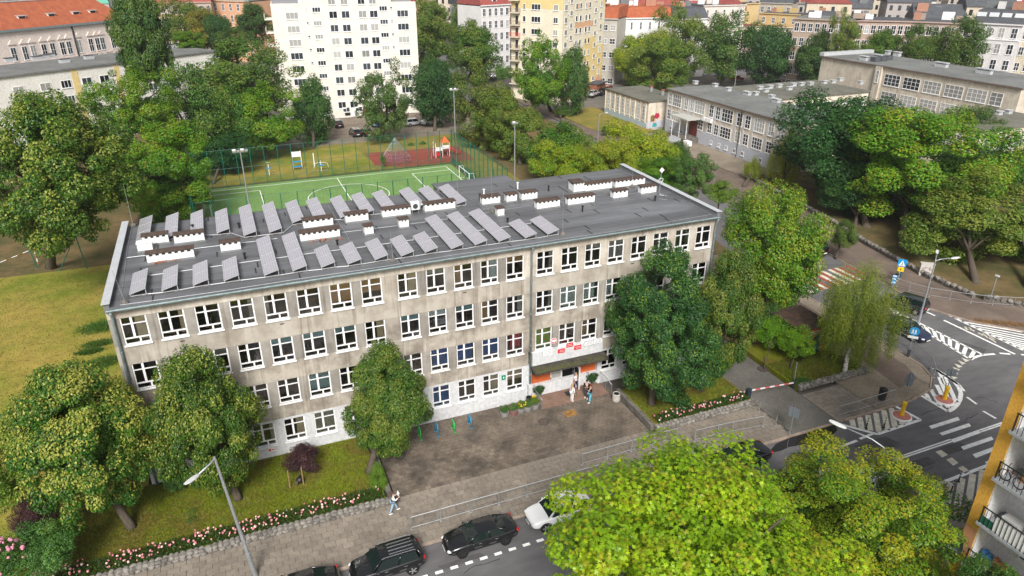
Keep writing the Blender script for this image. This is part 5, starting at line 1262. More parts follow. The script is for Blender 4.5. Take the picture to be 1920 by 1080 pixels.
car('black hatchback with white side graphic turning by the far guard rail', 71.0, .6, R(112), SUV, 'dark', M_rim)
car('navy car waiting beside the blue round sign', 66.5, -3.4, R(-84), SEDAN, 'navy', M_rim)
car('dark car hidden behind the big yellow-green maple', 73.2, 16.4, R(95), SUV, 'black')
c0_ = [(31.3, 109.6, 90, 'black', SUV, 'black car by the white tower wall'), (33.1, 100.0, 95, 'dark', SUV, 'left of two dark cars behind the climbing net'), (35.3, 99.6, 95, 'black', SEDAN, 'right of two dark cars behind the climbing net'),
       (39.4, 107.3, 60, 'blue', SUV, 'blue car behind the airy tree by the tower'), (43.0, 106.0, 30, 'white', SUV, 'white car under the airy tree by the tower'), (46.5, 104.6, 15, 'silver', SUV, 'silver van-like car right of the airy tree'), (50.4, 104.4, 12, 'white', SEDAN, 'pale car beneath the dark tree by the tower'),
       (*gp(1235, 196), 30, 'silver', SEDAN, 'silver car under the dark tree beside the cream tower'), (*gp(1112, 180), 40, 'silver', SUV, 'silver car in the row by the low wing'), (*gp(1128, 176), 40, 'dark', SUV, 'dark car in the row by the low wing'), (*gp(1141, 172), 40, 'red', SUV, 'red car at the end of the row by the low wing'),
       (*gp(1133, 139), 5, 'teal', SUV, 'teal car at the foot of the balcony house'), (*gp(950, 97), 20, 'blue', SUV, 'bright blue car left of the cream tower'), (*gp(940, 104), 20, 'black', SEDAN, 'black car left of the cream tower'), (*gp(925, 148), 70, 'dark', SUV, 'dark car near the two tall lamps'),
       (*gp(1480, 152), -10, 'silver', SUV, 'silver car behind the flat school roof'), (*gp(1500, 156), -10, 'white', SUV, 'white car behind the flat school roof'), (*gp(1455, 158), -10, 'dark', SEDAN, 'dark car behind the flat school roof'), (*gp(1380, 150), -10, 'red', SEDAN, 'dark red car under the plane tree row'),
       (*gp(1520, 150), -10, 'grey', SUV, 'grey car right of the white one behind the flat roof')]
for x, y, a, c, k, lab in c0_: car(lab, x, y, R(a), k, c, z=.0)
t = thing('bus', 'pale blue and teal bus glimpsed under the dark trees', 'bus', (*gp(1690, 385), .25), R(30))
MB().box(-4, 4, -1.2, 1.2, .4, 2.9).build('body', mat('bus_paint', (.45, .55, .60), .3, .5), t); MB().box(-3.8, 3.8, -1.22, 1.22, 1.5, 2.4).build('window', M_pane, t); MB().box(-4.02, 4.02, -1.21, 1.21, .6, .95).build('stripe', mat('bus_teal', (.0, .22, .28), .3, .5), t)
for ax in (-2.5, 2.5):
    for s in (-1.1, 1.1): o = MB().lathe((0, 0, 0), [(.45, -.12), (.5, 0), (.45, .12)], 16).build('wheel', M_tyre, t, loc=(ax, s, .5)); o.rotation_euler = (R(90), 0, 0)

# ------------------------------------------------------------------ people
M_skin = mat('skin', (.52, .33, .25), .6, .3)
def cloth(c): return mat('cloth_%d_%d_%d' % tuple(int(v*255) for v in c), c, .9, .1, vary=.08, scale=12)
def skinned(name, verts, edges, m, parent, sub=1):
    me = bpy.data.meshes.new(name); me.from_pydata([v[0] for v in verts], edges, []); me.materials.append(m)
    o = inst(me, name, parent); sm = o.modifiers.new('skin', 'SKIN'); sm.use_smooth_shade = True
    for i, v in enumerate(verts):
        r = v[1]; d = me.skin_vertices[0].data[i]; d.radius = (r, r) if not isinstance(r, tuple) else r; d.use_root = (i == 0)
    s = o.modifiers.new('sub', 'SUBSURF'); s.levels = sub; s.render_levels = sub; return o
def person(label, x, y, rz, H, top, bottom, hair, pose, z=0, shoe=(.75, .75, .75), hairlen=.0, vest=None, carry=None, sleeves=True, bag=None, group=None):
    """faces +x before rz.  pose: lf/rf foot offset (x), arm bends"""
    t = thing('person', label, 'person', (x, y, z), rz, group); k = H/1.7
    ls, rs = pose.get('legs', (.05, -.05)); lean = pose.get('lean', 0)
    hip = Vector((0, 0, .90)); ch = Vector((lean*.5, 0, 1.28)); nk = Vector((lean*.75, 0, 1.44)); hd = Vector((lean, 0, 1.58))
    J = {}
    for s, st in ((1, ls), (-1, rs)):
        J['hip', s] = Vector((0, .09*s, .87)); J['knee', s] = Vector((st*.55+.04, .10*s, .48)); J['ank', s] = Vector((st, .10*s, .09)); J['toe', s] = Vector((st+.15, .11*s, .035))
        J['sh', s] = Vector((lean*.6, .18*s, 1.37)); ar = pose.get('arms', {}).get(s, ((.02, .06, -.28), (.06, .02, -.26)))
        J['el', s] = J['sh', s] + Vector((ar[0][0], ar[0][1]*s, ar[0][2])); J['wr', s] = J['el', s] + Vector((ar[1][0], ar[1][1]*s, ar[1][2]))
    K = lambda v: tuple(v*k)
    V = [(K(hip), .11*k), (K(ch), (.13*k, .10*k)), (K(nk), .055*k), (K(hd-Vector((0, 0, .03))), .085*k), (K(hd+Vector((0, 0, .06))), .085*k), (K(hd+Vector((.085, 0, -.01))), .022*k)]
    E_ = [(0, 1), (1, 2), (2, 3), (3, 4), (3, 5)]
    for s in (1, -1):
        i = len(V); V += [(K(J['hip', s]), .085*k), (K(J['knee', s]), .055*k), (K(J['ank', s]), .04*k), (K(J['toe', s]), .035*k)]; E_ += [(0, i), (i, i+1), (i+1, i+2), (i+2, i+3)]
        i = len(V); V += [(K(J['sh', s]), .055*k), (K(J['el', s]), .04*k), (K(J['wr', s]), .028*k)]; E_ += [(1, i), (i, i+1), (i+1, i+2)]
        w = J['wr', s]; d = (w-J['el', s]).normalized(); side = d.cross(Vector((0, 1, 0))); side = side.normalized() if side.length > .1 else Vector((1, 0, 0)); palm = w + d*.07
        pi = len(V); V.append((K(palm), (.034*k, .018*k))); E_.append((i+2, pi))
        for f, (o_, l) in enumerate(((-.03, .065), (-.01, .08), (.01, .085), (.03, .07))):
            V.append((K(palm + side*o_ + d*.03), .0095*k)); V.append((K(palm + side*o_*1.15 + d*(.03+l) + Vector((0, -s*.015, 0))), .008*k)); E_ += [(pi, len(V)-2), (len(V)-2, len(V)-1)]
        V.append((K(w + side*-.04 + d*.06), .010*k)); E_.append((i+2, len(V)-1))
    skinned('body', V, E_, M_skin, t, 2)
    fc = MB()
    for s in (-1, 1): fc.ball(K(hd+Vector((.075, .032*s, .03))), .012*k, 6, 4)
    fc.box(*(v*k for v in (hd.x+.078, hd.x+.088, -.022, .022, hd.z-.058, hd.z-.05))); fc.build('face', M_black, t)
    er = MB()
    for s in (-1, 1): er.ball(K(hd+Vector((0, .088*s, .0))), (.018*k, .012*k, .03*k), 6, 4)
    er.build('ears', M_skin, t)
    TV = [(K(Vector((0, 0, .86))), .135*k), (K(Vector((lean*.25, 0, 1.08))), .125*k), (K(ch), (.155*k, .12*k)), (K(Vector((lean*.7, 0, 1.41))), .075*k)]; TE = [(0, 1), (1, 2), (2, 3)]
    for s in (1, -1):
        i = len(TV); TV += [(K(J['sh', s]), .068*k), (K(J['el', s] if sleeves else lerp(J['sh', s], J['el', s], .55)), .055*k)]; TE += [(2, i), (i, i+1)]
        if sleeves: TV.append((K(lerp(J['el', s], J['wr', s], .9)), .042*k)); TE.append((i+1, i+2))
    skinned('top', TV, TE, cloth(top), t, 1)
    if vest: skinned('vest', [(K(Vector((0, 0, .92))), .15*k), (K(Vector((lean*.25, 0, 1.1))), .145*k), (K(ch), (.175*k, .135*k)), (K(Vector((lean*.65, 0, 1.38))), .10*k)], [(0, 1), (1, 2), (2, 3)], cloth(vest), t, 1)
    BV = [(K(hip), .135*k)]; BE = []
    for s in (1, -1):
        i = len(BV); wd = pose.get('wide', 1.0)
        BV += [(K(J['hip', s]), .10*k), (K(J['knee', s]), .075*k*wd), (K(J['ank', s]+Vector((0, 0, .02))), .062*k*wd)]; BE += [(0, i), (i, i+1), (i+1, i+2)]
    skinned('trousers', BV, BE, cloth(bottom), t, 1)
    sh = MB()
    for s in (1, -1): a = J['ank', s]; sh.ball(K(Vector((a.x+.06, a.y, .045))), (.15*k, .055*k, .05*k), 8, 5)
    sh.build('shoes', cloth(shoe), t, smooth=True)
    hr = MB().ball(K(hd+Vector((-.025, 0, .055))), (.108*k, .10*k, .11*k), 10, 7)
    if hairlen: hr.ball(K(hd+Vector((-.07, 0, -.08-hairlen/2))), (.06*k, .10*k, (.10+hairlen/2)*k), 8, 6)
    hr.build('hair', cloth(hair), t, smooth=True)
    return t
CR = {1: ((.10, .05, -.26), (.2, -.12, .10)), -1: ((.10, .05, -.26), (.2, -.12, .10))}
w = person('woman walking in light jeans and dark vest, holding white sheets of paper', 14.5, -8.7, R(8), 1.68, (.80, .80, .82), (.28, .42, .55), (.10, .05, .03), {'legs': (.34, -.28), 'lean': .05, 'arms': {1: ((.08, .05, -.25), (.22, -.05, .12)), -1: ((.08, .05, -.25), (.22, -.05, .10))}}, hairlen=.25, vest=(.02, .03, .06))
pp = MB().obox((0, 0, 0), (.02, .30, .24), 0, 0, Matrix.Rotation(R(20), 3, 'Y')).build('paper_sheets', M_swh, None, loc=(14.5+.42, -8.7+.06, 1.42), rz=R(8)); tag(pp, 'white sheets of paper held by the walking woman', 'paper')
x, y = gp(1072, 752); person('girl in white with long fair hair at the entrance', x, y, R(20), 1.66, (.78, .76, .76), (.75, .74, .73), (.45, .28, .14), {'legs': (.02, -.04)}, hairlen=.3)
x, y = gp(1079, 731); person('person in white top and dark trousers nearest the school doors', x, y, R(-60), 1.68, (.80, .78, .80), (.02, .025, .06), (.35, .22, .12), {'legs': (.16, -.14), 'arms': {1: ((.08, .05, -.26), (.15, -.1, .2)), -1: ((.02, .06, -.28), (.06, .02, -.26))}}, hairlen=.12, sleeves=False)
x, y = gp(1099, 746); person('person in black jacket and dark trousers by the entrance group', x, y, R(-120), 1.74, (.012, .012, .014), (.07, .07, .08), (.02, .015, .012), {'legs': (.1, -.06), 'arms': CR}, hairlen=.1)
x, y = gp(1106, 754); person('girl in black top and bright blue wide trousers, auburn hair', x, y, R(190), 1.66, (.012, .012, .016), (.12, .40, .52), (.14, .035, .03), {'legs': (.12, -.12), 'wide': 1.35, 'arms': {1: ((.10, .05, -.26), (.16, -.06, .16)), -1: ((.02, .06, -.28), (.06, .02, -.26))}}, hairlen=.22)
HV = (.75, .80, .04)
x, y = gp(1683, 532); person('person in yellow hi-vis vest bending over the far guard rail', x+.3, y+.6, R(-60), 1.72, (.05, .07, .08), (.03, .06, .08), (.03, .02, .02), {'legs': (.08, -.08), 'lean': .18}, vest=HV)
person('person in hi-vis vest standing right beside the crossing sign colleague', x+1.25, y+.95, R(-150), 1.75, (.60, .60, .55), (.03, .10, .14), (.03, .02, .02), {'legs': (.06, -.06), 'arms': CR}, vest=(.80, .78, .15))
# ------------------------------------------------------------------ trees
M_leaf = leaf_mat('leaves', .34, .012, .12, .42); M_leafp = leaf_mat('glossy_leaves', .34, .0, .0, .42)
M_bark = mat('bark', (.13, .105, .08), .95, .1, col2=(.07, .058, .045), scale=3, stretch=(4, 4, .6), bump=.5); M_birch = mat('birch_bark', (.55, .53, .48), .85, .2, col2=(.12, .11, .10), scale=2.5, stretch=(1, 1, 3))
def crown_mesh(name, seed, nclump, nleaf, leaf, cols, accent=None, acc_p=.0, shape='round', lump=.22, csize=(.20, .34), droop=0., star=False, flat=.5, inner=.35, gap=0.0, acc_top=True, topnar=0.0):
    "unit crown: leaf-sized faces gathered in clumps through an uneven volume"
    if not star: leaf *= .52; nleaf = int(nleaf*2.9)
    else: nleaf = int(nleaf*1.25)
    g = np.random.default_rng(seed)
    # lobes
    nl = 9; ld = g.normal(size=(nl, 3)); ld /= np.linalg.norm(ld, axis=1)[:, None]; la = g.uniform(-.6, 1, nl)*lump
    d = g.normal(size=(nclump, 3)); d /= np.linalg.norm(d, axis=1)[:, None]
    rad = np.where(g.random(nclump) < inner, g.uniform(.2, .62, nclump), g.uniform(.62, .86, nclump))
    lob = (np.maximum(0, d @ ld.T)**3 @ la)
    rad = rad*(1+lob)
    c = d*rad[:, None]
    if shape == 'egg':
        f = np.clip(1.05-.42*(c[:, 2]+.35)**2*np.sign(c[:, 2]+.35), .25, 1.15); c[:, :2] *= f[:, None]
    elif shape == 'dome':
        c[:, 2] = np.where(c[:, 2] < 0, c[:, 2]*.8, c[:, 2]); f = np.where(c[:, 2] < 0, 1+.15*c[:, 2], 1.0); c[:, :2] *= f[:, None]
    elif shape == 'column':
        f = np.clip(1.1-.75*np.abs((c[:, 2]+.25))**2.2, .2, 1.05); c[:, :2] *= f[:, None]
    cr = g.uniform(csize[0], csize[1], nclump)
    if shape == 'column': cr *= .75
    tone = g.normal(0, 1, nclump)
    w = cr**2; idx = g.choice(nclump, nleaf, p=w/w.sum())
    v = g.normal(size=(nleaf, 3)); v /= np.linalg.norm(v, axis=1)[:, None]
    v[:, 2] = v[:, 2]*.85 + .12
    rr = cr[idx]*g.uniform(.45, 1.0, nleaf)**.6
    off = v*rr[:, None]
    if droop: off[:, 2] *= 1+droop; off[:, :2] *= .8; off[:, 2] -= droop*.25*cr[idx]
    p = c[idx] + off
    out = p/np.maximum(.2, np.linalg.norm(p, axis=1))[:, None]
    nrm = v*.55 + out*.35 + np.array([0, 0, flat]) + g.normal(0, .45, (nleaf, 3)); nrm /= np.linalg.norm(nrm, axis=1)[:, None]
    t = g.normal(size=(nleaf, 3))
    if droop: t = t*.5 + np.array([0, 0, -1.0])
    else: t = t + out*.4 + np.array([0, 0, -.35])
    t -= nrm*(t*nrm).sum(1)[:, None]; t /= np.linalg.norm(t, axis=1)[:, None]; b = np.cross(nrm, t)
    s = leaf*g.uniform(.65, 1.3, nleaf)
    cols = np.array(cols); k = len(cols)
    ct = np.clip((tone[idx]*.9 + g.normal(0, .45, nleaf))*.28+.5, 0, .999)*(k-1); i0 = ct.astype(int); fr = (ct-i0)[:, None]
    col = cols[i0]*(1-fr) + cols[np.minimum(i0+1, k-1)]*fr
    col = col*g.uniform(.8, 1.2, (nleaf, 1))*np.array([1.85, 2.05, 1.45])
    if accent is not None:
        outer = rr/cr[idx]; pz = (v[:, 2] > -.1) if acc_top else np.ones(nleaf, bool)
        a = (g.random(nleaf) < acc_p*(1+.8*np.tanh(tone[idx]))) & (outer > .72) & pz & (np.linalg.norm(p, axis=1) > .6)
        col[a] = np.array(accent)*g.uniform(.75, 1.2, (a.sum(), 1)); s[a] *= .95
    S = s[:, None]
    if star:
        ang = np.radians([0, 28, 50, 74, 110, 140, 180, 220, 250, 286, 310, 332]); rl = np.array([1.0, .40, .85, .36, .62, .30, .22, .30, .62, .36, .85, .40])
        V = np.stack([p + t*(S*rl[j]*np.cos(ang[j])) + b*(S*rl[j]*np.sin(ang[j])) - nrm*(S*.28*rl[j]**2) for j in range(12)], 1); nv = 12
        tris = [(0, 1, 11), (2, 3, 1), (4, 5, 3), (10, 11, 9), (8, 9, 7), (1, 3, 11), (3, 9, 11), (3, 5, 9), (5, 7, 9), (5, 6, 7)]
    else:
        V = np.stack([p - t*S*.5, p + b*S*.36 - nrm*S*.12, p + t*S*.6, p - b*S*.36 - nrm*S*.12], 1); nv = 4
        tris = [(0, 1, 2), (0, 2, 3)]
    verts = V.reshape(-1, 3); T = np.array(tris); F = (np.arange(nleaf)[:, None, None]*nv + T[None]).reshape(-1)
    me = bpy.data.meshes.new(name); nt_ = nleaf*len(tris)
    me.vertices.add(len(verts)); me.vertices.foreach_set('co', verts.astype(np.float32).ravel())
    me.loops.add(len(F)); me.loops.foreach_set('vertex_index', F.astype(np.int32))
    me.polygons.add(nt_); me.polygons.foreach_set('loop_start', np.arange(0, nt_*3, 3, dtype=np.int32)); me.polygons.foreach_set('loop_total', np.full(nt_, 3, np.int32))
    me.update(calc_edges=True)
    at = me.attributes.new('leaf', 'FLOAT_COLOR', 'POINT'); cc = np.ones((len(verts), 4), np.float32); cc[:, :3] = np.repeat(col, nv, 0)
    at.data.foreach_set('color', cc.ravel())
    me.materials.append(M_leafp if star else M_leaf)
    return me
G_linden = [(.020, .056, .008), (.040, .084, .011), (.075, .118, .016)]
G_dark = [(.012, .038, .012), (.020, .056, .016), (.034, .075, .020)]
G_maple = [(.030, .084, .007), (.055, .125, .009), (.095, .170, .012)]
G_yel = [(.075, .130, .008), (.14, .185, .010), (.23, .235, .012)]
G_mid = [(.026, .060, .012), (.045, .085, .016), (.080, .115, .022)]
G_olive = [(.034, .066, .011), (.060, .096, .015), (.098, .125, .020)]
CROWN = {
 'linden_fl': [crown_mesh('crown', 11, 190, 30000, .060, G_linden, (.36, .37, .065), .66, 'egg', .16, (.10, .22), inner=.26), crown_mesh('crown', 12, 180, 28000, .060, G_linden, (.29, .34, .055), .42, 'egg', .18, (.10, .22), inner=.26)],
 'linden': [crown_mesh('crown', 13, 130, 26000, .062, G_mid, (.19, .22, .03), .38, 'egg', .25, (.11, .23), inner=.26)],
 'linden_far': [crown_mesh('crown', 14, 90, 11000, .085, G_olive, (.20, .23, .035), .5, 'round', .4, (.14, .28)), crown_mesh('crown', 15, 95, 11000, .085, G_linden, (.18, .21, .03), .40, 'egg', .45, (.14, .28))],
 'dark': [crown_mesh('crown', 16, 150, 30000, .056, G_dark, (.17, .25, .015), .13, 'egg', .38, (.10, .22), inner=.3)],
 'maple_full': [crown_mesh('crown', 37, 170, 26000, .060, [(.045, .092, .008), (.075, .125, .010), (.13, .165, .014)], (.24, .22, .015), .3, 'round', .22, (.13, .25), inner=.3)],
 'maple': [crown_mesh('crown', 17, 130, 26000, .062, G_maple, (.22, .22, .015), .26, 'round', .45, (.11, .24), inner=.28), crown_mesh('crown', 18, 100, 15000, .080, G_maple, (.20, .23, .012), .24, 'dome', .5, (.12, .27), inner=.3)],
 'dark_far': [crown_mesh('crown', 19, 130, 13000, .082, G_dark, (.07, .12, .02), .15, 'dome', .4, (.15, .30)), crown_mesh('crown', 20, 110, 10000, .090, [(.018, .045, .014), (.030, .068, .018), (.05, .09, .02)], (.08, .12, .025), .2, 'egg', .4, (.16, .30))],
 'mid_far': [crown_mesh('crown', 21, 110, 10000, .090, G_mid, (.12, .14, .02), .25, 'round', .4, (.17, .30)), crown_mesh('crown', 22, 100, 10000, .09, G_mid, (.13, .13, .03), .25, 'dome', .4, (.17, .32))],
 'yellow': [crown_mesh('crown', 23, 120, 13000, .085, G_yel, (.26, .24, .02), .3, 'round', .45, (.15, .30))],
 'rust': [crown_mesh('crown', 24, 110, 10000, .09, [(.07, .07, .014), (.11, .10, .018), (.16, .115, .02)], (.17, .11, .02), .3, 'round', .4, (.17, .30))],
 'plane': [crown_mesh('crown', 25, 230, 50000, .0235, [(.060, .115, .006), (.12, .185, .008), (.20, .245, .011)], (.32, .33, .018), .22, 'dome', .38, (.09, .19), star=True, flat=.6, inner=.42)],
 'chestnut': [crown_mesh('crown', 26, 230, 36000, .044, [(.04, .085, .008), (.095, .135, .010), (.20, .195, .012)], (.32, .27, .015), .4, 'dome', .35, (.08, .18), flat=.8)],
 'birch': [crown_mesh('crown', 27, 230, 26000, .043, [(.075, .105, .014), (.12, .145, .018), (.17, .18, .022)], (.22, .21, .03), .25, 'round', .35, (.11, .21), droop=1.3)],
 'willow': [crown_mesh('crown', 28, 130, 9000, .075, [(.12, .15, .018), (.17, .19, .02), (.21, .21, .025)], None, 0, 'egg', .35, (.13, .24), droop=1.8)],
 'poplar': [crown_mesh('crown', 29, 230, 20000, .085, [(.020, .052, .012), (.036, .074, .016), (.06, .098, .02)], (.09, .13, .025), .25, 'column', .15, (.16, .30))],
 'purple': [crown_mesh('crown', 30, 80, 7000, .09, [(.018, .008, .012), (.032, .012, .018), (.055, .022, .03)], None, 0, 'egg', .3, (.18, .30))],
 'shrub': [crown_mesh('crown', 31, 90, 7000, .085, [(.030, .070, .018), (.050, .095, .026), (.075, .13, .035)], None, 0, 'dome', .35, (.18, .32)), crown_mesh('crown', 32, 80, 6500, .09, [(.04, .075, .012), (.07, .11, .014), (.10, .14, .02)], None, 0, 'dome', .4, (.18, .32))],
 'airy': [crown_mesh('crown', 33, 95, 9000, .075, [(.025, .062, .014), (.042, .085, .02), (.07, .11, .03)], None, 0, 'round', .45, (.13, .22), inner=.25)],
 'young': [crown_mesh('crown', 34, 60, 4500, .10, [(.055, .125, .010), (.08, .16, .012), (.12, .20, .015)], None, 0, 'dome', .4, (.18, .30), flat=1.4)],
}
TREES = []
def tree(kind, label, bbox, Y=None, base=None, z=0, var=0, bark=None, cat='tree', name='tree', tr=None, group=None, limbs=5, rz=None, squash=1.0, Z0=None, depth=None, trunk=True):
    """crown seen in the box bbox (photo px), standing at depth Y or over the trunk foot px `base`"""
    x0, y0, x1, y1 = bbox; mx, my = (x0+x1)/2, (y0+y1)/2
    if base is not None:
        bx, by = gp(*base, z)
        if Y is None: Y = by
    cx_, cz_ = fp(mx, my, Y); w = pr(cx_, Y, cz_)[2]
    rh = (x1-x0)/2*w/FPX; rvv = (y1-y0)/2*w/FPX
    hd = math.hypot(cx_-CX, Y-CY); dl = math.atan2(CZ-cz_, hd)
    rz_ = math.sqrt(max((rvv**2-(rh*math.sin(dl))**2), (.45*rh)**2 * math.cos(dl)**2))/math.cos(dl); rz_ *= squash
    if base is None: bx, by = cx_, Y
    seed = len(TREES)+1; rnd = random.Random(seed)
    t = thing(name, label, cat, (bx, by, z), 0, group)
    c = Vector((cx_-bx, Y-by, cz_-z))
    if c.z - rz_ < .25 and trunk: # keep crown above the ground
        lo = .25; top = c.z + rz_; rz_ = (top-lo)/2; c.z = (top+lo)/2
    r0 = tr or max(.05, min(.42, rh*.062)); mb = MB(); m = bark or M_bark
    if trunk:
        fork = max(.4, c.z - rz_*.55); fk = Vector((c.x*.6, c.y*.6, fork))
        mb.tube([(0, 0, -.1), (c.x*.05, c.y*.05, .25), fk*.55, fk], [r0*1.45, r0*1.08, r0*.9, r0*.72], 9)
        for i in range(limbs):
            a = 2*math.pi*(i+rnd.uniform(-.3, .3))/limbs; e = c + Vector((math.cos(a)*rh*.62, math.sin(a)*rh*.62, rz_*rnd.uniform(-.1, .5)))
            mid = fk.lerp(e, .5) + Vector((0, 0, rz_*.12)); mb.tube([fk*.98, mid, e], [r0*.5, r0*.32, r0*.08], 6)
        mb.tube([fk, c + Vector((0, 0, rz_*.6))], [r0*.6, r0*.1], 6)
        mb.build('trunk', m, t, smooth=True)
    me = CROWN[kind][var % len(CROWN[kind])]
    o = inst(me, 'crown', t, c, rnd.uniform(0, 6.28) if rz is None else rz, (rh/.99, rh/.99, rz_/.97))
    TREES.append(t); return t
# by the school
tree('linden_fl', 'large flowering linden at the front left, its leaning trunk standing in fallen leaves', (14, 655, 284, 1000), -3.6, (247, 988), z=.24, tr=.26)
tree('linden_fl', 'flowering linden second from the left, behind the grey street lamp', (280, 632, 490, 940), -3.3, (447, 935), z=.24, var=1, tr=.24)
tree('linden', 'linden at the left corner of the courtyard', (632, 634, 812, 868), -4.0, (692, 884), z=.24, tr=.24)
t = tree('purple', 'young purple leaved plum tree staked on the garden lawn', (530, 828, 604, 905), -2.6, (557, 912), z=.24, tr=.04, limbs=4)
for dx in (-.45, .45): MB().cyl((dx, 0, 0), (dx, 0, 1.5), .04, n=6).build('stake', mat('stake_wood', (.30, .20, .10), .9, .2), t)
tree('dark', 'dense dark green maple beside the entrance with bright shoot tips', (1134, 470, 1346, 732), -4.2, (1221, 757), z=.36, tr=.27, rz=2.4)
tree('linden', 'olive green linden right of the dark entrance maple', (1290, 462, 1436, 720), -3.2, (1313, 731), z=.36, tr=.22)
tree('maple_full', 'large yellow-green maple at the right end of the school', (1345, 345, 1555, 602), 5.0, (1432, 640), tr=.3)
tree('birch', 'weeping birch at the junction corner above the stone wall', (1524, 496, 1676, 712), -5.6, (1583, 700), z=.2, bark=M_birch, tr=.2)
tree('young', 'small young maple left of the pair in the corner garden', (1412, 590, 1485, 668), -1.4, (1433, 690), z=.2, tr=.05, limbs=4)
tree('young', 'small bright young maple in the middle of the corner garden', (1456, 608, 1536, 688), -3.6, (1482, 692), z=.2, tr=.05, limbs=4)
tree('mid_far', 'small dark tree on the far pavement by the crossing', (1556, 415, 1606, 470), None, (1567, 484), tr=.14, limbs=3, var=1)
# the near street trees
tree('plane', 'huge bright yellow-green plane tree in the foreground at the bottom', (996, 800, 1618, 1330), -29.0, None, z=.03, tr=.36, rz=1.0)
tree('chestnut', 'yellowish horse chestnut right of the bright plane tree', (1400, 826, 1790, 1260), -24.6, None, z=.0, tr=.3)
tree('mid_far', 'small olive tree at the bottom right corner by the balconies', (1795, 1045, 1930, 1170), -31.5, None, z=.0, tr=.15)
# left edge shrubs
tree('purple', 'dark purple bush below the large flowering linden', (12, 925, 110, 1005), -4.8, None, z=.2, cat='bush', name='bush', trunk=False)
tree('shrub', 'grey-green bush in the bottom left corner', (18, 968, 150, 1085), -7.0, None, z=.2, cat='bush', name='bush', trunk=False)
tree('shrub', 'yellow-green bush at the left picture edge', (-60, 830, 55, 985), -2.0, None, var=1, cat='bush', name='bush', trunk=False)
hy = tree('shrub', 'pink flowering hydrangea bush at the bottom left edge', (-50, 1010, 45, 1100), -8.0, None, cat='bush', name='bush', trunk=False)
fl = MB(); rnd = random.Random(12); x_, y_ = hy.location.x, hy.location.y; s_ = hy.children[0]
for i in range(60):
    a = rnd.uniform(0, 6.28); e = rnd.uniform(.1, 1.4); r = s_.scale.x*.95
    fl.ball((s_.location.x+r*math.cos(a)*math.cos(e), s_.location.y+r*math.sin(a)*math.cos(e), s_.location.z+s_.scale.z*.95*math.sin(e)), rnd.uniform(.06, .13), 6, 4, jit=.15, rnd=rnd)
fl.build('flowers', mat('pink_flowers', (.62, .26, .36), .8, .2, vary=.2, scale=5), hy, kind='stuff')
tree('shrub', 'low dark green bush around a staked sapling in the front garden', (326, 950, 402, 1000), -4.2, None, z=.24, cat='bush', name='bush', trunk=False)
tree('shrub', 'green bush at the foot of the white wall behind the second linden', (300, 870, 350, 930), -1.4, None, z=.24, cat='bush', name='bush', trunk=False)
# pots, topiary
for i, (px, py, m, k) in enumerate(((946, 780, M_pot, 0), (963, 776, M_potr, 0), (976, 772, M_pot, 1), (989, 769, M_pot, 0), (1003, 765, M_pot, 1))):
    x, y = gp(px, py); lab = ['grey concrete pot with leafy plant, farthest from the ramp', 'reddish concrete pot with leafy plant', 'grey concrete pot with plant and yellow flowers', 'grey concrete pot with bushy plant, second from the ramp', 'grey concrete pot with plant nearest the ramp'][i]
    t = thing('flower_pot', lab, 'plant pot', (x, y, 0), 0, 'flower pots by the entrance')
    MB().lathe((0, 0, 0), [(.27, 0), (.33, .2), (.36, .42), (.31, .42), (.29, .36)], 16).build('pot', m, t, smooth=False)
    MB().lathe((0, 0, .35), [(.29, 0), (.28, .03), (.02, .04)], 12).build('soil', M_mortar, t)
    inst(CROWN['shrub'][k], 'plant', t, (0, 0, .66), i, (.40, .40, .36))
    if i == 2: 
        f = MB(); rnd = random.Random(3)
        for q in range(14): a = rnd.uniform(0, 6.28); f.ball((.3*math.cos(a)+.1, .3*math.sin(a)-.1, .75+rnd.uniform(0, .2)), .05, 6, 4)
        f.build('flowers', mat('yellow_flowers', (.75, .50, .02), .7, .2), t, kind='stuff')
for (x, y, r), lab in (((28.9, -.05, .5), 'clipped round bush at the left orange panel of the entrance'), ((33.9, -.0, .55), 'clipped round bush at the right orange panel of the entrance')):
    t = thing('topiary', lab, 'bush', (x, y, .15)); MB().cyl((0, 0, 0), (0, 0, .3), .06, n=6).build('trunk', M_bark, t); inst(CROWN['dark_far'][0], 'crown', t, (0, 0, .6), 1, (r, r, r))
for (px, py, z), c, lab in (((992, 757, .0), M_black, 'black bucket behind the flower pots'), ((996, 752, 0), M_blue, 'blue bottle-like tool against the pipe boot'), ((1001, 757, .0), M_yel, 'yellow ball behind the flower pots')):
    x, y = gp(px, py); t = thing('bucket' if c == M_black else 'tool' if c == M_blue else 'ball', lab, 'bucket' if c == M_black else 'tool' if c == M_blue else 'ball', (x, y, .0))
    if c == M_yel: MB().ball((0, 0, .62), .2, 12, 8).build('ball', c, t, smooth=True); MB().cyl((0, 0, 0), (0, 0, .45), .15, n=10).build('stand', M_galv, t)
    elif c == M_black: MB().lathe((0, 0, .3), [(.2, 0), (.26, .35), (.22, .35), (.18, .05)], 14).build('shell', c, t); MB().cyl((0, 0, 0), (0, 0, .3), .16, n=10).build('stand', M_galv, t)
    else: MB().cyl((0, 0, 0), (.05, .1, 1.0), .05, n=8).build('shaft', c, t); MB().box(-.12, .12, -.05, .05, 0, .12).build('head', M_dark, t)
t = thing('rubbish_bag', 'black rubbish bag at the foot of the staked plum tree', 'bag', (*gp(563, 905, .24), .24)); MB().ball((0, 0, .22), (.26, .24, .26), 10, 7, jit=.12).build('sack', M_black, t, smooth=True); MB().cyl((0, 0, .42), (.03, 0, .58), .05, .09, 7).build('knot', M_black, t)
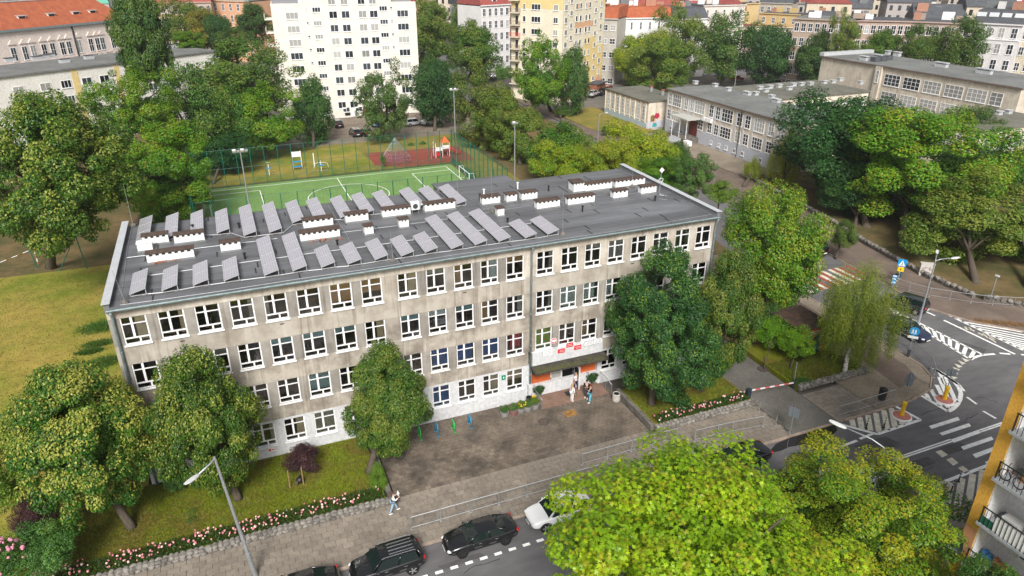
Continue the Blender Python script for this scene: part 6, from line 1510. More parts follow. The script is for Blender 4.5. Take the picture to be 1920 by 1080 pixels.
# behind the school
tree('linden_fl', 'huge olive flowering linden filling the left edge', (-45, 165, 236, 480), 34, (95, 500), tr=.45, var=1)
tree('maple', 'broad green maple by the left pitch corner', (215, 237, 412, 415), 56, (255, 420), tr=.35)
tree('maple', 'dense green maple with bare branches below the tall poplar', (192, 135, 335, 268), 74, (240, 330), tr=.35, var=1)
t = tree('poplar', 'tall narrow dark poplar rising at the upper left', (212, -45, 318, 165), 100, (300, 200), tr=.45)
tree('mid_far', 'tall olive tree right of the poplar foot', (305, 132, 432, 310), 82, (350, 330), tr=.4)
tree('linden_far', 'dense olive linden in the middle of the left grove', (385, 150, 500, 330), 86, (440, 320), var=1, tr=.4)
tree('mid_far', 'large light green tree towering over the left grove', (352, 85, 540, 225), 100, (450, 290), tr=.5)
tree('maple', 'green tree at the right side of the left grove', (432, 170, 565, 300), 88, (500, 300), var=1, tr=.35)
tree('dark_far', 'dark slender tree in front of the white tower, left of its cars', (545, 138, 625, 272), 96, (588, 278), var=1, tr=.3)
tree('dark_far', 'low dark undergrowth tree behind the left pitch corner', (360, 240, 475, 345), 80, (400, 345), tr=.25)
tree('airy', 'airy tree with straight trunk in front of the white tower', (668, 122, 772, 268), 92, (737, 268), tr=.28)
tree('dark_far', 'dark dense tree at the right corner of the white tower', (768, 108, 866, 255), 100, (815, 245), tr=.32)
tree('linden_far', 'olive linden behind the right pitch corner', (855, 146, 972, 282), 80, (915, 280), tr=.34)
tree('linden_far', 'rounded olive linden beside the two-lamp mast', (918, 194, 1022, 308), 70, (975, 308), tr=.32)
tree('linden_far', 'olive linden between the school roof and the path', (978, 218, 1112, 350), 56, (1040, 345), var=1, tr=.3)
for i, (b, Y, k, lab) in enumerate((((1008, 262, 1112, 350), 44, 'yellow', 'bright yellow maple behind the school roof, leftmost'), ((1090, 258, 1190, 355), 40, 'yellow', 'bright yellow maple behind the rear roof edge'), ((1142, 232, 1266, 350), 44, 'yellow', 'tallest yellow maple behind the right roof corner'),
                                     ((1235, 262, 1300, 330), 46, 'dark_far', 'small dark tree beside the forecourt steps'), ((1255, 280, 1338, 372), 26, 'airy', 'light green feathery tree right of the roof antenna'), ((1180, 300, 1290, 360), 30, 'maple', 'green bushy maple right behind the roof coping'))):
    tree(k, lab, b, Y, None, tr=.2, var=i)
tree('shrub', 'yellow-green bush by the small guard rail behind the school', (1320, 340, 1380, 385), 24, None, var=1, cat='bush', name='bush')
tree('airy', 'slim young tree on the forecourt lawn', (1128, 235, 1152, 262), 80, (1141, 272), tr=.08, limbs=3)
tree('mid_far', 'small round tree by the path lamp', (1040, 203, 1062, 228), 100, (1052, 232), tr=.1, limbs=3)
# right side
tree('dark_far', 'big dark green maple in front of the right school', (1474, 176, 1715, 462), 30, (1625, 430), tr=.5)
tree('maple', 'big bright green maple leaning over the roadside wall', (1556, 212, 1856, 482), 20, (1690, 470), tr=.5)
tree('linden_far', 'yellowish linden above the low wall at the junction', (1700, 345, 1912, 528), 8, (1830, 535), tr=.4)
tree('mid_far', 'olive pointed tree in front of the right school annex', (1790, 206, 1880, 300), 34, None, tr=.3)
tree('dark_far', 'shady dark tree behind the yellowish linden', (1790, 270, 1930, 420), 24, None, var=1, tr=.35)
tree('linden_far', 'yellowish linden cut by the right picture edge', (1850, 360, 2000, 548), 4, (1925, 545), var=1, tr=.35)
tree('yellow', 'yellow leaved tree at the right picture edge by the annex', (1885, 262, 1960, 370), 22, None, tr=.3)
tree('dark_far', 'dark low tree in the shade behind the crossing', (1540, 330, 1670, 462), 24, (1600, 450), tr=.3)
tree('willow', 'yellow-green willow in front of the long school wing', (1440, 258, 1505, 362), 40, (1465, 362), tr=.25)
t = tree('willow', 'broken old willow stump with hanging green sprouts', (1392, 300, 1432, 345), 44, (1395, 350), tr=.32, limbs=2)
# upper middle
tree('linden_far', 'tall yellow-green linden right of the white tower, nearer one', (768, 25, 858, 140), 150, None, tr=.4)
tree('linden_far', 'broad linden in front of the far street', (838, 30, 948, 148), 150, (880, 145), var=1, tr=.4)
tree('linden_far', 'olive linden in the group by the far lamps', (770, 0, 850, 90), 175, None, var=0, tr=.4)
tree('mid_far', 'far linden behind the group by the lamps', (840, -10, 920, 70), 190, None, tr=.4)
tree('maple', 'fresh green tree in front of the cream tower', (962, 78, 1060, 215), 98, (1033, 208), var=1, tr=.35)
tree('dark_far', 'dark greyish tree right of the fresh green tower tree', (1035, 82, 1108, 210), 101, (1090, 212), var=1, tr=.35)
tree('shrub', 'low willow-like bush at the foot of the cream tower', (925, 118, 962, 155), 128, None, cat='bush', name='bush', trunk=False)
tree('mid_far', 'dark narrow tree beside the balcony house', (1140, 42, 1195, 120), 150, None, tr=.3)
tree('yellow', 'lime yellow tree among the trees behind the low wing', (1155, 58, 1245, 160), 132, None, tr=.35)
tree('linden_far', 'rounded olive tree directly behind the low wing', (1172, 78, 1295, 185), 118, None, tr=.4)
for i, (b, Y, k) in enumerate((((1238, 25, 1330, 140), 130, 'linden_far'), ((1305, 35, 1415, 158), 122, 'mid_far'), ((1395, 42, 1498, 162), 114, 'dark_far'), ((1488, 52, 1568, 160), 100, 'dark_far'), ((1560, 35, 1612, 120), 92, 'linden_far'), ((1612, 50, 1700, 125), 86, 'linden_far'), ((1690, 52, 1762, 122), 78, 'mid_far'), ((1755, 42, 1852, 142), 72, 'mid_far'))):
    tree(k, f'far plane tree, {ORD[i]} from the left in the row before the tenements', b, Y, None, tr=.4, var=i, group='far row of plane trees')
for i, (b, Y, k, lab) in enumerate((((308, 5, 405, 85), 190, 'linden_far', 'far olive tree in front of the brown house'), ((352, 22, 432, 95), 172, 'rust', 'rust tinged tree behind the left grove'), ((385, 25, 440, 100), 168, 'dark_far', 'dark far tree right of the rust tinged one'), ((440, 2, 512, 78), 175, 'dark_far', 'dark far tree beside the white tower top'),
                                     ((320, 60, 382, 100), 140, 'maple', 'lime green treetop behind the white flat block'), ((410, 55, 470, 110), 145, 'mid_far', 'olive far treetop above the left grove'))):
    tree(k, lab, b, Y, None, tr=.4, var=i)

# ground cover in the beds: grass blades, roses, weeds
def scatter(name, pts, n, h, w, cols, seed, parent=None, zf=0.0):
    g = np.random.default_rng(seed); p = pts(g, n); a = g.uniform(0, 6.28, n); hh = h*g.uniform(.5, 1.3, n); ww = w*g.uniform(.6, 1.3, n)
    dx = np.stack([np.cos(a), np.sin(a), np.zeros(n)], 1)*ww[:, None]; ln = np.stack([g.normal(0, .5, n), g.normal(0, .5, n), np.ones(n)], 1)*hh[:, None]
    V = np.stack([p-dx, p+dx, p+ln], 1).reshape(-1, 3)
    me = bpy.data.meshes.new(name); me.vertices.add(3*n); me.vertices.foreach_set('co', V.astype(np.float32).ravel()); me.loops.add(3*n); me.loops.foreach_set('vertex_index', np.arange(3*n, dtype=np.int32))
    me.polygons.add(n); me.polygons.foreach_set('loop_start', np.arange(0, 3*n, 3, dtype=np.int32)); me.polygons.foreach_set('loop_total', np.full(n, 3, np.int32)); me.update(calc_edges=True)
    c = np.array(cols); q = c[g.integers(0, len(c), n)]*g.uniform(.75, 1.2, (n, 1)); at = me.attributes.new('leaf', 'FLOAT_COLOR', 'POINT'); cc = np.ones((3*n, 4), np.float32); cc[:, :3] = np.repeat(q, 3, 0); at.data.foreach_set('color', cc.ravel())
    me.materials.append(M_leaf); o = inst(me, name, parent, kind='stuff'); return o
def rect(x0, x1, y0, y1, z): return lambda g, n: np.stack([g.uniform(x0, x1, n), g.uniform(y0, y1, n), np.full(n, z)], 1)
GR = [(.085, .145, .012), (.13, .16, .016), (.15, .13, .03), (.10, .13, .014)]
scatter('grass', rect(-7.8, 14.2, -7.3, -.1, .23), 42000, .11, .022, GR, 1, bed1)
scatter('grass', rect(35.6, 44.6, -7.3, -2.2, .35), 15000, .10, .022, [(.11, .12, .02), (.13, .10, .03), (.08, .12, .014)], 2, bed2)
scatter('grass', rect(49.8, 56.9, -7.0, -3.3, .19), 9000, .12, .025, GR, 3, bed3)
scatter('grass', rect(-42, -.7, -4, 44, .0), 60000, .09, .035, [(.16, .17, .025), (.22, .18, .045), (.13, .16, .02), (.24, .18, .06)], 4, lawn)
scatter('fallen_leaves', rect(-4.5, 3.0, -6.6, -3.0, .25), 5000, .03, .05, [(.28, .17, .05), (.34, .22, .06), (.20, .12, .035)], 5, bed1)
def tuft(name, label, x, y, z, r, n, h, cols, seed):
    f = lambda g, n: np.stack([x+r[0]*(lambda u: u)(g.normal(0, .45, n)), y+r[1]*g.normal(0, .45, n), np.full(n, z)], 1)
    o = scatter(name, f, n, h, .03, cols, seed); tag(o, label, 'weeds'); del o['kind']; return o
DG = [(.06, .13, .014), (.09, .16, .018)]
for i, (px, py, r) in enumerate(((190, 613, (1.6, 1.2)), (185, 645, (1.2, .5)), (168, 660, (.9, .4)), (195, 680, (1.0, .8)))):
    x, y = gp(px, py); scatter('weed_patch', (lambda x=x, y=y, r=r: (lambda g, n: np.stack([x+r[0]*g.normal(0, .5, n), y+r[1]*g.normal(0, .5, n), np.zeros(n)], 1)))(), 2600, .22, .045, DG, 20+i, lawn)
# rose bed along the wall: leaves and blooms
ROSES = ((bed1, (-7.4, 14.2, -7.45, -6.3), 12000, 250, .24), (bed2, (35.8, 44.5, -7.4, -6.5), 5000, 70, .36))
for k, (par, (x0, x1, y0, y1), n, nf, z) in enumerate(ROSES):
    g = np.random.default_rng(40+k)
    scatter('rose_leaves', (lambda x0=x0, x1=x1, y0=y0, y1=y1, z=z: (lambda g, n: np.stack([g.uniform(x0, x1, n), y0+(y1-y0)*g.random(n)**1.4, z+.42*g.random(n)**.8*(.6+.4*np.sin(g.uniform(x0, x1, n)*0))], 1)))(), n, .12, .05, [(.035, .075, .014), (.05, .10, .018), (.08, .12, .02)], 50+k, par)
    f = MB(); rnd = random.Random(60+k)
    for i in range(nf):
        cl = rnd.choice([0.03, .14, .27, .33, .46, .60, .66, .81, .9]); x = lerp(x0, x1, min(1, max(0, cl+rnd.gauss(0, .035)))) if rnd.random() < .75 else rnd.uniform(x0, x1)
        f.ball((x, lerp(y0, y1, rnd.random()**1.2), z+rnd.uniform(.3, .52)), rnd.uniform(.04, .085), 6, 4, rnd.randrange(3), .2, rnd)
    f.build('rose_blooms', [mat('rose_pink', (.66, .30, .30), .8, .2), mat('rose_pale', (.74, .52, .46), .8, .2), mat('rose_deep', (.55, .17, .22), .8, .2)], par, kind='stuff')
# plants at the courtyard wall and the corner garden
tree('shrub', 'green plants with roses at the foot of the courtyard linden', (690, 870, 728, 938), -6.0, None, z=.24, var=1, cat='bush', name='bush', trunk=False)
tree('shrub', 'dark fern-like bush at the birch foot', (1555, 672, 1615, 702), -5.6, None, z=.2, cat='bush', name='bush', trunk=False)
tree('shrub', 'small green bush by the end of the boom barrier', (1490, 705, 1520, 728), -6.9, None, z=.2, cat='bush', name='bush', trunk=False)
tree('dark_far', 'dark shrub mass between the olive linden and the young maples', (1405, 560, 1470, 650), 1.5, None, z=.0, cat='bush', name='bush', trunk=False, var=1)
t = tree('shrub', 'slim shrub left of the playground net', (712, 288, 724, 312), 73.8, None, z=.0, cat='bush', name='bush', trunk=False, var=1)
for px, py, lab in ((770, 273, 'left of two small round bushes behind the playground'), (793, 270, 'right of two small round bushes behind the playground'), (838, 265, 'small bush behind the play tower')):
    tree('shrub', lab, (px-7, py-6, px+7, py+4), 88, None, cat='bush', name='bush', trunk=False)
# fallen straw along the far kerb
scatter('kerb_litter', (lambda g, n: (lambda u: np.stack([75.2+u*9 + g.normal(0, .25, n), -4.2-u*6.8 + g.normal(0, .3, n), np.full(n, .01)], 1))(g.random(n))), 3000, .05, .06, [(.34, .17, .05), (.28, .15, .06)], 70, road)
# ------------------------------------------------------------------ buildings around
M_frame = M_upvc
FWIN = {}
def fwin(w, h, nx, ny, pane=None, key=''):
    k = (round(w, 2), round(h, 2), nx, ny)
    if k not in FWIN:
        f = min(.09, w*.08); b = MB(); p = MB()
        b.box(0, f, -.06, .02, 0, h).box(w-f, w, -.06, .02, 0, h).box(f, w-f, -.06, .02, 0, f).box(f, w-f, -.06, .02, h-f, h)
        for i in range(1, nx): x = w*i/nx; b.box(x-f*.4, x+f*.4, -.055, .02, f, h-f)
        for j in range(1, ny):
            z = h*j/ny; 
            for i in range(nx): b.box(w*i/nx + (f if i == 0 else f*.4), w*(i+1)/nx - (f if i == nx-1 else f*.4), -.05, .02, z-f*.4, z+f*.4)
        b.box(-.06, w+.06, -.12, .0, -.08, -.002)
        p.box(f*.9, w-f*.9, -.02, -.005, f*.9, h-f*.9)
        FWIN[k] = (b.mesh('window', M_frame), p.mesh('pane', M_pane), p.mesh('pane', M_pane_l))
    return FWIN[k]
RW = random.Random(77)
def put_win(parent, x, z, w, h, nx, ny, y=0, rz=0, light=.22, pane=None):
    fr, pd, pl = fwin(w, h, nx, ny)
    o = inst(fr, 'window', parent, (x, y-.01, z), rz)
    inst(pl if RW.random() < light else pd, 'pane', o)
    return o
def wall_m(c, v=.06): return mat('render_%d_%d_%d' % tuple(int(q*255) for q in c), c, .9, .15, col2=tuple(q*(1-v*1.6) for q in c), scale=.5, bump=.08)
M_tile = mat('red_roof_tiles', (.40, .12, .055), .85, .2, col2=(.30, .085, .045), scale=.8, stretch=(1, 1, 1), bump=.3, bscale=5)
M_tile2 = mat('dark_red_roof', (.28, .075, .065), .85, .2, vary=.15, scale=.8)
M_flat = mat('grey_flat_roof', (.20, .205, .20), .85, .2, col2=(.145, .148, .145), scale=.18, detail=6)
M_flatb = mat('olive_flat_roof', (.175, .17, .14), .9, .2, col2=(.12, .12, .10), scale=.25, detail=6)
M_slate = mat('slate_roof', (.075, .08, .09), .7, .3, vary=.15, scale=.7)

# white tower block
t = thing('tower_block', 'tall white apartment tower with columns of small windows', 'apartment block', (36.8, 119.4, 0), R(-6)); wl = wall_m((.74, .70, .62), .05)
MB().box(-15.2, 15.2, 0, 14, -.5, 24.0).build('wall', wl, t); MB().box(-9.6, 10.0, .6, 13.4, 24.001, 33).build('upper_wall', wl, t)
MB().box(-9.4, 9.8, -.03, .599, 24.0, 33).build('upper_wall', wl, t)
MB().box(-14.9, -9.7, .8, 13, 24.002, 26.6).build('penthouse', mat('penthouse_grey', (.22, .22, .24), .8, .2), t); MB().box(10.1, 14.4, .8, 13, 24.002, 26.6).build('penthouse', MATS['penthouse_grey'], t)
for x in (-13.6, -11.8, 11.2, 12.9): put_win(t, x, 25.0, .7, .8, 1, 1, .79)
MB().box(14.6, 15.2, .3, 13, 24.003, 24.5).build('roof_edge', M_tile2, t)
ZR_ = [20.9 - 2.72*i for i in range(8)]
for i, z in enumerate(ZR_):
    put_win(t, -12.4, z, 2.6, 1.45, 3, 1, light=.4)
    put_win(t, 11.0, z, 2.5, 1.45, 3, 1, light=.4)
    for x in (-3.5, -.9, 2.7, 5.1): put_win(t, x, z, 1.75, 1.5, 2, 1, light=.42)
    put_win(t, -6.9, z+1.3, 1.75, 1.05, 3, 1); put_win(t, 7.6-.4, z+1.3, 1.75, 1.05, 3, 1)
    put_win(t, -8.3, z+1.75, .45, .4, 1, 1); put_win(t, 9.6, z+1.75, .45, .4, 1, 1)
for x in (-3.5, -.9, 2.7, 5.1): put_win(t, x, 23.62, 1.55, 1.4, 2, 1, -.03)
for x in (-2.6, .2, 3.0): put_win(t, x, 1.0, 1.6, 1.1, 2, 1)
d = MB().box(1.9, 3.2, -.05, 0, 0, 1.9).build('door', mat('brown_door', (.20, .07, .04), .5, .3), t); MB().box(3.0, 3.08, -.09, -.051, .9, 1.1).build('handle', M_galv, d)
MB().box(-.7, -.1, -.5, -.1, 0, 1.4).build('cabinet', M_white, t); MB().box(-2.2, -1.0, -.06, -.0, .2, 1.3).build('basement_window', M_black, t)
for z in ZR_: 
    b = MB().box(-16.8, -15.201, 2, 7, z-.2, z).box(-16.85, -16.78, 2, 7, z, z+.95).build('balcony', wl, t)

# cream tower with balconies
hd = R(55); ua = R(90)-hd
A_ = (86.7, 115.4)
t = thing('tower_block', 'cream and yellow apartment tower with brown balconies and two visible sides', 'apartment block', (*A_, 0), ua); LR, LL = 22.6, 14.4; HT = 36
cw = wall_m((.72, .66, .52), .05); yw = wall_m((.72, .56, .26), .05); pw = wall_m((.66, .40, .24), .05); bk = mat('brown_brick', (.24, .10, .06), .9, .2, vary=.15, scale=2)
MB().box(0, LR, 0, LL, -.5, HT).build('wall', cw, t)
def panel(face, a, b, z0, z1, m, th=.025):
    if face == 0: MB().box(a, b, -th, -.001, z0, z1).build('wall_panel', m, t)
    else: MB().box(-th, -.001, a, b, z0, z1).build('wall_panel', m, t)
zf = [1.0 + 2.8*i for i in range(12)]
panel(1, .05, LL-.1, 21.6, HT-.05, yw); panel(0, .05, 5.5, 26.5, HT-.05, yw); panel(0, 17.5, LR-.05, 4, 12, yw); panel(0, 11, 17.49, 3, 14.4, yw); panel(0, LR-3.2, LR-.05, 21.5, 30, yw)
panel(0, 6.2, 16.0, 16.9, 18.2, pw); panel(0, .1, LR-.1, .2, 2.7, bk); panel(0, 17.5, LR-.1, 2.71, 3.9, pw)
for i, z in enumerate(zf[1:], 1):
    for x, w in ((.9, 1.3), (6.4, 1.0), (8.5, 1.0), (11.4, 1.0), (13.3, 1.0), (19.6, 1.3)): put_win(t, x, z+.7, w, 1.35, 2 if w > 1.1 else 1, 1, -.03)
    for a, b in ((9.55, 11.3),): 
        if i in (7, 8, 9): panel(0, 7.5, 8.4, z+.75, z+2.0, pw); panel(0, 12.45, 13.2, z+.75, z+2.0, pw)
    for x in (3.6, 16.6): put_win(t, x, z-.6, 1.2, 1.2, 2, 1, -.03)
    put_win(t, 2.6, z-.2, .3, .3, 1, 1, -.03); put_win(t, 18.3, z-.2, .3, .3, 1, 1, -.03)
    for y, w, n in ((1.2, 1.3, 2), (6.0, 2.6, 3), (10.2, .8, 1)): put_win(t, -.03, z+.7, w, 1.35, n, 1, y+w, R(-90)) if False else inst(fwin(w, 1.35, n, 1)[0], 'window', t, (-.04, y+w, z+.7), R(-90))
    for y, w, n in ((1.2, 1.3, 2), (6.0, 2.6, 3), (10.2, .8, 1)): o = [c for c in t.children if c.name.startswith('window')][-1] if False else None
    b = MB().box(-1.15, -.03, 11.7, LL+.0, z-.2, z-.05).build('balcony', cw, t)
    r = MB()
    for k in range(15): y = lerp(11.75, LL-.05, k/14); r.box(-1.14, -1.11, y-.02, y+.02, z-.05, z+.95)
    for k in range(6): x = lerp(-1.1, -.1, k/5); r.box(x-.02, x+.02, 11.72, 11.75, z-.05, z+.95)
    r.box(-1.17, -1.10, 11.7, LL, z+.951, z+1.0); r.build('railing', [M_sred if i == 5 else mat('brown_railing', (.17, .10, .07), .6, .3)][0], b)
    inst(fwin(.9, 2.0, 1, 1)[1], 'balcony_door', t, (-.04, 13.2, z+.05), R(-90))
for o in [c for c in t.children if c.name.startswith('window') and abs(c.rotation_euler.z+R(90)) < .01]:
    k = min(FWIN, key=lambda q: 0 if FWIN[q][0] == o.data else 1); inst(FWIN[k][2] if RW.random() < .3 else FWIN[k][1], 'pane', o)
p_ = thing('entrance_porch', None, None); p_.parent = t
MB().box(14.2, 19.8, -3.2, -.03, 2.75, 3.0).build('roof', M_slate, p_); MB().box(14.4, 16.4, -2.8, -.04, 0, 2.749).build('wall', bk, p_); MB().box(17.4, 19.6, -2.6, -.04, 0, 2.748).build('wall', mat('porch_brown', (.28, .11, .05), .7, .2), p_); MB().box(16.5, 17.3, -2.0, -1.9, 0, 2.3).build('door', M_white, p_)

# right school: four flat roofed wings of old render
M_ocre = stucco('ochre_render', (.72, .65, .54), (.58, .51, .42), (.78, .73, .64)); M_lblue = mat('pale_blue_plinth', (.42, .50, .56), .85, .2, vary=.06, scale=1); M_lgrey = mat('pale_grey_plinth', (.47, .49, .54), .85, .2, vary=.06, scale=1)
ann = thing('school_annex', 'low rambling ochre school annex of several flat roofed wings at the upper right', 'school', (0, 0, 0))
def wing(x0, x1, y0, y1, h, roofm, over=.35):
    MB().box(x0, x1, y0, y1, -.5, h).build('wall', M_ocre, ann)
    MB().box(x0-over, x1+over, y0-over, y1+over, h+.001, h+.16).build('roof', roofm, ann)
    MB().box(x0-over-.02, x0-over+.12, y0-over-.02, y1+over+.02, h-.16, h+.0).build('gutter', mat('rusty_gutter', (.16, .10, .075), .8, .2), ann)
def roofbox(x, y, h, sx=.9, sy=.7, hh=.7):
    b = MB().box(x, x+sx, y, y+sy, h+.16, h+.16+hh*.65).box(x+.08, x+sx-.08, y+.08, y+sy-.08, h+.16+hh*.65, h+.16+hh*.82, 1).box(x-.1, x+sx+.1, y-.1, y+sy+.1, h+.16+hh*.82, h+.16+hh)
    b.build('roof_vent', [M_coping, M_dark], ann)
XB = 94.0
wing(91.3, 100.9, 83.0, 101.3, 5.4, M_flatb, .15)
wing(XB, 105.0, 44.0, 80.2, 8.45, M_flat)
wing(105.36, 130.6, 63.5, 78.2, 8.2, M_flatb)
wing(137.6, 152, 38.0, 84.5, 12.3, M_flat)
wing(118.5, 137.2, 30.0, 42.0, 8.2, M_flatb)
MB().box(95.5, 101, 80.57, 82.84, -.5, 4.2).build('link_wall', M_ocre, ann); put_win_args = None
def winx(x, y, z, w, h, nx, ny, light=.5):      # window on a wall facing -x ; y is its left end seen from outside
    fr, pd, pl = fwin(w, h, nx, ny); o = inst(fr, 'window', ann, (x-.01, y, z), R(-90)); inst(pl if RW.random() < light else pd, 'pane', o); return o
# low hall
MB().box(91.18, 91.299, 83.05, 101.25, 0, 1.1).build('plinth', M_lblue, ann); MB().box(91.35, 96, 82.9, 82.999, 0, 1.6).build('plinth', M_lgrey, ann)
for i in range(8): winx(91.3, 100.2-i*2.15, 1.5, .85, 3.1, 2, 4)
for i in range(9): MB().box(91.14, 91.299, 100.95-i*2.15, 101.15-i*2.15, 1.101, 5.2).build('pilaster', M_ocre, ann)
# mural shape left as a plain patch of colour
for mx_, mz, pts_, c_ in ((93.4, 2.5, ((-.7, -.1), (-.2, .65), (.5, .6), (.8, .0), (.3, -.5), (-.3, -.4)), ('mural_crimson', (.42, .03, .07))), (92.5, 2.1, ((-.5, -.7), (-.5, .5), (.1, .8), (.5, .2), (.4, -.6)), ('mural_brown', (.22, .15, .06))), (93.0, 1.5, ((-.3, -.5), (-.4, .3), (.3, .5), (.45, -.3)), ('mural_skin', (.60, .42, .32))), (93.1, .75, ((-.6, -.4), (-.3, .35), (.4, .3), (.6, -.35), (.1, -.5)), ('mural_teal', (.03, .30, .32)))):
    o = MB().prism(list(pts_), 0, .02).build('mural_patch', mat(c_[0], c_[1], .7, .2, vary=.15, scale=3), ann, loc=(mx_, 82.895, mz)); o.rotation_euler = (R(90), 0, 0)
o = inst(fwin(2.2, 1.6, 4, 2)[0], 'window', ann, (97.3, 80.55, 1.5)); inst(fwin(2.2, 1.6, 4, 2)[2], 'pane', o)
# main two storey wing, facing left
MB().box(XB-.12, XB-.001, 44.05, 80.15, 0, 2.3).build('plinth', M_lgrey, ann)
ys = [79.2, 76.9, 73.7, 71.7, 69.3, 65.6, 63.6, 60.9, 57.4, 55.2, 52.2, 49.2, 46.8]; ws = [1.3, 2.9, 1.3, 1.3, 3.2, 1.3, 1.3, 3.1, 1.5, 1.4, 2.6, 1.3, 1.4]
for y, w in zip(ys, ws):
    n = 4 if w > 2.4 else 2
    winx(XB, y+w/2, 5.5, w, 2.3, n, 3)
    if not 69.4 < y < 74: winx(XB, y+w/2, 2.55, w, 2.0, n, 3)
for i, y in enumerate((78.5, 76.2, 74.6, 72.9, 65, 62.6, 60.4, 58.0, 55.8, 51, 48.5)): winx(XB-.12, y, .6, .8, .75, 2, 1)
pl = [XB]; 
for y, w in zip(ys, ws): MB().box(XB-.05, XB-.001, y+w/2+.12, y+w/2+.5, 2.31, 7.8).build('pilaster', M_plinth, ann)
MB().tube([(XB-.15, 57.0, 8.3), (XB-.15, 57.0, 0)], .08, 6).build('downpipe', M_dark, ann)
ent = thing('entrance_porch', None, None); ent.parent = ann
MB().box(90.6, 93.8, 68.2, 73.8, 4.55, 4.8).build('canopy', mat('canopy_sheet', (.45, .45, .42), .6, .3), ent); 
for y in (68.6, 70.9, 73.4): MB().cyl((90.9, y, 0), (90.9, y, 4.55), .06, n=8).build('column', M_white, ent)
MB().box(93.76, 93.879, 69.2, 71.8, 1.1, 3.9).build('door', mat('maroon_door', (.13, .03, .025), .5, .3), ent); MB().box(90.4, 93.87, 68.5, 72.5, 0, 1.0).build('landing', M_block, ent)
for k in range(5): MB().box(89.0+k*.28, 90.4, 69.4, 72.5, k*.2, (k+1)*.2-.002).build('step', M_coping, ent)
MB().box(90.2, 91.2, 66.8, 68.3, 0, .9).build('ramp_wall', M_white, ent)
for y in (67.2, 66.1, 65.2): MB().box(93.4, 93.87, y-.4, y+.4, 4.6, 5.3).build('air_conditioner', M_white, ann)
# courtyard wing and tall wing
for i in range(6): o = put_win(ann, 106.4+i*4.1, 4.9, 2.9, 2.1, 4, 3, 63.49)
MB().box(105.4, 130.5, 63.42, 63.499, 4.4, 4.8).build('window_band', M_plinth, ann)
for k, z in enumerate((8.7, 5.2, 1.8)):
    for i in range(6):
        y = 66.5 - i*4.7 + (0 if i < 5 else .4); w = 3.9 if i < 5 else 2.4
        if i == 5: y = 66.5-4.7*5+.2
        fr, pd, pl_ = fwin(w, 2.25, 4 if i < 5 else 2, 3); o = inst(fr, 'window', ann, (137.58, y, z), R(-90)); inst(mat_p if False else (pl_ if (k == 0 and i > 1) or k == 1 else pd), 'pane', o)
MB().box(137.1, 137.599, 67.2, 68.8, 0, 12.2).build('corner_bay', M_ocre, ann); winx(137.1, 68.4, 9, .8, 2.4, 1, 3)
MB().box(137.2, 152.3, 83.6, 84.9, 12.46, 13.2).build('roof_parapet', M_coping, ann)
for i in range(5):
    winx(118.5, 41-i*2.2, 4.7, 1.8, 2.2, 3, 3); put_win(ann, 119.6+i*3.4, 4.7, 2.5, 2.2, 4, 3, 29.99); put_win(ann, 119.6+i*3.4, 1.2, 2.5, 2.2, 4, 3, 29.99)
for px, py, z in ((1303, 160, 8.45), (1340, 165, 8.45), (1365, 173, 8.45), (1402, 181, 8.45), (1416, 181, 8.45), (1446, 187, 8.45), (1457, 195, 8.45), (1508, 205, 8.45)): x, y = gp(px, py, z); roofbox(x, y, z, .8, 1.6 if px in (1457, 1508, 1402) else .9)
for px, py, z in ((1423, 170, 8.2), (1442, 168, 8.2), (1434, 175, 8.2), (1459, 166, 8.2), (1478, 171, 8.2), (1486, 164, 8.2), (1501, 163, 8.2), (1518, 162, 8.2), (1544, 159, 8.2), (1560, 158, 8.2), (1574, 154, 8.2), (1612, 160, 8.2)): x, y = gp(px, py, z); roofbox(x, y, z, 1.0, .7)
for px, py, z, L in ((1610, 114, 12.3, 1.8), (1635, 111, 12.3, 2.2), (1658, 104, 12.3, 1), (1673, 106, 12.3, 1.6), (1751, 126, 12.3, 2.6), (1828, 138, 12.3, 3.0)): x, y = gp(px, py, z); roofbox(x, y-L, z, .8, L, 1.0)
for px, py in ((1640, 118), (1652, 117), (1663, 115)): x, y = gp(px, py, 12.3); MB().box(x, x+1.6, y, y+1.3, 12.46, 13.4).build('roof_unit', M_slate, ann)
for px, py in ((1762, 232), (1790, 228), (1815, 226), (1872, 218), (1890, 216)): x, y = gp(px, py, 8.2); roofbox(x, y, 8.2, 1.0, .8)
for px, py in ((1198, 164), (1210, 168)): pass
for x, y in ((98.2, 88.5), (98.5, 93.5)): MB().cyl((x, y, 5.56), (x, y, 6.6), .38, n=10).cyl((x, y, 6.6), (x, y, 6.8), .45, n=10, mi=1).build('ventilator', [M_galv, M_tile2], ann)

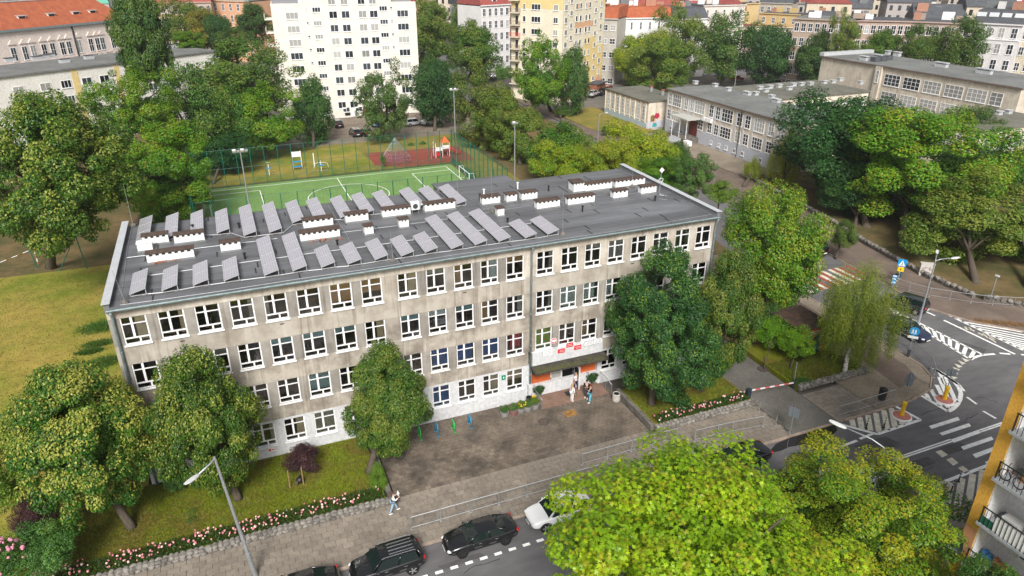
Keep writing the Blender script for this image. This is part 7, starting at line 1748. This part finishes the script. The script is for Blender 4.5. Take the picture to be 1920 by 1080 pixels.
# orange balcony block at the lower right
M_or = mat('orange_render', (.66, .36, .065), .9, .15, vary=.05, scale=1.2, bump=.1); M_wh = mat('balcony_white', (.70, .70, .70), .85, .2, vary=.05, scale=1); M_bslab = mat('balcony_slab', (.30, .32, .34), .85, .2, vary=.12, scale=2)
FX, FY = 40.5, -28.0
t = thing('balcony_block', 'orange apartment block with white recessed balconies at the lower right edge', 'apartment block', (FX, FY, 0))
MB().box(0, 1.6, -.62, 0, -.5, 26).build('corner_wall', M_or, t); MB().box(1.601, 12, -24, 0, -.5, 26).build('rear_wall', M_wh, t)
MB().box(-.012, -.001, -.62, -.0, 5.0, 6.7).build('wall_patch', mat('salmon_render', (.52, .26, .14), .9, .15), t)
for i in range(9):
    z = 4.72 + 2.79*(i-1)
    MB().box(-.42, 1.6, -6.2, -.621, z-.16, z).build('balcony_slab', M_bslab, t)
    MB().box(.0, 1.6, -6.2, -.622, z-.42, z-.161).build('lintel', M_or, t)
    MB().box(0, 1.6, -6.5, -6.201, z-.42, z+2.36).build('pier', M_or, t)
    MB().box(.05, 1.6, -.70, -.621, z+.001, z+2.36).build('side_wall', M_wh, t)
    b = MB()
    for k in range(26): y = -.75 - k*.21; b.box(-.40, -.38, y-.012, y+.012, z, z+1.0)
    for k in range(3): x = -.38+k*.13; b.box(x, x+.02, -.72, -.70, z, z+1.0)
    b.build('bars', M_black, t); MB().box(-.42, -.36, -6.2, -.7, z+1.001, z+1.04).build('railing', M_black, t)
    o = inst(fwin(2.2, 1.3, 2, 1)[0], 'window', t, (1.58, -2.0, z+.85), R(-90)); inst(fwin(2.2, 1.3, 2, 1)[1], 'pane', o)
    o = inst(fwin(.9, 2.1, 1, 1)[0], 'balcony_door', t, (1.58, -4.4, z+.05), R(-90)); inst(fwin(.9, 2.1, 1, 1)[1], 'pane', o)
    if i == 2:
        s = MB()
        for k in range(22): y = -1.5 - k*.2; s.box(-.372, -.36, y-.085, y+.085, z+.05, z+.95)
        s.build('white_slats', M_white, t); MB().box(-.372, -.36, -1.35, -.75, z+.05, z+.5).build('green_screen', mat('green_screen', (.02, .12, .07), .8, .2), t)
def balc(name, label, cat, y, z, mb, m): o = mb.build(name, m, None, loc=(FX+.5, FY+y, z)); tag(o, label, cat); return o
zz = [4.72+2.79*(i-1) for i in range(9)]
balc('washing_basket', 'white wicker chest on the middle orange balcony', 'chest', -1.6, zz[2]+.002, MB().box(0, .5, -.4, .4, 0, .45).box(-.02, .52, -.42, .42, .451, .5), M_white)
balc('shelf_unit', 'wooden board leaning on the upper orange balcony', 'board', -2.0, zz[3]+.002, MB().box(0, .06, -.6, .6, 0, 1.3).box(-.03, .09, -.65, -.601, 0, 1.35), mat('orange_wood', (.42, .17, .05), .6, .3))
bike = thing('bicycle', 'small dark bicycle standing on the upper orange balcony', 'bicycle', (FX-.1, FY-1.3, zz[3]+.003))
for y in (-.35, .35): o = MB().tube([(.28*math.cos(a), .28*math.sin(a), 0) for a in [k*math.pi/8 for k in range(17)]], .025, 5).build('wheel', M_tyre, bike, loc=(0, y, .3)); o.rotation_euler = (0, R(90), 0)
MB().tube([(0, -.35, .3), (0, -.1, .62), (0, .3, .65), (0, .35, .3)], .025, 5).tube([(0, -.1, .62), (0, .05, .3), (0, .3, .65)], .02, 5).build('frame', mat('bike_brown', (.12, .04, .03), .4, .4), bike); MB().tube([(-.2, .33, .95), (0, .33, .8), (.2, .33, .95)], .02, 5).build('handlebar', M_black, bike)
MB().cyl((0, .33, .63), (0, .33, .8), .02, n=5).build('stem', M_black, bike)
for i, (zi, c, lab) in enumerate(((1, (.30, .10, .06), 'brown folded cloth on the lowest visible orange balcony'), (1, (.05, .20, .45), 'blue and white boxes on the lowest visible orange balcony'), (2, (.45, .12, .30), 'pink potted flowers on the middle orange balcony'), (3, (.10, .16, .06), 'green potted plants on the upper orange balcony'))):
    y = (-1.8, -1.2, -3.0, -2.9)[i]; mb = MB()
    if i < 2:
        for k in range(3): mb.box(k*.02, .35, -.3+k*.22, -.12+k*.22, 0, .5+.1*k)
    else:
        mb.lathe((0, 0, 0), [(.12, 0), (.16, .25), (.13, .25)], 10); mb.ball((0, 0, .42), .22, 8, 6, jit=.25)
    balc(('folded_cloth', 'boxes', 'potted_flowers', 'potted_plant')[i], lab, ('cloth', 'boxes', 'plant pot', 'plant pot')[i], y, zz[zi]+.003, mb, mat('balc_%d' % i, c, .8, .2, vary=.2, scale=6))
ds = thing('satellite_dish', 'grey satellite dish on the corner of the orange balcony block', 'satellite dish', (FX, FY-.28, 5.35))
rp = [(.001, .0)] + [(.42*k/8, .10*(k/8)**2) for k in range(1, 9)]; dm = MB(); dm.lathe((0, 0, 0), rp + [(.43, .115)] + [(r, z+.012) for r, z in rp[::-1]], 22)
o = dm.build('dish', mat('dish_grey', (.20, .22, .24), .5, .4), ds, smooth=True, loc=(-.35, .02, .1)); o.rotation_euler = (0, R(-75), R(-25)); MB().tube([(0, 0, 0), (-.3, .02, .05)], .03, 6).tube([(-.35, .02, -.25), (-.85, .2, .0)], .015, 5).build('bracket', M_galv, ds)

# palace with red roof, white flat block, tenements and the city behind
def frame_from(a, b, H):
    A = gp(*a, H); B = gp(*b, H); L = math.dist(A, B); return A, math.atan2(B[1]-A[1], B[0]-A[0]), L
A, an, L = frame_from((0, 58), (212, 38), 18)
pal = thing('palace', 'pale pink ornate palace with orange tiled roof at the upper left', 'palace', (*A, 0), an); ex = 26; pk = wall_m((.78, .68, .62), .05)
MB().box(-ex, L+4, 0, 14, -.5, 17.6).build('wall', pk, pal); MB().box(-ex-.4, L+4.4, -.5, .5, 17.601, 18.1).build('cornice', M_patina, pal)
MB().add([(-ex-.4, -.4, 18.11), (L+4.4, -.4, 18.11), (L+4.4, 14.4, 18.11), (-ex-.4, 14.4, 18.11), (-ex, 7.2, 23.4), (L+1.0, 7.2, 23.4)], [(0, 1, 5, 4), (1, 2, 5), (2, 3, 4, 5), (3, 0, 4), (3, 2, 1, 0)]).build('roof', M_tile, pal)
MB().box(-ex, L+1.0, 6.9, 7.5, 23.35, 23.6).build('ridge', M_coping, pal)
for px, py in ((47, 46), (100, 41), (147, 36), (181, 33)):
    u = px/212*L; y = 2.3; z = 18.11+5.29*(y+.4)/7.6
    o = MB().box(u, u+1.9, y, y+1.4, z-.3, z+.55).build('dormer', M_white, pal); MB().box(u+.2, u+1.7, y-.02, y-.001, z-.1, z+.4).build('pane', M_pane, o); MB().box(u-.15, u+2.05, y-.3, y+1.7, z+.551, z+.65).build('dormer_roof', M_coping, o)
us = [.035, .125, .195, .285, .36, .445, .505, .60, .71, .775, .825, .93]
for q in us:
    u = q*L
    for z in (11.3, 6.5): put_win(pal, u, z, 1.35, 3.0, 2, 2, 0, 0, .1)
    MB().add([(u-.3, -.18, 14.9), (u+1.65, -.18, 14.9), (u+.67, -.18, 15.9), (u-.3, 0, 14.9), (u+1.65, 0, 14.9), (u+.67, 0, 15.9)], [(0, 1, 2), (5, 4, 3), (0, 3, 4, 1), (1, 4, 5, 2), (2, 5, 3, 0)]).build('pediment', pk, pal)
    MB().prism([(u-.2+.85*(1-math.cos(k*math.pi/8)), .9*math.sin(k*math.pi/8)) for k in range(9)], 0, .15).build('arched_hood', pk, pal, loc=(0, 0, 9.7)).rotation_euler = (R(90), 0, 0)
MB().box(-ex, L+4, -.12, -.001, 10.6, 10.9).build('string_course', pk, pal)
MB().box(.585*L, .60*L-.1, -.2, -.0, 5, 17.6).build('downpipe', M_dark, pal)
A, an, L = frame_from((-10, 147), (228, 118), 14)
wb = thing('flat_block', 'long white block with grey flat roof behind the left grove', 'apartment block', (*A, 0), an); ww = wall_m((.74, .73, .68), .05); HB = 13.95
L2 = L*1.95
MB().box(-20, L2, 0, 14.5, -.5, HB).build('wall', ww, wb); MB().box(-20.3, L2+.3, -.3, 14.8, HB+.001, HB+.3).build('roof', M_flat, wb)
for u in (.56,): MB().box(u*L*1.0, u*L+1.2, -.05, -.001, 0, HB-.2).build('yellow_panel', yw, wb)
MB().box(.92*L, .92*L+1.0, -.05, -.001, 0, HB-.2).build('yellow_panel', yw, wb)
for k, z in enumerate((10.8, 8.0, 5.2, 2.4)):
    for u in (-.15, .1, .30, .46, .63, .78, 1.0, 1.2, 1.4, 1.6, 1.8): put_win(wb, u*L, z, 1.9, 1.4, 2 if u != .46 else 3, 1)
for px, py in ((70, 115), (85, 112), (95, 110), (122, 120), (168, 113), (20, 118), (318, 92), (335, 90)):
    x, y = gp(px, py, 14); M4 = Matrix.Translation((*A, 0)) @ Matrix.Rotation(an, 4, 'Z'); q = M4.inverted() @ Vector((x, y, 0))
    MB().box(q.x-.9, q.x+.9, q.y-.4, q.y+.4, HB+.301, HB+1.0).box(q.x-1.0, q.x+1.0, q.y-.5, q.y+.5, HB+1.001, HB+1.08, 1).build('chimney', [M_coping, M_slate], wb)

def city_block(label, a, b, H, depth, col, roof='flat', rcol=None, wins=(3, 6), ww_=(1.1, 1.9), step=3.3, cat='tenement', chim=4, rise=4.0, dormers=0, roofwin=0, group=None, base=0, stuffwin=False, seed=1, hi=None, sidewin=True):
    A, an, L = frame_from(a, b, H); rnd = random.Random(seed)
    t = thing('tenement', label, cat, (*A, base), an, group); w = wall_m(col); rc = rcol or M_slate
    MB().box(0, L, 0, depth, -.5, H).build('wall', w, t); MB().box(-.25, L+.25, -.35, .1, H+.001, H+.3).build('cornice', w, t)
    if roof == 'flat': MB().box(-.2, L+.2, .101, depth+.2, H+.001, H+.25).build('roof', rc, t); rz = lambda y: H+.25
    elif roof == 'gable':
        MB().add([(-.2, -.3, H+.301), (L+.2, -.3, H+.301), (L+.2, depth/2, H+rise), (-.2, depth/2, H+rise), (L+.2, depth+.3, H+.301), (-.2, depth+.3, H+.301)], [(0, 1, 2, 3), (3, 2, 4, 5), (0, 3, 5), (1, 4, 2), (5, 4, 1, 0)]).build('roof', rc, t); rz = lambda y: H+.3+(rise-.3)*(1-abs(y-depth/2)/(depth/2))
    else:
        MB().add([(-.1, -.1, H+.301), (L+.1, -.1, H+.301), (L-.3, 2.0, H+3.0), (.3, 2.0, H+3.0), (L-.3, depth, H+3.4), (.3, depth, H+3.4), (L+.1, depth+.1, H+.301), (-.1, depth+.1, H+.301)], [(0, 1, 2, 3), (3, 2, 4, 5), (1, 6, 4, 2), (7, 0, 3, 5), (6, 7, 5, 4), (0, 7, 6, 1)]).build('roof', rc, t); rz = lambda y: H+3.2
    nf = wins[0]; n = max(1, int(L/step)) if wins[1] is None else wins[1]
    sw = MB()
    for k in range(nf):
        z = H - 2.9 - k*3.6
        for i in range(n):
            x = (i+.5)*L/n - ww_[0]/2
            if stuffwin: sw.box(x, x+ww_[0], -.06, -.0, z, z+ww_[1])
            else: put_win(t, x, z, ww_[0], ww_[1], 2, 2, 0, 0, .08)
    if stuffwin and sw.v: sw.build('windows', M_pane, t, kind='stuff')
    for i in range(chim):
        x = rnd.uniform(.05, .95)*L; y = rnd.uniform(.3, .9)*depth; s = rnd.uniform(.5, 1.6); z = rz(y)
        b = MB().box(x-s, x+s, y-.35, y+.35, z-.6, z+rnd.uniform(.9, 1.9)); b.build('chimney', rnd.choice([M_chim, w, M_skirt, wall_m((.42, .22, .15))]), t)
    for i in range(roofwin):
        x = (i+.5)*L/roofwin; z = H+1.2; MB().add([(x-1, -.1+.9, z+.5), (x+1, -.1+.9, z+.5), (x+1, .8+.5, z+1.4), (x-1, .8+.5, z+1.4), (x-1, 1.1, z+.2), (x+1, 1.1, z+.2), (x+1, 1.7, z+1.1), (x-1, 1.7, z+1.1)], [(0, 1, 2, 3), (7, 6, 5, 4), (0, 4, 5, 1), (1, 5, 6, 2), (2, 6, 7, 3), (3, 7, 4, 0)]).build('skylight', M_coping, t)
    for i in range(dormers):
        x = (i+.5)*L/dormers; d = MB().box(x-.9, x+.9, .6, 2.6, H+.4, H+2.3).build('dormer', M_white, t); MB().box(x-.6, x+.6, .56, .599, H+.8, H+2.0).build('pane', M_pane, d)
    return t
TB = (.40, .31, .25)
city_block('brown tenement row with toothed cornice behind the plane trees', (1490, 36), (1608, 41), 18, 13, TB, 'flat', M_flat, (5, 9), (1.2, 2.1), seed=3)
city_block('brown tenement with pale window surrounds behind the plane trees, right part', (1609, 40), (1710, 42), 18, 13, (.42, .31, .26), 'flat', M_slate, (5, 8), (1.2, 2.1), seed=4)
city_block('brown tenement half hidden by the last plane tree', (1711, 42), (1822, 46), 18, 13, (.40, .30, .26), 'flat', M_slate, (5, 8), (1.2, 2.1), seed=5)
wt = city_block('white stuccoed tenement with dark roof and skylights at the right edge', (1823, 44), (1918, 49), 18.2, 13, (.66, .64, .64), 'mansard', M_slate, (5, 4), (1.3, 2.3), seed=6, roofwin=4, chim=6)
for k in range(5): MB().box(.1, 26, -.16, -.001, 18.2-3.4-k*3.6, 18.2-3.15-k*3.6).build('string_course', M_white, wt) if k < 1 else None
city_block('cream house cut by the right picture edge beside the white tenement', (1919, 49), (1990, 53), 18, 13, (.60, .54, .42), 'flat', M_slate, (4, 4), seed=7)
city_block('grey house with white balconies right of the cream tower', (1128, 36), (1158, 37), 17, 12, (.50, .47, .42), 'mansard', M_tile, (5, 2), (1.6, 1.5), seed=8, chim=2)
hb = city_block('white gabled house with tall red tiled roof right of the cream tower', (1159, 36), (1262, 34), 16.5, 14, (.78, .78, .78), 'mansard', M_tile, (2, 6), (.6, 2.0), seed=9, chim=6)
city_block('white house with striped gable behind the lime yellow tree', (1263, 38), (1328, 36), 16.0, 13, (.78, .77, .75), 'mansard', M_slate, (1, 3), seed=10, chim=4)
city_block('cream house with shutter windows above the plane trees', (1320, 12), (1398, 10), 18, 12, (.68, .62, .56), 'flat', M_slate, (4, 5), (.8, 1.8), seed=11, chim=5)
city_block('yellow ochre windowless gable house above the plane trees', (1399, 8), (1424, 7), 17.5, 14, (.58, .44, .22), 'flat', M_slate, (0, 1), seed=12, chim=2)
city_block('low yellow wing with patched wall behind the plane trees', (1424, 25), (1500, 29), 15, 10, (.56, .42, .20), 'flat', M_slate, (1, 4), seed=13, chim=3)
city_block('grey concrete gabled house behind the yellow wing', (1425, 6), (1486, 8), 17.5, 9, (.42, .38, .32), 'gable', M_slate, (2, 5), seed=14, chim=3)
city_block('long low house with red roof edge behind the plane trees', (1395, 50), (1585, 56), 11, 8, (.62, .55, .45), 'flat', M_tile2, (3, 16), (1.3, 1.5), seed=15, chim=0)
city_block('grey house with metal chimney behind the red edged roof', (1508, 38), (1570, 41), 13, 9, (.40, .42, .44), 'gable', M_slate, (2, 5), seed=16, chim=2, rise=3)
city_block('orange and white ornate house at the top left of the white tower', (396, 2), (466, 4), 19, 12, (.62, .36, .22), 'mansard', M_patina, (5, 5), (1.1, 2.3), seed=17, chim=3)
city_block('ochre tenement behind the poplar with red roof', (276, 8), (330, 6), 19, 12, (.46, .33, .20), 'mansard', M_tile2, (5, 5), (1.2, 2.2), seed=18, chim=4)
city_block('brown tenement with dark red mansard roof behind the left trees', (331, 6), (395, 5), 19, 12, (.44, .34, .26), 'mansard', M_tile2, (5, 5), (1.2, 2.2), seed=19, chim=4)
city_block('white ornate gabled house left of the cream tower', (902, 12), (956, 9), 19, 12, (.74, .73, .72), 'mansard', M_tile2, (5, 5), (1.2, 2.2), seed=20, chim=3, dormers=1)
city_block('grey house with small gable behind the far lindens', (866, 14), (901, 13), 18, 12, (.48, .46, .44), 'mansard', M_slate, (4, 3), seed=21, chim=3)
city_block('grey stone wall house top with chimneys above the palace roof', (-10, 12), (130, 6), 20.3, 10, (.40, .36, .29), 'flat', M_slate, (2, 9), (.8, 1.6), seed=22, chim=6)
gt = thing('scaffold_cover', 'green draped tower top behind the right end of the palace roof', 'tower', (*gp(190, 14, 20), 0)); MB().box(-2, 2, 0, 4, 0, 20.999).build('wall', wall_m((.40, .38, .34)), gt); MB().add([(-2.2, -.2, 21), (2.2, -.2, 21), (2.2, 4.2, 21), (-2.2, 4.2, 21), (0, 2, 27)], [(0, 1, 4), (1, 2, 4), (2, 3, 4), (3, 0, 4), (3, 2, 1, 0)]).build('roof', mat('green_cover', (.10, .36, .26), .6, .3), gt)
# the old town running back to the horizon
rnd = random.Random(2024); cols = [(.66, .63, .58), (.55, .48, .38), (.46, .40, .34), (.60, .52, .40), (.72, .71, .70), (.50, .36, .26), (.58, .44, .28), (.42, .38, .36)]
rfs = [('flat', M_slate), ('flat', M_flat), ('gable', M_tile), ('mansard', M_tile2), ('gable', M_slate), ('mansard', M_slate), ('flat', M_slate), ('gable', M_tile2)]
names = {(.66, .63, .58): 'pale', (.55, .48, .38): 'tan', (.46, .40, .34): 'grey-brown', (.60, .52, .40): 'cream', (.72, .71, .70): 'white', (.50, .36, .26): 'brick coloured', (.58, .44, .28): 'ochre', (.42, .38, .36): 'grey'}
k = 0
th = R(-38); ux, uy = math.cos(th), math.sin(th)
for row in range(13):
    for j in range(-6, 26):
        bx = 112 + row*18 + j*19*ux + rnd.uniform(-3, 3); by = 172 + row*24 + j*19*uy + rnd.uniform(-3, 3)
        px, py, w = pr(bx, by, 20)
        if w < 60 or not (-60 < px < 2000) or py > 60 or (px < 1140 and row < 3): continue
        if w < 232 and px > 1250: continue
        c = rnd.choice(cols); rt, rm = rnd.choice(rfs); H = rnd.uniform(12.5, 19.5); L = rnd.uniform(11, 19); D = rnd.uniform(10, 15)
        tr_ = th + (R(90) if rnd.random() < .3 else 0) + rnd.uniform(-.05, .05)
        t = thing('tenement', f'{names[c]} old town house with {"red" if rm in (M_tile, M_tile2) else "grey"} {rt} roof in the distance', 'house', (bx, by, 0), tr_, 'old town houses in the distance')
        wl_ = wall_m(c); MB().box(0, L, 0, D, -.5, H).build('wall', wl_, t)
        if rt == 'flat': MB().box(-.3, L+.3, -.3, D+.3, H+.001, H+.4).build('roof', rm, t); zt = H+.4
        else:
            r = rnd.uniform(3, 5.5); MB().add([(-.3, -.4, H+.001), (L+.3, -.4, H+.001), (L+.3, D/2, H+r), (-.3, D/2, H+r), (L+.3, D+.4, H+.001), (-.3, D+.4, H+.001)], [(0, 1, 2, 3), (3, 2, 4, 5), (0, 3, 5), (1, 4, 2), (5, 4, 1, 0)]).build('roof', rm, t); zt = H+r*.6
        sw = MB()
        for f in range(3):
            for i in range(int(L/3)): sw.box(1+i*3, 2.1+i*3, -.06, -.0, H-2.8-f*3.5, H-1.0-f*3.5)
            for i in range(int(D/4)): sw.box(-.06, 0, 1.5+i*4, 2.6+i*4, H-2.8-f*3.5, H-1.0-f*3.5)
        sw.build('windows', M_pane, t, kind='stuff')
        cm = MB()
        for i in range(rnd.randint(2, 5)):
            x = rnd.uniform(.5, L-.5); y = rnd.uniform(.2*D, .8*D); s = rnd.uniform(.5, 1.8)
            MB().box(x-s, x+s, y-.4, y+.4, H, zt+rnd.uniform(.8, 2.4)).build('chimney', rnd.choice([M_chim, M_chim, wl_, wall_m((.42, .22, .15)), M_skirt]), t)
        k += 1

# thin summer air between here and the far town
hz = MB().box(-1520, 1520, -1020, 2420, -1.6, 42).build('haze', mat('thin_air', (.9, .9, .9)))
hz['kind'] = 'stuff'
hm = MATS['thin_air']; hn = hm.node_tree.nodes; hn.remove(hn['Principled BSDF'])
pv = hn.new('ShaderNodeVolumePrincipled'); pv.inputs['Color'].default_value = (.93, .95, 1, 1); pv.inputs['Density'].default_value = .00018; pv.inputs['Anisotropy'].default_value = .2
hm.node_tree.links.new(pv.outputs[0], hn['Material Output'].inputs['Volume'])

# tell the distant look-alikes apart by their place
byl = {}
for o in bpy.data.objects:
    if o.get('group') == 'old town houses in the distance': byl.setdefault(o['label'], []).append(o)
for lab, os_ in byl.items():
    if len(os_) > 1:
        os_.sort(key=lambda o: pr(o.location.x, o.location.y, 15)[0])
        for i, o in enumerate(os_): o['label'] = lab.replace('in the distance', 'far away') + f', {ORD[min(i, 19)]} from left of those'
